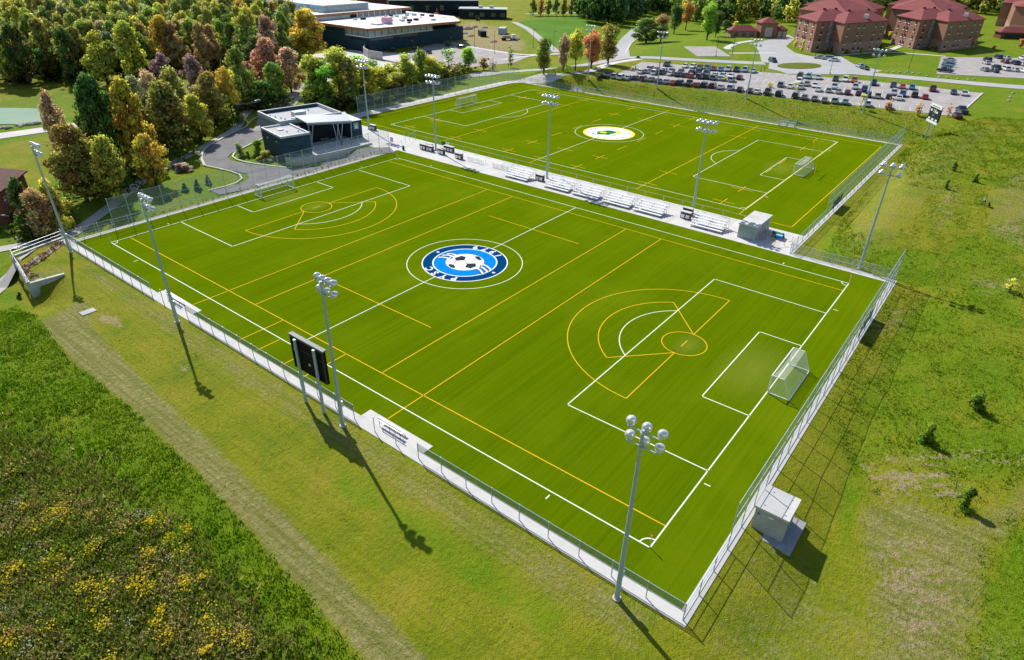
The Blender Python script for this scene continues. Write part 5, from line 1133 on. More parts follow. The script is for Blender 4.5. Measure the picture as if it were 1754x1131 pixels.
p = at(817, 35); t = thing('road_roller', 'dark road roller on the earthworks near the low building', 'road roller', tuple(p), 0.5); MB().tube((1.6, -0.9, 0.7), (1.6, 0.9, 0.7), 0.7, n=12).build('drum', M['galv'], t); MB().box(-2, -0.8, 0.6, 1.0, 0.8, 1.7).build('body', M['dark'], t); MB().box(-1.2, -0.8, 1.7, 0.2, 0.8, 2.8).build('cab', M['glass'], t)
for i in range(7):
    p = at([800, 812, 795, 830, 845, 806, 882][i], [50, 47, 58, 48, 72, 62, 68][i]); s = random.uniform(1.5, 3.2); b = MB()
    b.lathe([(1.0, -0.2), (0.85, 0.2), (0.5, 0.42), (0.12, 0.55)], n=9); o = b.build('earth_heap', M['earth'], None, tuple(p)); o.scale = (s * 1.5, s, s)
    tag(o, 'heap of bare earth on the ground beyond the gymnasium', 'earth heap', 'earth heaps beyond the gymnasium')
fence('site_fence', at(745, 72)[:2], at(905, 92)[:2], 1.4, 20, 'reddish mesh site fence between the path and the earthworks', mesh=None, rails=(1.0, 0.5), loc_z=0.0)
# lamp posts of the car parks and paths
def lamp_post(px, py, h, lab, grp, arm=0.9):
    p = at(px, py); t = thing('lamp_post', lab, 'lamp post', tuple(p), random.uniform(0, 6), grp)
    MB().tube((0, 0, -0.2), (0, 0, h), 0.09, 0.06, n=6).build('post', M['dark'], t); MB().tube((0, 0, -0.2), (0, 0, 0.7), 0.28, n=8).build('base', M['kerb'], t)
    MB().tube((0, 0, h - 0.1), (arm, 0, h), 0.05, n=5).build('arm', M['dark'], t); MB().box(arm - 0.1, -0.18, h - 0.1, arm + 0.6, 0.18, h + 0.05).build('head', M['dark'], t)
for k, (px, py, h, lab) in enumerate([(667, 85, 7, 'dark lamp post on the gymnasium paving'), (726, 88, 8, 'dark lamp post in the gymnasium car park beside the parked cars'), (711, 101, 7, 'dark lamp post among the yellow green trees before the gymnasium'), (774, 98, 8, 'dark lamp post at the outer edge of the gymnasium car park'),
        (782, 77, 9, 'dark lamp post at the path corner by the earthworks'), (847, 92, 9, 'dark lamp post on the verge of the earthworks'), (813, 80, 8, 'dark lamp post along the reddish site fence'), (913, 82, 8, 'dark lamp post at the corner of the bright lawn'), (948, 85, 8, 'dark lamp post behind the orange maples'),
        (1421, 127, 7, 'dark lamp post on the verge below the oval island'), (1254, 94, 9, 'dark lamp post on the lawn beside the paved court'), (1226, 97, 7, 'dark lamp post at the right end of the paved court'), (1555, 123, 13, 'tall grey lamp post on the lawn before the right hall'), (32, 412, 4.5, 'dark lamp post by the footpath left of the retaining wall'), (60, 425, 4.5, 'dark lamp post by the footpath under the retaining wall railing')]):
    lamp_post(px, py, h, lab, None)
p = at(151, 535); tag(MB().box(-0.9, -0.6, -0.2, 0.9, 0.6, 0.12).build('utility_slab', M['wallc'], None, tuple(p)), 'small grey utility slab in the grass left of the near pitch', 'slab')
for k, (px, py) in enumerate([(1520, 123.5), (1530, 124), (1541, 124.5), (1552, 125), (1563, 126), (1575, 127), (1588, 131), (1608, 133), (1622, 134), (1640, 136), (1658, 137), (1668, 137), (1735, 160), (1730, 167), (1728, 173)]):
    p = at(px, py); b = MB(); s = 0.9; b.lathe([(0.5, -0.1), (0.8, 0.1), (0.65, 0.5), (0.3, 0.65)], n=7); o = b.build('boulder', M['stone'], None, tuple(p)); o.scale = (0.75, 0.55, 0.6); o.rotation_euler = (0, 0, k)
    tag(o, 'pale boulder in the line along the road behind the car park', 'boulder', 'pale boulders along the road')

# ------------------------------------------------------------------ cars
def loft(mb, secs):
    n = len(secs[0]); vs = [p for s in secs for p in s]; fs = []
    for k in range(len(secs) - 1):
        for i in range(n): fs.append((k * n + i, k * n + (i + 1) % n, (k + 1) * n + (i + 1) % n, (k + 1) * n + i))
    fs += [tuple(range(n))[::-1], tuple(range((len(secs) - 1) * n, len(secs) * n))]; mb.add(vs, fs)
def car_proto(kind):
    L, Wd, H = {'saloon': (4.75, 1.82, 1.45), 'estate': (4.7, 1.90, 1.74), 'hatchback': (4.1, 1.75, 1.50), 'pickup': (5.6, 1.96, 1.86)}[kind]
    h = L / 2; w = Wd / 2; belt = {'saloon': 0.92, 'estate': 1.08, 'hatchback': 0.96, 'pickup': 1.12}[kind]; hood = belt - 0.08
    prof = {'saloon': [(-h, .5, .80, .84), (-h + .12, .32, belt, .93), (-h + .9, .26, belt + .02, 1), (0, .24, belt + .02, 1), (h - 1.3, .26, belt, 1), (h - .35, .28, hood - .10, .95), (h, .42, .62, .80)],
            'estate': [(-h, .5, .95, .88), (-h + .10, .36, belt, .96), (-h + .8, .30, belt + .02, 1), (0, .28, belt + .02, 1), (h - 1.3, .30, belt, 1), (h - .3, .32, hood - .08, .96), (h, .48, .74, .84)],
            'hatchback': [(-h, .5, .85, .86), (-h + .10, .32, belt, .95), (-h + .7, .26, belt + .02, 1), (0, .24, belt + .02, 1), (h - 1.0, .26, belt, 1), (h - .3, .28, hood - .10, .95), (h, .42, .64, .80)],
            'pickup': [(-h, .5, 1.05, .95), (-h + .06, .40, 1.10, 1), (-h + 1.8, .34, 1.10, 1), (0, .32, belt, 1), (h - 1.5, .34, belt, 1), (h - .25, .36, hood, .97), (h, .5, .86, .90)]}[kind]
    mb = MB(); loft(mb, [[(x, -w * f * .94, zb), (x, -w * f, (zb + zt) / 2), (x, -w * f * .93, zt), (x, w * f * .93, zt), (x, w * f, (zb + zt) / 2), (x, w * f * .94, zb)] for x, zb, zt, f in prof])
    cab = {'saloon': (-h + .75, h - 1.25, -h + 1.45, h - 2.05), 'estate': (-h + .12, h - 1.25, -h + .45, h - 1.95), 'hatchback': (-h + .10, h - .95, -h + .55, h - 1.7), 'pickup': (-.55, h - 1.45, -.35, h - 2.1)}[kind]
    x0, x1, x2, x3 = cab; wt = w * .74; wb = w * .90
    g = MB(); g.add([(x0, -wb, belt), (x1, -wb, belt), (x1, wb, belt), (x0, wb, belt), (x2, -wt, H - .05), (x3, -wt, H - .05), (x3, wt, H - .05), (x2, wt, H - .05)],
                    [(0, 3, 2, 1), (4, 5, 6, 7), (0, 1, 5, 4), (1, 2, 6, 5), (2, 3, 7, 6), (3, 0, 4, 7)])
    loft(mb, [[(x2 - .04, -wt - .02, H - .07), (x2 - .04, -wt + .1, H - .01), (x2 - .04, wt - .1, H - .01), (x2 - .04, wt + .02, H - .07)], [((x2 + x3) / 2, -wt - .02, H - .05), ((x2 + x3) / 2, -wt + .1, H + .02), ((x2 + x3) / 2, wt - .1, H + .02), ((x2 + x3) / 2, wt + .02, H - .05)],
              [(x3 + .04, -wt - .02, H - .08), (x3 + .04, -wt + .1, H - .02), (x3 + .04, wt - .1, H - .02), (x3 + .04, wt + .02, H - .08)]][::1])
    for xb, xt in ((x0, x2), (x1, x3)):
        for s in (-1, 1): mb.tube((xb, s * wb, belt - .02), (xt, s * wt, H - .06), .05, n=4)
    if kind == 'pickup': mb.m = 0
    lights = MB(); tails = MB()
    for s in (-1, 1): lights.box(h - .22, s * w * .52 - .18, .60, h - .03, s * w * .52 + .18, .74); tails.box(-h + .0, s * w * .70 - .12, .72, -h + .1, s * w * .70 + .12, .92)
    wr = .33 if kind in ('saloon', 'hatchback') else .38
    wheel = MB(); wheel.tube((0, -.11, 0), (0, .11, 0), wr, n=12); wheel.m = 1; wheel.tube((0, -.125, 0), (0, .125, 0), wr * .58, n=8)
    if kind == 'pickup':
        bed_ = MB(); bed_.box(-h + .15, -w * .80, 1.11, -.62, w * .80, 1.125)
    t = thing(kind, 'x', 'car'); nm = {'saloon': 'saloon_car', 'estate': 'suv', 'hatchback': 'hatchback', 'pickup': 'pickup_truck'}[kind]; t.name = nm
    mb.build('body', M['paint'], t); g.build('glass', M['glass'], t); lights.build('headlights', M['lens'], t); tails.build('tail_lights', M['red'], t)
    wd_ = wheel.data('wheel', [M['tyre'], M['galv']])
    for x in (-h * .60, h * .62):
        for s in (-1, 1): put('wheel', wd_, t, (x, s * (w - .12), wr))
    if kind == 'pickup': bed_.build('load_bed', M['dark'], t)
    return t
PROTO = {k: car_proto(k) for k in ('saloon', 'estate', 'hatchback', 'pickup')}; USED = set()
PAINT = {'black': (.012, .012, .014), 'dark grey': (.045, .048, .052), 'dark blue': (.012, .028, .075), 'dark green': (.018, .04, .03), 'silver': (.42, .44, .46), 'white': (.80, .80, .79), 'grey': (.17, .18, .19), 'red': (.45, .025, .02),
         'maroon': (.11, .010, .016), 'light blue': (.16, .32, .42), 'blue': (.02, .12, .32), 'orange': (.42, .10, .02), 'cream': (.55, .50, .40), 'reddish brown': (.26, .08, .05), 'grey green': (.12, .15, .13), 'purple blue': (.06, .06, .20)}
ORD = 'first second third fourth fifth sixth seventh eighth ninth tenth eleventh twelfth thirteenth fourteenth fifteenth sixteenth seventeenth eighteenth nineteenth twentieth'.split()
ORD += ['twenty-' + o for o in ORD[:9]] + ['thirtieth'] + ['thirty-' + o for o in ORD[:9]]
SHOW = {'saloon': 'saloon car', 'estate': 'SUV', 'hatchback': 'hatchback', 'pickup': 'pickup truck'}
KEY = {'s': 'saloon', 'e': 'estate', 'h': 'hatchback', 'p': 'pickup'}
CK = {'k': 'black', 'd': 'dark grey', 'b': 'dark blue', 'g': 'dark green', 's': 'silver', 'w': 'white', 'y': 'grey', 'r': 'red', 'm': 'maroon', 'l': 'light blue', 'u': 'blue', 'o': 'orange', 'c': 'cream', 'n': 'reddish brown', 'q': 'grey green', 'v': 'purple blue'}
def car(kind, col, px, py, head, label, group, z=None):
    p = at(px, py, 0.7) if z is None else onz(px, py, z + 0.7); p[2] -= 0.7
    if kind in USED: o = copy_tree(PROTO[kind])
    else: o = PROTO[kind]; USED.add(kind)
    o.location = (p[0], p[1], p[2] + 0.055); o.rotation_euler = (0, 0, head + random.uniform(-0.03, 0.03)); o['label'] = label; o['group'] = group
    for c in o.children:
        if c.name.startswith('body'):
            f = random.uniform(0.9, 1.1); c.color = (*[min(1, v * f) for v in PAINT[col]], 1)
HN = math.atan2(RN[1], RN[0])
def park(rowname, ox, oy, s, items, nose=math.pi, group='cars in the main car park', z=4.0, start=0):
    for i, (x, y, code) in enumerate(items):
        kind, col = KEY[code[0]], CK[code[1]]
        if kind == 'pickup' and False: pass
        car(kind, col, ox + x / s, oy + y / s, HN + nose, '%s %s, %s from the left in the %s' % (col, SHOW[kind], ORD[i + start], rowname), group, z)
z7 = (1010, 90, 5.315); z8 = (1320, 80, 4.616)
def tr(a, items): return [((a[0] + x / a[2]), (a[1] + y / a[2]), c) for x, y, c in items]
park('row along the grass bank', 0, 0, 1, tr(z7, [(95, 208, 'sd'), (160, 208, 'pk'), (230, 216, 'es'), (287, 225, 'ew'), (352, 229, 'ss'), (420, 231, 'hb'), (490, 238, 'en'), (563, 245, 'sy'), (630, 259, 'sb'), (700, 264, 'sl'), (765, 273, 'sr'), (825, 276, 'eg'), (905, 283, 'pk'),
     (975, 294, 'hr'), (1045, 296, 'ek'), (1122, 303, 'em'), (1195, 313, 'ss'), (1285, 320, 'es'), (1370, 334, 'sk'), (1460, 345, 'sb'), (1525, 353, 'sw'), (1620, 361, 'pg'), (1725, 374, 'ek')]) +
     tr(z8, [(65, 366, 'hd'), (198, 386, 'ed'), (270, 398, 'sq'), (350, 408, 'sy'), (428, 420, 'sy'), (510, 426, 'es'), (593, 434, 'sl'), (765, 450, 'ew'), (935, 470, 'sg')]), 0.0)
park('front line of the middle rows', 0, 0, 1, tr(z7, [(465, 173, 'sw'), (525, 170, 'hs'), (590, 182, 'ew'), (655, 180, 'eg'), (735, 190, 'sw'), (800, 199, 'sk'), (862, 205, 'hd'), (925, 213, 'hr'), (1000, 218, 'eg'), (1068, 222, 'ek'), (1133, 230, 'eq'), (1215, 236, 'sl'), (1290, 246, 'es'), (1365, 226, 'sm')]) +
     tr(z8, [(82, 300, 'ey'), (158, 310, 'sw'), (240, 318, 'ss'), (380, 335, 'sw'), (460, 343, 'hs'), (540, 352, 'ss'), (610, 360, 'sm'), (697, 367, 'hm'), (772, 380, 'eb'), (848, 388, 'ec'), (937, 393, 'hb'), (1017, 402, 'sw'), (1140, 380, 'ek'), (1222, 395, 'hr')]), 0.0)
park('rear line of the middle rows', 0, 0, 1, tr(z7, [(545, 152, 'es'), (608, 156, 'sy'), (675, 162, 'sw'), (745, 166, 'sb'), (830, 172, 'sd'), (925, 180, 'hk'), (990, 176, 'eb'), (1062, 188, 'ek'), (1140, 204, 'sw'), (1210, 208, 'hs'), (1285, 211, 'sw')]) +
     tr(z8, [(225, 274, 'ew'), (288, 293, 'sy'), (352, 304, 'sw'), (505, 316, 'es'), (670, 318, 'es'), (742, 338, 'eb'), (975, 364, 'es'), (1045, 375, 'ev')]), math.pi)
park('back row by the verge', 0, 0, 1, tr(z7, [(703, 108, 'eb'), (870, 120, 'sw'), (940, 125, 'hw'), (1002, 132, 'sm'), (1070, 139, 'eq'), (1130, 146, 'sm'), (1195, 152, 'hu'), (1262, 153, 'es'), (1340, 156, 'pg'), (1415, 159, 'el'), (1490, 166, 'ss')]) +
     tr(z8, [(233, 230, 'ek'), (300, 236, 'el'), (378, 241, 'ss'), (515, 256, 'ed'), (592, 259, 'ew'), (662, 266, 'eo'), (815, 286, 'pb'), (972, 306, 'ed'), (1045, 316, 'hr'), (1120, 321, 'hu'), (1283, 334, 'pm'), (1450, 358, 'sb'), (1535, 368, 'ss')]), math.pi)
for x, y, c, lab, hd in [(1512, 503, 'pb', 'blue pickup truck with a maroon car at the right end of the car park', 0.2), (1478, 540, 'sm', 'maroon saloon car beside the blue pickup truck at the bank', 0.2)]:
    car(KEY[c[0]], CK[c[1]], 1320 + x / 4.616, 80 + y / 4.616, HN + hd, lab, 'cars in the main car park', 4.0)
for x, y, c, lab, hd in [(388, 82, 'ss', 'silver saloon car, left of three parked by the left brick hall', 0.2), (450, 90, 'es', 'silver SUV, middle of three parked by the left brick hall', 0.2), (500, 103, 'sw', 'white saloon car, right of three parked by the left brick hall', 0.25),
        (712, 152, 'ss', 'silver saloon car partly hidden beside a black car on the forecourt', 2.2), (745, 167, 'sk', 'black saloon car on the forecourt before the wedge shaped lawn', 2.2), (18, 108, 'eb', 'dark blue SUV driving past the oval grass island', 2.2)]:
    car(KEY[c[0]], CK[c[1]], 1320 + x / 4.616, 80 + y / 4.616, HN + hd + math.pi / 2, lab, 'cars on the forecourt', 4.0)
far_lot = [(800, 765, 's', 's', 'farthest car of'), (790, 800, 's', 's', 'fourth nearest car of'), (780, 830, 'e', 'l', 'third nearest car of'), (765, 862, 'h', 'l', 'second nearest car of'), (745, 905, 'p', 'k', 'nearest car of')]
for x, y, k, c, w_ in far_lot: car(KEY[k], CK[c], 1520 + x / 7.496, y / 7.496, HN + 1.2, '%s %s, %s the left column in the smaller car park' % (CK[c], SHOW[KEY[k]], w_), 'cars in the smaller car park', 4.0)
fl = [(1425, 732, 'eb', 'standing alone at the back of the'), (1535, 742, 'ss', 'at the back beside the maroon car of the'), (1285, 765, 'ek', 'at the back left of the'), (1275, 803, 'ss', 'just before the black one at the left of the'), (1513, 790, 'sm', 'behind a white car in the'), (1255, 890, 'sy', 'at the front left of the'),
      (1395, 865, 'ek', 'second in the front line of the'), (1380, 905, 'sd', 'right at the front of the'), (1515, 882, 'ew', 'in the middle of the front line of the'), (1640, 808, 'eb', 'behind a silver one at the right of the'), (1640, 895, 'ss', 'before a dark blue one at the right of the'), (1740, 748, 'ew', 'at the back right edge of the'), (1738, 822, 'ss', 'at the right edge, middle line of the'), (1748, 905, 'sw', 'at the right edge, front line of the')]
for x, y, c, lab in fl: car(KEY[c[0]], CK[c[1]], 1520 + x / 7.496, y / 7.496, HN + 0.3, '%s %s %s smaller car park' % (CK[c[1]], SHOW[KEY[c[0]]], lab), 'cars in the smaller car park', 4.0)
for px, py, c, lab, hd in [(673.5, 84, 'ek', 'black SUV beside the ramp wall of the gymnasium', 0.5), (711, 82, 'sk', 'black saloon car at the back of the gymnasium car park', 0.5), (735, 89, 'hb', 'dark blue hatchback alone in the gymnasium car park', 0.3), (769, 76, 'ek', 'black SUV at the far corner of the gymnasium car park', 0.2), (790, 81, 'ed', 'dark grey SUV by the white path of the gymnasium car park', 1.4),
        (668, 117, 'ew', 'white SUV glimpsed among the yellow green trees', 1.4), (785, 20, 'ss', 'silver saloon car, left of two by the low dark building', 0.3), (796, 18, 'sl', 'light blue saloon car, right of two by the low dark building', 0.3), (521, 78, 'ss', 'silver saloon car half hidden behind the big ochre tree', 0.3), (1262, 31, 'ss', 'silver saloon car on the far road behind the lawn trees', 0.6)]:
    car(KEY[c[0]], CK[c[1]], px, py, HN + hd, lab, 'cars beyond the far pitch')

# ------------------------------------------------------------------ trees
def cards(pts, nrm, size, cols, rng):
    """Leaf sprays: one bent card of two triangles at every point."""
    n = len(pts); nrm = nrm + rng.normal(0, 0.55, (n, 3)); nrm /= np.linalg.norm(nrm, axis=1)[:, None]
    a = np.cross(nrm, rng.normal(0, 1, (n, 3))); a /= np.linalg.norm(a, axis=1)[:, None]; b = np.cross(nrm, a)
    s = size * rng.uniform(0.55, 1.35, (n, 1))
    v = np.stack([pts - a * s * .5, pts - b * s * .38 + nrm * s * .16, pts + a * s * .5, pts + b * s * .38 + nrm * s * .16], 1)
    return v.reshape(-1, 3), np.repeat(cols, 4, 0)
def card_mesh(name, v, c, mat, tri=4, nv=None):
    me = bpy.data.meshes.new(name); n = len(v); me.vertices.add(n); me.vertices.foreach_set('co', v.astype(np.float32).ravel())
    me.loops.add(n); me.loops.foreach_set('vertex_index', np.arange(n)); k = n // tri
    me.polygons.add(k); me.polygons.foreach_set('loop_start', np.arange(0, n, tri)); me.polygons.foreach_set('loop_total', np.full(k, tri)); me.update(calc_edges=True)
    at_ = me.color_attributes.new('leaf', 'FLOAT_COLOR', 'POINT'); at_.data.foreach_set('color', np.concatenate([c, np.ones((n, 1))], 1).astype(np.float32).ravel())
    if nv is not None: me.attributes.new('nrm', 'FLOAT_VECTOR', 'POINT').data.foreach_set('vector', nv.astype(np.float32).ravel())
    me.materials.append(mat); return me
def crown_pts(blobs, n, rng, shell=0.72):
    vol = np.array([b[3] * b[4] * b[5] for b in blobs]) ** 0.67; ks = rng.choice(len(blobs), n, p=vol / vol.sum())
    B = np.array(blobs)[ks]; d = rng.normal(0, 1, (n, 3)); d /= np.linalg.norm(d, axis=1)[:, None]; r = np.clip(rng.normal(0.84, 0.20, (n, 1)), 0.25, 1.5) + (rng.random((n, 1)) < .06) * rng.uniform(0, .45, (n, 1))
    # small clumps: pull points toward a handful of twig ends
    return B[:, :3] + d * B[:, 3:6] * r, d, ks
def crown(kind, seed, n, size):
    rng = np.random.default_rng(seed); H = 10.0; bl = []
    if kind == 'broad':
        for _ in range(36):
            a = rng.uniform(0, 6.28); z = rng.uniform(1.3, 9.2); rr = 3.1 * math.sin(math.pi * min(1, (z + 0.2) / 9.6)) ** 0.7 * rng.uniform(0.35, 1.12); s = rng.uniform(0.5, 1.15)
            bl.append((rr * math.cos(a), rr * math.sin(a), z, s, s, s * 0.8))
        bl.append((0, 0, 8.6, 1.3, 1.3, 1.3)); bl.append((0, 0, 5.5, 2.0, 2.0, 2.4))
    elif kind == 'oval':
        for _ in range(14):
            a = rng.uniform(0, 6.28); z = rng.uniform(2.4, 8.8); rr = 1.5 * math.sin(math.pi * min(1, (z - 1.2) / 8.8)) ** 0.5 * rng.uniform(0.3, 1.0); s = rng.uniform(0.8, 1.3)
            bl.append((rr * math.cos(a), rr * math.sin(a), z, s, s, s))
        bl.append((0, 0, 9.0, 0.7, 0.7, 0.95)); bl.append((0, 0, 5.2, 1.5, 1.5, 2.6))
    elif kind == 'leggy':
        for _ in range(17):
            a = rng.uniform(0, 6.28); z = rng.uniform(0.6, 9.2); rr = 1.7 * (1.0 - 0.62 * z / 10) * rng.uniform(0.3, 1.1); s = rng.uniform(0.55, 1.0)
            bl.append((rr * math.cos(a), rr * math.sin(a), z, s, s, s * 1.25))
        bl.append((0, 0, 9.2, 0.4, 0.4, 0.9))
    elif kind == 'conifer':
        for i in range(15):
            z = 1.0 + 8.6 * i / 15; rr = 1.9 * (1 - z / 10.4); 
            for q in range(3):
                a = rng.uniform(0, 6.28); bl.append((rr * 0.55 * math.cos(a), rr * 0.55 * math.sin(a), z, rr * 0.55 + .2, rr * 0.55 + .2, 0.4))
    elif kind == 'shrub':
        for _ in range(20):
            a = rng.uniform(0, 6.28); z = rng.uniform(0.6, 9.0); rr = 3.4 * (1.05 - z / 11) * rng.uniform(0.1, 1.1); q = rng.uniform(0.7, 1.7); bl.append((rr * math.cos(a), rr * math.sin(a), z, q, q, q * 1.1))
    pts, d, ks = crown_pts(bl, n, rng)
    nb = len(bl); br = rng.normal(0.5, 0.13, nb); tu = np.clip(rng.random(nb) ** 5 * 1.5, 0, 1); hu = rng.random(nb)
    c = np.stack([np.clip(br[ks] + rng.normal(0, 0.16, n), 0.05, 1), np.clip(tu[ks] + rng.normal(0, 0.15, n), 0, 1), np.clip(hu[ks] + rng.normal(0, 0.2, n), 0, 1)], 1)
    rel = (pts - np.array([0, 0, 4.2])) / 3.5; nn = d * 0.62 + rel * 0.45 + np.array([0, 0, 0.30]) + rng.normal(0, .42, (n, 3)); nn /= np.linalg.norm(nn, axis=1)[:, None]
    return cards(pts, d + np.array([0, 0, 0.25]), size, c, rng) + (np.repeat(nn, 4, 0),), bl
def trunk_mesh(kind, seed, bl):
    rng = np.random.default_rng(seed); b = MB(); r = {'broad': 0.27, 'oval': 0.2, 'leggy': 0.13, 'conifer': 0.2, 'shrub': 0.25}[kind]
    p = Vector((0, 0, -0.5)); top = 8.8; n = 5; path = [p]
    for i in range(n): path.append(Vector((rng.normal(0, .10), rng.normal(0, .10), -0.5 + (top + .5) * (i + 1) / n)))
    for i in range(n): b.tube(path[i], path[i + 1], r * (1 - i / (n + .4)), r * (1 - (i + 1) / (n + .4)), n=7, cap=False)
    for q in bl[:10]:
        z0 = max(1.2, q[2] - 2.2); k = min(n - 1, int((z0 + .5) / (top + .5) * n)); a = path[k].lerp(path[k + 1], 0.5); b.tube(a, Vector(q[:3]), r * .38, r * .08, n=5, cap=False)
    return b.data('trunk', M['trunk'])
LEAFK = 2.15
VAR = {}
def make_var(key, kind, count, n, size, seed):
    VAR[key] = []
    for i in range(count):
        (v, c, nv), bl = crown(kind, seed + i, n, size); VAR[key].append((trunk_mesh(kind, seed + i, bl), card_mesh('crown', v, c, M['leaf'], 4, nv), (v, c, nv)))
make_var('near', 'broad', 4, 11000, 0.36, 100); make_var('mid', 'broad', 8, 6000, 0.42, 200); make_var('far', 'broad', 4, 900, 1.1, 300)
make_var('oval', 'oval', 4, 4500, 0.34, 400); make_var('leggy', 'leggy', 5, 4200, 0.32, 500); make_var('conifer', 'conifer', 3, 1600, 0.8, 600); make_var('shrub', 'shrub', 4, 2600, 0.62, 700)
make_var('sapling', 'leggy', 3, 260, 0.62, 800); make_var('young', 'oval', 2, 500, 0.8, 900)
LEAFC = {'green': (.155, .235, .045), 'dark green': (.070, .130, .034), 'olive green': (.235, .245, .055), 'yellow green': (.350, .360, .055), 'bright green': (.215, .370, .050), 'pale green': (.270, .330, .140), 'ochre yellow': (.42, .31, .045), 'orange': (.50, .24, .060),
         'orange red': (.50, .19, .08), 'reddish': (.36, .185, .115), 'plum': (.26, .165, .165), 'brownish': (.30, .22, .095), 'pinkish': (.40, .28, .17), 'yellow': (.58, .47, .06), 'blue green': (.125, .205, .120), 'grey brown': (.34, .29, .22), 'shrub green': (.105, .165, .022)}
NT = [0]
def tree(p, h, w, var, col, label, cat='tree', name='tree', group=None, turn=0.35, wn=6.0, bright=1.0):
    vs = VAR[var]; NT[0] += 1; k = random.randrange(len(vs)); t = thing(name, label, cat, (p[0], p[1], float(p[2])), random.uniform(0, 6.28), group)
    tm, cm, _ = vs[k]; t.scale = (w / wn, w / wn, h / 10.0)
    put('trunk', tm, t); c = put('crown', cm, t); base = LEAFC[col]; f = random.uniform(0.88, 1.12) * bright * LEAFK
    c.color = (*[min(1, v * f * random.uniform(0.94, 1.06)) for v in base], turn); return t
def ptree(bx, by, top, wpx, var, col, label, turn=0.3, z=None, name='tree', cat='tree', group=None, wn=None):
    p = at(bx, by) if z is None else onz(bx, by, z)
    h = max(0.5, height(p, bx, top)); w = wpx / pxm(p)
    wn = wn or {'near': 7.6, 'mid': 7.8, 'far': 8.2, 'oval': 4.6, 'leggy': 3.8, 'conifer': 4.0, 'shrub': 9.0, 'sapling': 3.8, 'young': 4.8}[var]
    return tree(p, h, w, var, col, label, cat, name, group, turn, wn)
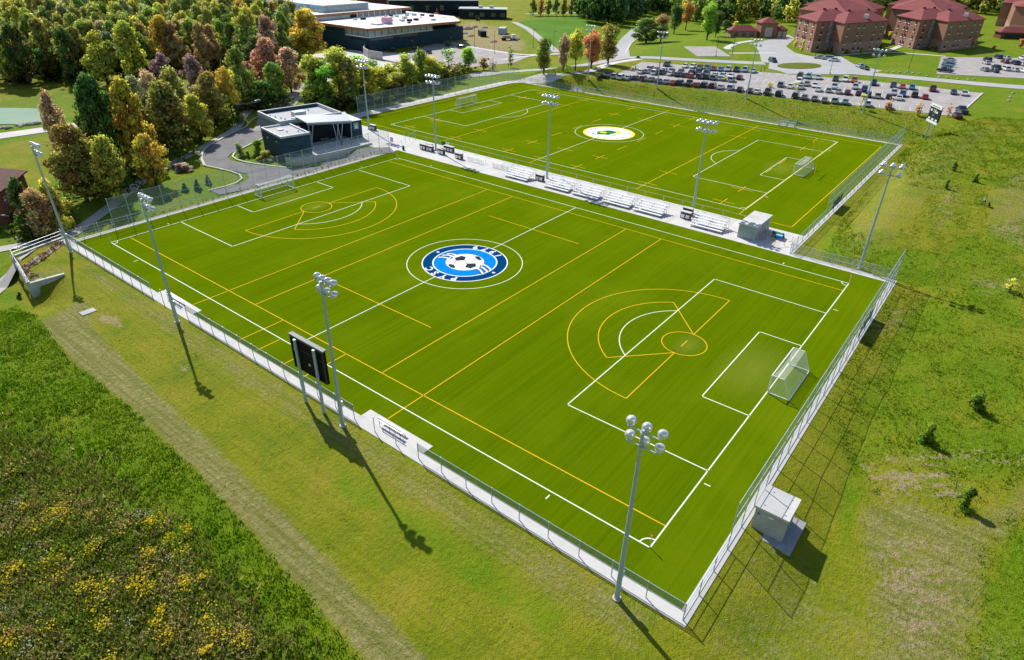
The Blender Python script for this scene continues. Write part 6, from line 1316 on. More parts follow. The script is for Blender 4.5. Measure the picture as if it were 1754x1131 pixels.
TL = [  # base x, base y, top y, width (photograph pixels), form, leaf colour, turned share, label
 (150, 345, 208, 100, 'near', 'olive green', .8, 'broad tree turning rusty orange, nearest the left corner floodlight'),
 (196, 300, 124, 80, 'near', 'dark green', .1, 'tall dark green tree with a leaning dark trunk'),
 (245, 292, 131, 70, 'near', 'ochre yellow', .25, 'tall ochre yellow tree beside the dark green one'),
 (112, 270, 152, 42, 'mid', 'pinkish', .5, 'slim pinkish tree at the pond end of the near trees'),
 (300, 258, 138, 98, 'near', 'olive green', .8, 'broad olive tree with an orange top above the footpath'),
 (345, 242, 160, 56, 'near', 'yellow green', .2, 'yellow green tree at the right of the broad olive tree'),
 (255, 252, 126, 55, 'mid', 'pale green', .1, 'pale green tree rising behind the ochre yellow tree'),
 (276, 236, 117, 48, 'mid', 'pinkish', .6, 'pinkish orange tree rising behind the broad olive tree'),
 (312, 228, 112, 60, 'mid', 'olive green', .4, 'olive tree behind the yellow green tree by the footpath'),
 (372, 214, 122, 68, 'near', 'olive green', .7, 'pink tinged green tree by the small dark shelter'),
 (400, 205, 112, 36, 'oval', 'ochre yellow', .1, 'narrow golden olive tree beside the small dark shelter'),
 (420, 188, 80, 52, 'mid', 'green', .1, 'green tree directly behind the small dark shelter'),
 (450, 186, 138, 62, 'mid', 'dark green', .1, 'round dark green tree right of the small dark shelter'),
 (205, 346, 230, 72, 'near', 'yellow green', .3, 'low yellow green tree in front of the ochre yellow tree'),
 (268, 318, 225, 56, 'mid', 'ochre yellow', .3, 'low golden tree at the foot of the ochre yellow tree'),
 (58, 400, 296, 42, 'mid', 'dark green', .5, 'dark green tree growing against the brick house balcony'),
 (84, 412, 318, 62, 'mid', 'brownish', .5, 'brownish tree between the brick house and the footpath'),
 (108, 398, 300, 46, 'mid', 'yellow green', .4, 'yellow tinged tree by the footpath left of the floodlight pole'),
 (340, 168, 92, 44, 'mid', 'plum', .2, 'plum coloured tree at the edge of the woods'),
 (286, 148, 90, 38, 'mid', 'plum', .1, 'small plum coloured tree standing before the dark woods'),
 (432, 172, 104, 48, 'mid', 'reddish', .5, 'reddish green tree left of the driveway into the woods'),
 (466, 160, 62, 60, 'mid', 'reddish', .4, 'reddish tree left of the big ochre tree'), (500, 160, 80, 56, 'mid', 'pinkish', .4, 'pink grey tree below the big ochre tree'),
 (474, 178, 105, 50, 'mid', 'green', .1, 'green tree at the mouth of the driveway into the woods'),
 (533, 101, 14, 76, 'near', 'ochre yellow', .12, 'big ochre tree standing alone before the gymnasium'),
 (543, 182, 94, 46, 'leggy', 'yellow green', .05, 'leftmost yellow green tree of the belt behind the clubhouse'), (583, 180, 79, 48, 'leggy', 'yellow green', .05, 'tallest yellow green tree of the belt behind the clubhouse'),
 (563, 186, 112, 44, 'leggy', 'bright green', .05, 'low green tree between the two left trees of the belt'), (606, 184, 98, 44, 'leggy', 'olive green', .05, 'third tall tree of the yellow green belt'),
 (632, 178, 105, 50, 'leggy', 'yellow', .05, 'yellowest tree of the belt, behind the clubhouse pole'), (655, 172, 113, 46, 'leggy', 'yellow green', .1, 'yellow green tree just right of the clubhouse pole'),
 (677, 166, 124, 40, 'leggy', 'olive green', .1, 'short olive tree in the belt right of the clubhouse pole'), (700, 156, 94, 38, 'leggy', 'yellow green', .05, 'upright yellow green tree halfway along the tall fence'),
 (720, 152, 82, 30, 'leggy', 'green', .05, 'slim tall green tree halfway along the tall fence'), (742, 146, 99, 42, 'leggy', 'yellow green', .05, 'yellow green tree behind the second walkway floodlight'),
 (552, 180, 100, 50, 'leggy', 'green', .05, 'dense green tree behind the left end of the belt'), (594, 172, 92, 50, 'leggy', 'yellow green', .05, 'yellow green tree in the back line of the belt, left half'), (618, 172, 98, 48, 'leggy', 'bright green', .05, 'bright green tree in the back line of the belt'), (643, 165, 104, 48, 'leggy', 'green', .05, 'green tree in the back line of the belt by the pole'), (666, 158, 108, 46, 'leggy', 'yellow green', .05, 'yellow green tree in the back line of the belt, right half'), (690, 152, 104, 44, 'leggy', 'olive green', .05, 'olive tree in the back line of the belt, right half'), (731, 146, 96, 36, 'leggy', 'yellow', .05, 'yellow tree just left of the second walkway floodlight head'), (755, 142, 106, 36, 'leggy', 'olive green', .1, 'low olive tree at the right of the belt'),
 (768, 136, 84, 30, 'sapling', 'pale green', .1, 'thin half bare tree near the end of the belt'), (778, 134, 104, 26, 'sapling', 'grey brown', .3, 'greyish brown thin tree at the end of the belt'),
 (803, 120, 80, 30, 'oval', 'bright green', .05, 'small spreading green tree by the gymnasium car park'), (829, 120, 98, 22, 'young', 'brownish', .3, 'small brownish tree by the gymnasium car park'),
 (844, 122, 98, 18, 'sapling', 'grey brown', .2, 'nearly bare sapling beside the small brownish tree'), (875, 116, 75, 15, 'sapling', 'green', .1, 'thin green sapling on the verge behind the road'),
 (931, 127, 64, 30, 'oval', 'green', .9, 'green maple with an orange crown, leftmost of the maple row'), (964, 124, 57, 24, 'oval', 'pinkish', .5, 'pale orange thin maple, second in the maple row'),
 (985, 121, 48, 30, 'oval', 'yellow', .35, 'golden maple in the middle of the maple row'), (1013, 117, 51, 38, 'oval', 'orange red', .2, 'orange red maple, brightest of the maple row'), (1041, 111, 42, 40, 'oval', 'olive green', .8, 'dark green and rust maple at the right end of the maple row'),
 (1106, 74, 30, 58, 'mid', 'green', .1, 'dense green rounded tree beside the climbing road'), (1131, 72, 24, 30, 'oval', 'brownish', .8, 'green tree with orange leaves next to the rounded tree'), (1154, 58, 8, 28, 'oval', 'dark green', .1, 'dark green upright tree on the lawn above the court'),
 (1174, 52, 2, 24, 'oval', 'orange', .3, 'orange topped tree behind the dark upright tree'), (1211, 69, 0, 32, 'oval', 'bright green', .05, 'bright green tall tree on the lawn'), (1225, 63, 18, 20, 'oval', 'dark green', .1, 'dark tree just right of the bright green tall tree'),
 (1243, 55, 34, 24, 'mid', 'dark green', .1, 'round dark tree on the lawn left of the long red pavilion'), (1258, 52, 36, 12, 'young', 'yellow', .1, 'little yellow tree behind the long red pavilion'),
 (750, 24, -4, 34, 'mid', 'yellow green', .1, 'yellow green tree beside the long campus building'),
 (1083, 122, 113, 9, 'sapling', 'yellow', .1, 'tiny yellow sapling at the head of the bank car row'), (1240, 140, 131, 12, 'sapling', 'yellow', .1, 'tiny yellow sapling among the silver cars'), (1319, 150, 138, 14, 'sapling', 'yellow', .1, 'yellow sapling at the bank edge midway along the cars'),
 (1361, 155, 141, 12, 'sapling', 'yellow', .1, 'yellow sapling by the middle rows left of the bank pole'), (1474, 186, 161, 14, 'sapling', 'yellow green', .1, 'pale sapling just left of the bank pole by the scoreboard'), (1519, 190, 166, 12, 'sapling', 'orange', .2, 'orange sapling on the bank before the dark green car'),
 (1571, 198, 171, 16, 'sapling', 'orange', .2, 'orange sapling on the bank left of the white scoreboard'), (1623, 200, 176, 12, 'sapling', 'orange', .2, 'orange sapling right behind the white scoreboard'), (1730, 498, 474, 22, 'sapling', 'yellow', .0, 'spindly yellow weed tree on the hill at the right'),
 (1361, 84, 68, 8, 'young', 'yellow', .1, 'small yellow tree at the left corner of the left brick hall'), (1372, 92, 68, 8, 'young', 'yellow', .1, 'small yellow tree before the sunlit end of the left brick hall'), (1474, 94, 81, 8, 'young', 'yellow green', .1, 'small pale tree before the middle of the left brick hall'),
 (1496, 84, 66, 10, 'young', 'orange', .2, 'small orange tree at the right corner of the left brick hall'), (1523, 68, 54, 12, 'young', 'yellow', .4, 'golden small tree between the two brick halls'), (1635, 77, 61, 12, 'young', 'yellow', .2, 'leaning golden small tree before the right brick hall'),
 (1663, 82, 62, 10, 'young', 'orange', .2, 'rust coloured small tree before the right brick hall'), (1702, 84, 78, 8, 'young', 'orange', .2, 'small orange tree beside the right brick hall lawn'), (1747, 83, 66, 12, 'young', 'red' if False else 'orange red', .1, 'red small tree by the open picnic pavilion'),
 (1516, 42, 14, 18, 'mid', 'bright green', .1, 'light green tree behind the gap between the brick halls'),
]
for bx, by, top, w, var, col, turn, lab in TL: ptree(bx, by, top, w, var, col, lab, turn)
for k in range(7): ptree(913 + k * 13, 27, 0 - 2, 15, 'far', ['olive green', 'orange', 'olive green', 'green', 'olive green', 'brownish', 'green'][k], 'tree in the loose row along the far edge of the bright lawn', .3, group='trees along the far edge of the bright lawn')
SH = [(1667, 700, 668, 34, 'round dark shrub, uppermost of three on the right hill slope'), (1587, 756, 722, 34, 'round dark shrub, middle one of three on the right hill slope'), (1650, 867, 828, 38, 'tall dark shrub, nearest one on the right hill slope'),
      (1633, 292, 276, 13, 'small dark shrub at the top of the straw covered slope'), (1670, 312, 296, 13, 'small dark shrub up the slope from the walking person'), (1619, 323, 303, 12, 'small dark shrub below the straw covered slope')]
for bx, by, top, w, lab in SH: ptree(bx, by, top, w, 'shrub', 'shrub green', lab, .1, name='shrub', cat='shrub')
for bx, by, top, w, col, lab in [(290, 344, 330, 12, 'blue green', 'small dark evergreen on the fenced lawn, leftmost of three'), (318, 330, 312, 14, 'dark green', 'small dark evergreen on the fenced lawn, middle of three'), (340, 328, 306, 14, 'dark green', 'small dark evergreen on the fenced lawn, right of three'),
        (358, 318, 298, 12, 'blue green', 'small blue green evergreen beside the driveway kerb')]:
    ptree(bx, by, top, w, 'conifer', col, lab, .0, z=-1.5, name='evergreen', cat='evergreen')
for bx, by, top, w, col, lab in [(412, 268, 244, 20, 'pale green', 'pale loose shrub on the lawn inside the driveway loop'), (425, 270, 258, 14, 'green', 'low green shrub inside the driveway loop'), (444, 268, 240, 30, 'green', 'bushy green shrub at the left corner of the clubhouse'), (455, 276, 256, 34, 'olive green', 'yellowish shrub bed at the foot of the clubhouse'),
        (320, 292, 276, 34, 'grey brown', 'greyish purple shrub where the footpath meets the driveway'), (308, 294, 280, 24, 'plum', 'purplish shrub beside the footpath bend'), (525, 258, 240, 16, 'olive green', 'slim shrub in front of the clubhouse front wall'), (415, 208, 196, 22, 'pale green', 'pale shrub beside the small dark shelter'),
        (1426, 90, 80, 16, 'dark green', 'dark shrub bed in front of the left brick hall'), (1448, 92, 84, 24, 'ochre yellow', 'golden shrub bed in front of the left brick hall'), (1598, 86, 78, 24, 'olive green', 'olive shrub bed in front of the right brick hall'), (1092, 100, 95, 14, 'green', 'low shrub by the road junction'),
        (28, 448, 436, 10, 'green', 'low shrub on the planting bed by the retaining wall'), (35, 510, 500, 12, 'dark green', 'dark shrub at the foot of the retaining wall'), (1506, 86, 76, 18, 'dark green', 'dark shrub at the right end of the left brick hall')]:
    ptree(bx, by, top, w, 'shrub', col, lab, .1, name='shrub', cat='shrub')
# woods: individual trees in front, the far rest as one mass
def wood(poly, step, var_of, cols, hr, wr, zone, maxn=None):
    P = np.array(poly); out_ = []; rng = np.random.default_rng(int(P[0][0] * 7 + step * 13) % 9999)
    y = P[:, 1].min()
    while y < P[:, 1].max():
        x = P[:, 0].min()
        while x < P[:, 0].max():
            q = (x + rng.uniform(-.42, .42) * step, y + rng.uniform(-.42, .42) * step)
            if inside(q[0], q[1], P): out_.append(q)
            x += step
        y += step
    return out_, rng
ZONES = [
 (W([(-70, 152), (60, 146), (240, 146), (292, 122), (330, 128), (420, 118), (440, 150)]) + [tuple(at(470, 128)[:2]), tuple(at(512, 100)[:2]), tuple(at(510, 76)[:2]), tuple(at(470, 48)[:2]), (176, 330), (205, 420), (260, 640), (200, 700), (-40, 700), (-30, 260)], 8.6,
  ['green'] * 4 + ['olive green'] * 6 + ['dark green'] * 3 + ['yellow green'] * 5 + ['brownish', 'pinkish', 'green', 'green', 'blue green', 'pale green', 'pale green', 'ochre yellow', 'yellow green', 'yellow green', 'green', 'olive green', 'olive green'], (14, 20), (8.5, 11.5), 'the woodland above the pond', .4),
 (W([(980, 26), (1010, 44), (1060, 46), (1098, 40), (1110, 26), (1140, 26), (1130, 4), (985, 4)]), 8.0, ['dark green'] * 5 + ['blue green'] * 2, (17, 22), (8, 10), 'the dark pine grove beside the climbing road', .05),
 (W([(1118, 14), (1150, 30), (1190, 40), (1246, 44), (1262, 40), (1300, 36), (1352, 44), (1362, 30), (1400, 22), (1500, 26), (1560, 26), (1640, 20), (1720, 30), (1840, 44), (1840, -10), (1120, -10)]), 10.0, ['dark green'] * 6 + ['green'] * 4 + ['olive green'] * 3 + ['yellow green', 'blue green'], (14, 20), (10, 13), 'the woods behind the brick halls', .15),
]
allp = []
for poly, step, cols, hr, wr, zone, turn in ZONES:
    q, rng = wood(poly, step, None, cols, hr, wr, zone)
    for x, y in q: allp.append((math.hypot(x - CAM[0], y - CAM[1]), x, y, cols[rng.integers(len(cols))], rng.uniform(*hr), rng.uniform(*wr), zone, turn))
far_bits = []
def in_view(x, y, z):
    d = np.array([x, y, z]) - CAM; f = np.dot(d, FWD)
    return f > 0 and abs(np.dot(d, RIGHT) / f * FOC) < 960 and -620 < -np.dot(d, UP) / f * FOC < 640
allp.sort(); used = 0
for d, x, y, col, h, w, zone, turn in allp:
    z = float(Z(x, y))
    if used < 205 and in_view(x, y, z + h * 0.6):
        used += 1; var = 'conifer' if 'pine' in zone else 'mid'
        q_ = np.array([x, y, z]) - CAM; sx_ = np.dot(q_, RIGHT) / np.dot(q_, FWD) * FOC + 877
        if 'pond' in zone: wh = ('front rank' if d < 270 else 'second rank' if d < 320 else 'middle depth' if d < 390 else 'far depth') + ', ' + ('right behind the pond' if sx_ < 70 else 'left of the plum tree' if sx_ < 190 else 'above the ochre tree' if sx_ < 290 else 'toward the shelter' if sx_ < 400 else 'toward the gymnasium')
        elif 'pine' in zone: wh = 'road side' if sx_ > 1060 else 'lawn side' if sx_ < 1020 else 'in the middle'
        else: wh = 'left of the halls' if sx_ < 1300 else 'behind the left hall' if sx_ < 1500 else 'between the halls' if sx_ < 1580 else 'behind the right hall'
        tree((x, y, z), h, w, var, col, {'pinkish': 'pink tinged', 'reddish': 'reddish brown'}.get(col, col) + ' tree in ' + zone + ', ' + wh, 'tree', 'pine_tree' if var == 'conifer' else 'tree', 'trees of ' + zone, turn, 4.0 if var == 'conifer' else 7.8)
    else: far_bits.append((x, y, z, col, h, w, turn))
# the far mass, with everything out to where the picture ends
rng = np.random.default_rng(5)
def scatter(poly, step):
    q, r = wood(poly, step, None, None, None, None, ''); return q
for poly, step in [([(230, 420), (300, 640), (430, 560), (520, 470), (430, 430), (360, 400), (300, 400)], 13.0), (W([(780, 12), (900, 16), (985, 10), (985, -25), (560, -25), (560, 2), (640, 4), (720, 2)]), 13.0)]:
    for x, y in scatter(poly, step): far_bits.append((x, y, float(Z(x, y)), ['green', 'dark green', 'olive green', 'yellow green', 'orange'][rng.choice(5, p=[.3, .35, .2, .12, .03])], rng.uniform(14, 19), rng.uniform(11, 14), .2))
far_bits = [f for f in far_bits if in_view(f[0], f[1], f[2] + 8)][:1300]
def far_mat():
    m = bpy.data.materials.new('far_leaves'); m.use_nodes = True; nt = m.node_tree; nt.nodes.clear(); L = nt.links
    o = nt.nodes.new('ShaderNodeOutputMaterial'); a = nt.nodes.new('ShaderNodeAttribute'); a.attribute_name = 'leaf'
    d = nt.nodes.new('ShaderNodeBsdfDiffuse'); t = nt.nodes.new('ShaderNodeBsdfTranslucent'); mx = nt.nodes.new('ShaderNodeMixShader'); mx.inputs[0].default_value = .30
    na = nt.nodes.new('ShaderNodeAttribute'); na.attribute_name = 'nrm'; L.new(na.outputs['Vector'], d.inputs['Normal'])
    L.new(a.outputs['Color'], d.inputs[0]); L.new(a.outputs['Color'], t.inputs[0]); L.new(d.outputs[0], mx.inputs[1]); L.new(t.outputs[0], mx.inputs[2]); L.new(mx.outputs[0], o.inputs[0]); return m
FV = []; FC = []; FN = []
for x, y, z, col, h, w, turn in far_bits:
    v, c, nv = VAR['far'][rng.integers(4)][2]; a = rng.uniform(0, 6.28); s = w / 8.0
    sel = np.repeat(rng.random(len(v) // 4) < 0.62, 4); v = v[sel]; c = c[sel]; nv = nv[sel]; FN.append(np.stack([nv[:, 0] * math.cos(a) - nv[:, 1] * math.sin(a), nv[:, 0] * math.sin(a) + nv[:, 1] * math.cos(a), nv[:, 2]], 1))
    q = np.stack([(v[:, 0] * math.cos(a) - v[:, 1] * math.sin(a)) * s + x, (v[:, 0] * math.sin(a) + v[:, 1] * math.cos(a)) * s + y, v[:, 2] * h / 10 + z], 1)
    base = np.array(LEAFC[col]) * rng.uniform(.9, 1.1) * LEAFK; cc = base[None] * (0.45 + 1.1 * c[:, :1]); cc = cc * (1 - c[:, 1:2] * turn) + np.array([[.40, .18, .05]]) * c[:, 1:2] * turn
    FV.append(q); FC.append(cc)
if FV:
    tag(put('distant_woods', card_mesh('distant_woods', np.concatenate(FV), np.concatenate(FC), far_mat(), 4, np.concatenate(FN))), 'distant mixed woods filling the top of the view', 'woods', kind='stuff')

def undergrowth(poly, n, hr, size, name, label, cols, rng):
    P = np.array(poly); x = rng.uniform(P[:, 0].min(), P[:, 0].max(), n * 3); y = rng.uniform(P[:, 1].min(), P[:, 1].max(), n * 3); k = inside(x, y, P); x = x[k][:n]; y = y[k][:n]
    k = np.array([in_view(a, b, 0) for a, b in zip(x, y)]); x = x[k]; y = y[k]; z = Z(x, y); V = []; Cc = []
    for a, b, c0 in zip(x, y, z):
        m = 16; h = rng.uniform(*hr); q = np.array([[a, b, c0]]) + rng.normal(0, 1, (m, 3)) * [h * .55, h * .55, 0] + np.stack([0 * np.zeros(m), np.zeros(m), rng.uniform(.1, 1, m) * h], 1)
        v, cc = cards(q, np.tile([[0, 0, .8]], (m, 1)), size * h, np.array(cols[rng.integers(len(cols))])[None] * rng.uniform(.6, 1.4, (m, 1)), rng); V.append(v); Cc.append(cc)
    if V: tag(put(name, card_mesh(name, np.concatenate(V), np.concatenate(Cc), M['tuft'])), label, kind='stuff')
rng = np.random.default_rng(21)
UC = [(.10, .17, .02), (.15, .22, .03), (.08, .13, .02), (.19, .20, .04)]
undergrowth(W([(95, 300), (130, 350), (215, 350), (290, 300), (350, 250), (430, 195), (500, 185), (480, 130), (300, 215), (180, 260)]), 420, (1.0, 2.6), .45, 'undergrowth', 'bushy undergrowth beneath the near trees', UC, rng)
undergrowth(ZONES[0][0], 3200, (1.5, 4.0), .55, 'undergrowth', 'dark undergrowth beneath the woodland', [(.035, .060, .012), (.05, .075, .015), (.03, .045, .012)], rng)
undergrowth(W([(530, 186), (600, 190), (700, 160), (800, 132), (790, 120), (700, 138), (600, 165), (535, 172)]), 420, (1.2, 3.2), .5, 'undergrowth', 'leafy undergrowth along the yellow green belt', [(.11, .16, .02), (.16, .18, .02), (.08, .12, .015)], rng)
undergrowth(W([(26, 400), (60, 415), (125, 395), (110, 370), (60, 380), (34, 385)]), 160, (.8, 2.0), .45, 'undergrowth', 'weedy growth around the brick house trees', UC, rng)
# ------------------------------------------------------------------ grasses, weeds and flowers on the slopes
def blades(P, n_blade, h, spread, base, var, name, label, rng, tip=None, width=0.05):
    n = len(P); k = n_blade; Q = np.repeat(P, k, 0); m = n * k; hh = np.repeat(h, k) * rng.uniform(.6, 1.2, m)
    a = rng.uniform(0, 6.28, m); off_ = rng.normal(0, 1, (m, 2)) * spread; r = Q.copy(); r[:, :2] += off_
    lean = rng.normal(0, .38, (m, 2)) * hh[:, None]; ww = width * rng.uniform(.7, 1.4, m) * (0.5 + hh)
    dx = np.cos(a) * ww; dy = np.sin(a) * ww
    v = np.stack([np.stack([r[:, 0] - dx, r[:, 1] - dy, r[:, 2]], 1), np.stack([r[:, 0] + dx, r[:, 1] + dy, r[:, 2]], 1), np.stack([r[:, 0] + lean[:, 0], r[:, 1] + lean[:, 1], r[:, 2] + hh], 1)], 1).reshape(-1, 3)
    c = 2.1 * np.repeat(base, k, 0) * (1 + rng.normal(0, var, (m, 1))); c = np.clip(c, 0.002, .75); c = np.repeat(c, 3, 0)
    me = card_mesh(name, v, c, M['tuft'], 3); return tag(put(name, me), label, kind='stuff')
def field_pts(n, x0, y0, x1, y1, rng, poly=None, mask=None, thr=0.5):
    x = rng.uniform(x0, x1, n); y = rng.uniform(y0, y1, n); keep = np.ones(n, bool)
    if poly is not None: keep &= inside(x, y, poly)
    if mask is not None:
        i = np.clip(np.searchsorted(gx, x) - 1, 0, nx - 2); j = np.clip(np.searchsorted(gy, y) - 1, 0, ny - 2); keep &= rng.random(n) < np.clip((mask[i, j] - 0.15) / 0.6, 0, 1) if thr is None else mask[i, j] > thr
    keep &= ~((x > -5.6) & (x < 70.2) & (y > -5.7) & (y < 105)); keep &= ~((x > 68) & (x < 158.4) & (y > 10) & (y < 140))
    x = x[keep]; y = y[keep]; i = np.clip(np.searchsorted(gx, x) - 1, 0, nx - 2); j = np.clip(np.searchsorted(gy, y) - 1, 0, ny - 2)
    return np.stack([x, y, GZ[i, j] - 0.02], 1)
rng = np.random.default_rng(11)
def patchy(P, cs, sc, rng):
    t = 0.5 + 0.25 * np.sin(P[:, 0] * sc + 1.3 * np.sin(P[:, 1] * sc * .7)) + 0.25 * np.sin(P[:, 1] * sc * 1.3 + np.sin(P[:, 0] * sc * .9) * 1.7) + rng.normal(0, .22, len(P))
    t = np.clip(t, 0, 1)[:, None]; cs = np.array(cs); return cs[0] * (1 - t) + cs[1] * t
seen = lambda P: P[np.array([in_view(*p) for p in P])] if len(P) else P
LP = field_pts(52000, -46, -4, -12, 92, rng, mask=lush * (1 - .55 * wild), thr=.38, poly=[(-17, 92)] + edgeL + [(-27, -40), (-60, -80), (-60, 100)])
blades(LP, 5, rng.uniform(.14, .36, len(LP)), .16, patchy(LP, [(.045, .110, .003), (.125, .205, .008)], .55, rng), .3, 'long_grass', 'lush long grass on the slope left of the mown strip', rng, width=.075)
WP = field_pts(22000, -48, -6, -16, 70, rng, mask=wild * .8, thr=None)
blades(WP, 6, rng.uniform(.25, .75, len(WP)), .22, patchy(WP, [(.085, .120, .010), (.190, .160, .050)], .45, rng), .35, 'wild_meadow', 'wild meadow of weeds in the bottom left corner', rng, width=.075)
def flowers(n_cl, per, poly, name, label, col, hr, spread, size, rng, box):
    C = field_pts(n_cl * 8, *box, rng, poly=poly)[:n_cl]; V = []; Cc = []
    for p in C:
        k = max(4, int(per * rng.uniform(.3, 1.7))); s = spread * rng.uniform(.5, 1.4); q = p[None] + np.concatenate([rng.normal(0, s, (k, 2)), rng.uniform(*hr, (k, 1))], 1)
        c = np.array(col)[None] * rng.uniform(.6, 1.25, (k, 1)); v, cc = cards(q, np.tile([[0, 0, 1.0]], (k, 1)), size, c, rng); V.append(v); Cc.append(cc)
    tag(put(name, card_mesh(name, np.concatenate(V), np.concatenate(Cc), M['tuft'])), label, kind='stuff')
MP = W([(0, 770), (120, 850), (300, 880), (420, 1040), (440, 1120), (440, 1131)]) + [(-50, 0), (-70, 40)]
box = (-46, 2, -20, 62)
flowers(120, 50, MP, 'yellow_flowers', 'goldenrod in yellow clumps through the wild meadow', (.72, .56, .03), (.5, 1.05), .42, .16, rng, box)
flowers(90, 22, MP, 'white_flowers', 'pale seed heads scattered through the wild meadow', (.52, .52, .46), (.3, .8), .42, .12, rng, box)
flowers(125, 55, MP, 'brown_weeds', 'brown dried weeds through the wild meadow', (.36, .28, .12), (.2, .6), .8, .18, rng, box)
flowers(130, 45, MP, 'dark_weeds', 'leafy dark green weeds through the wild meadow', (.17, .27, .03), (.2, .7), .6, .20, rng, box)
HPoly = W([(1420, 720), (1410, 440), (1440, 380), (1560, 245), (1700, 200), (1790, 205), (1790, 400), (1800, 1000), (1830, 1300), (1640, 1300), (1470, 1131), (1480, 860)])
HP = field_pts(110000, -8, -42, 215, 9, rng, poly=HPoly, mask=(0.4 + .6 * lush) * (1 - 0.9 * straw) * (dirt < .45), thr=.3)
HP = HP[rng.random(len(HP)) < 0.35 + 0.6 * (np.sin(HP[:, 0] * .55 + 2 * np.sin(HP[:, 1] * .4)) * np.sin(HP[:, 1] * .9 + HP[:, 0] * .2) > -.1)]
blades(HP, 4, rng.uniform(.10, .30, len(HP)), .15, patchy(HP, [(.055, .120, .003), (.145, .180, .012)], .5, rng), .3, 'hill_grass', 'lush uneven grass on the hillside right of the pitches', rng, width=.07)
SP = field_pts(60000, -8, -42, 200, 9, rng, poly=HPoly, mask=straw, thr=None)
blades(SP, 4, rng.uniform(.06, .16, len(SP)), .2, patchy(SP, [(.12, .135, .02), (.24, .20, .075)], .7, rng), .25, 'dry_grass', 'thin dry grass on the bare parts of the hillside', rng, width=.06)
KP = field_pts(30000, -40, -40, -5.4, 104, rng, mask=(1 - lush) * (1 - wild), thr=.6)
blades(KP, 4, rng.uniform(.04, .11, len(KP)), .2, patchy(KP, [(.100, .130, .006), (.20, .165, .025)], .35, rng), .25, 'mown_grass', 'short yellowish mown grass beside the near touchline', rng, width=.06)
BP = field_pts(15000, 158.6, 8, 184, 134, rng, mask=(Z(GX, GY) > .05) & (Z(GX, GY) < 3.9), thr=.5)
blades(BP, 4, rng.uniform(.15, .45, len(BP)), .25, patchy(BP, [(.085, .150, .008), (.175, .175, .025)], .25, rng), .3, 'bank_grass', 'rough grass on the bank below the car park', rng, width=.10)
for nm, c_, lab, n_ in (('bed_plants', (.16, .10, .04), 'small brown plants set out in the retaining wall bed', 70),):
    q = field_pts(4000, -16, 88, -2, 110, rng, poly=bed)[:n_]; flow = []
    V = []; Cc = []
    for p in q:
        v, cc = cards(p[None] + rng.normal(0, .14, (14, 3)) * [1, 1, .5] + [0, 0, .25], np.tile([[0, 0, 1.]], (14, 1)), .22, np.array(c_)[None] * rng.uniform(.6, 1.5, (14, 1)), rng); V.append(v); Cc.append(cc)
    tag(put(nm, card_mesh(nm, np.concatenate(V), np.concatenate(Cc), M['tuft'])), lab, kind='stuff')
V = []; Cc = []
for i in range(60):
    p = np.array([3 + i * 1.05 + rng.normal(0, .2), 105.7 + rng.normal(0, .25), float(Z(3 + i * 1.05, 105.7)) + .25]); v, cc = cards(p[None] + rng.normal(0, .18, (16, 3)), np.tile([[0, 0, 1.]], (16, 1)), .24, np.array([[.10, .11, .04]]) * rng.uniform(.5, 1.5, (16, 1)), rng); V.append(v); Cc.append(cc)
tag(put('strip_plants', card_mesh('strip_plants', np.concatenate(V), np.concatenate(Cc), M['tuft'])), 'small plants in the strip outside the clubhouse end fence', kind='stuff')

# ------------------------------------------------------------------ people and a dog
def skin_body(name, verts, edges, radii, mat, parent, root=0, sub=1):
    me = bpy.data.meshes.new(name); me.from_pydata(verts, edges, []); o = put(name, me, None)
    o.modifiers.new('skin', 'SKIN'); s = o.modifiers.new('sub', 'SUBSURF'); s.levels = s.render_levels = sub
    sk = me.skin_vertices[0].data if me.skin_vertices else None
    if sk is None:
        me.attributes.new  # layer is made by the modifier below
    bpy.context.view_layer.objects.active = o
    for i, r in enumerate(radii):
        if sk: sk[i].radius = (r, r); sk[i].use_root = (i == root)
    bpy.context.view_layer.update()
    m2 = bpy.data.meshes.new_from_object(o.evaluated_get(bpy.context.evaluated_depsgraph_get())); bpy.data.objects.remove(o); bpy.data.meshes.remove(me)
    m2.materials.clear(); 
    for m in (mat if isinstance(mat, list) else [mat]): m2.materials.append(m)
    for p in m2.polygons: p.use_smooth = True
    return put(name, m2, parent)
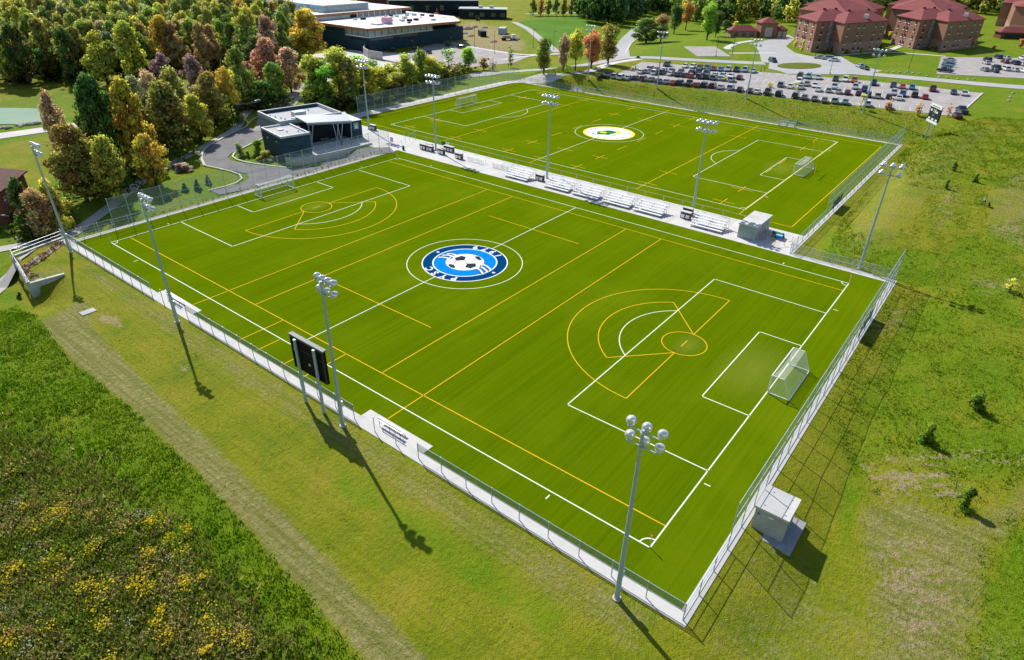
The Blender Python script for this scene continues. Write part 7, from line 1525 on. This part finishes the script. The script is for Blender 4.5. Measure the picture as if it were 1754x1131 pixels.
def person(p, rz, label, shirt, legs, stride=0.25, group=None):
    t = thing('person', label, 'person', tuple(p), rz, group)
    V = [(0, 0, .95), (0, 0, 1.18), (0, 0, 1.42), (.01, 0, 1.53), (.03, 0, 1.66), (.03, 0, 1.74),
         (0, .10, .90), (stride * .5, .11, .50), (stride * .55, .11, .08), (stride * .55 + .17, .12, .04), (0, -.10, .90), (-stride * .25, -.11, .50), (-stride, -.11, .10), (-stride + .15, -.12, .04),
         (0, .19, 1.40), (-.05, .25, 1.13), (.06, .26, .90), (.12, .26, .80), (0, -.19, 1.40), (.04, -.25, 1.13), (.20, -.24, .97), (.28, -.23, .94)]
    Ed = [(0, 1), (1, 2), (2, 3), (3, 4), (4, 5), (0, 6), (6, 7), (7, 8), (8, 9), (0, 10), (10, 11), (11, 12), (12, 13), (2, 14), (14, 15), (15, 16), (16, 17), (2, 18), (18, 19), (19, 20), (20, 21)]
    R = [.14, .14, .15, .06, .10, .085, .10, .075, .05, .045, .10, .075, .05, .045, .075, .05, .04, .04, .075, .05, .04, .04]
    o = skin_body('body', V, Ed, R, [M[shirt], M[legs], M['skin'], M['dark']], t)
    for pl in o.data.polygons:
        c = pl.center; pl.material_index = 3 if c.z < .10 else 1 if c.z < .98 and abs(c.y) < .2 else 2 if c.z > 1.50 or (abs(c.y) > .2 and c.z < 1.05) else 0
    MB().lathe([(.02, .12), (.09, .10), (.115, .03), (.11, -.03)], (.02, 0, 1.70), n=10).build('hair', M['hair'], t)
    return t
pp = at(1684, 352)
person(pp, 0.4, 'person in a pale shirt and dark trousers walking on the right hill', 'cloth', 'jeans', .35)
dp = at(1693.5, 354.5)
dog = thing('dog', 'black dog on the grass beside the walking person', 'dog', tuple(dp), 0.2)
skin_body('body', [(-.32, 0, .46), (0, 0, .47), (.30, 0, .50), (.44, 0, .62), (.56, 0, .68), (.70, 0, .65), (-.36, .09, .40), (-.28, .10, .28), (-.40, .10, .16), (-.36, .10, .03), (-.36, -.09, .40), (-.28, -.10, .28), (-.40, -.10, .16), (-.36, -.10, .03), (.28, .09, .38), (.27, .10, .2), (.29, .10, .03), (.28, -.09, .38), (.27, -.10, .2), (.29, -.10, .03), (-.46, 0, .52), (-.66, 0, .60)],
          [(0, 1), (1, 2), (2, 3), (3, 4), (4, 5), (0, 6), (6, 7), (7, 8), (8, 9), (0, 10), (10, 11), (11, 12), (12, 13), (2, 14), (14, 15), (15, 16), (2, 17), (17, 18), (18, 19), (0, 20), (20, 21)],
          [.13, .13, .16, .10, .09, .05, .09, .06, .035, .035, .09, .06, .035, .035, .07, .045, .035, .07, .045, .035, .04, .02], M['fur'], dog)
for s in (-1, 1): MB().add([(.50, s * .04, .74), (.56, s * .10, .72), (.50, s * .10, .66), (.48, s * .08, .80)], [(0, 1, 2), (0, 2, 3), (0, 3, 1), (1, 3, 2)]).build('ear', M['fur'], dog)
for px, py, z, sh, lg, lab in [(1088, 121, 4.05, 'jeans', 'jeans', 'person in dark clothes standing at the left end of the car park'), (1395.5, 100, 4.07, 'black', 'jeans', 'person in dark clothes beside the silver car at the left hall'),
                               (1303, 124, 4.06, 'blue', 'jeans', 'person in a blue top at the back of the car park'), (1309, 122, 4.06, 'red', 'jeans', 'person in a red top at the back of the car park'), (586, 250, 0.03, 'jeans', 'jeans', 'person in dark clothes on the clubhouse plaza')]:
    q = onz(px, py, z); person(q, random.uniform(0, 6), lab, sh, lg, .12)
print('objects', len(bpy.data.objects), 'trees', NT[0], 'far', len(far_bits), 'polys', sum(len(m.polygons) for m in bpy.data.meshes))
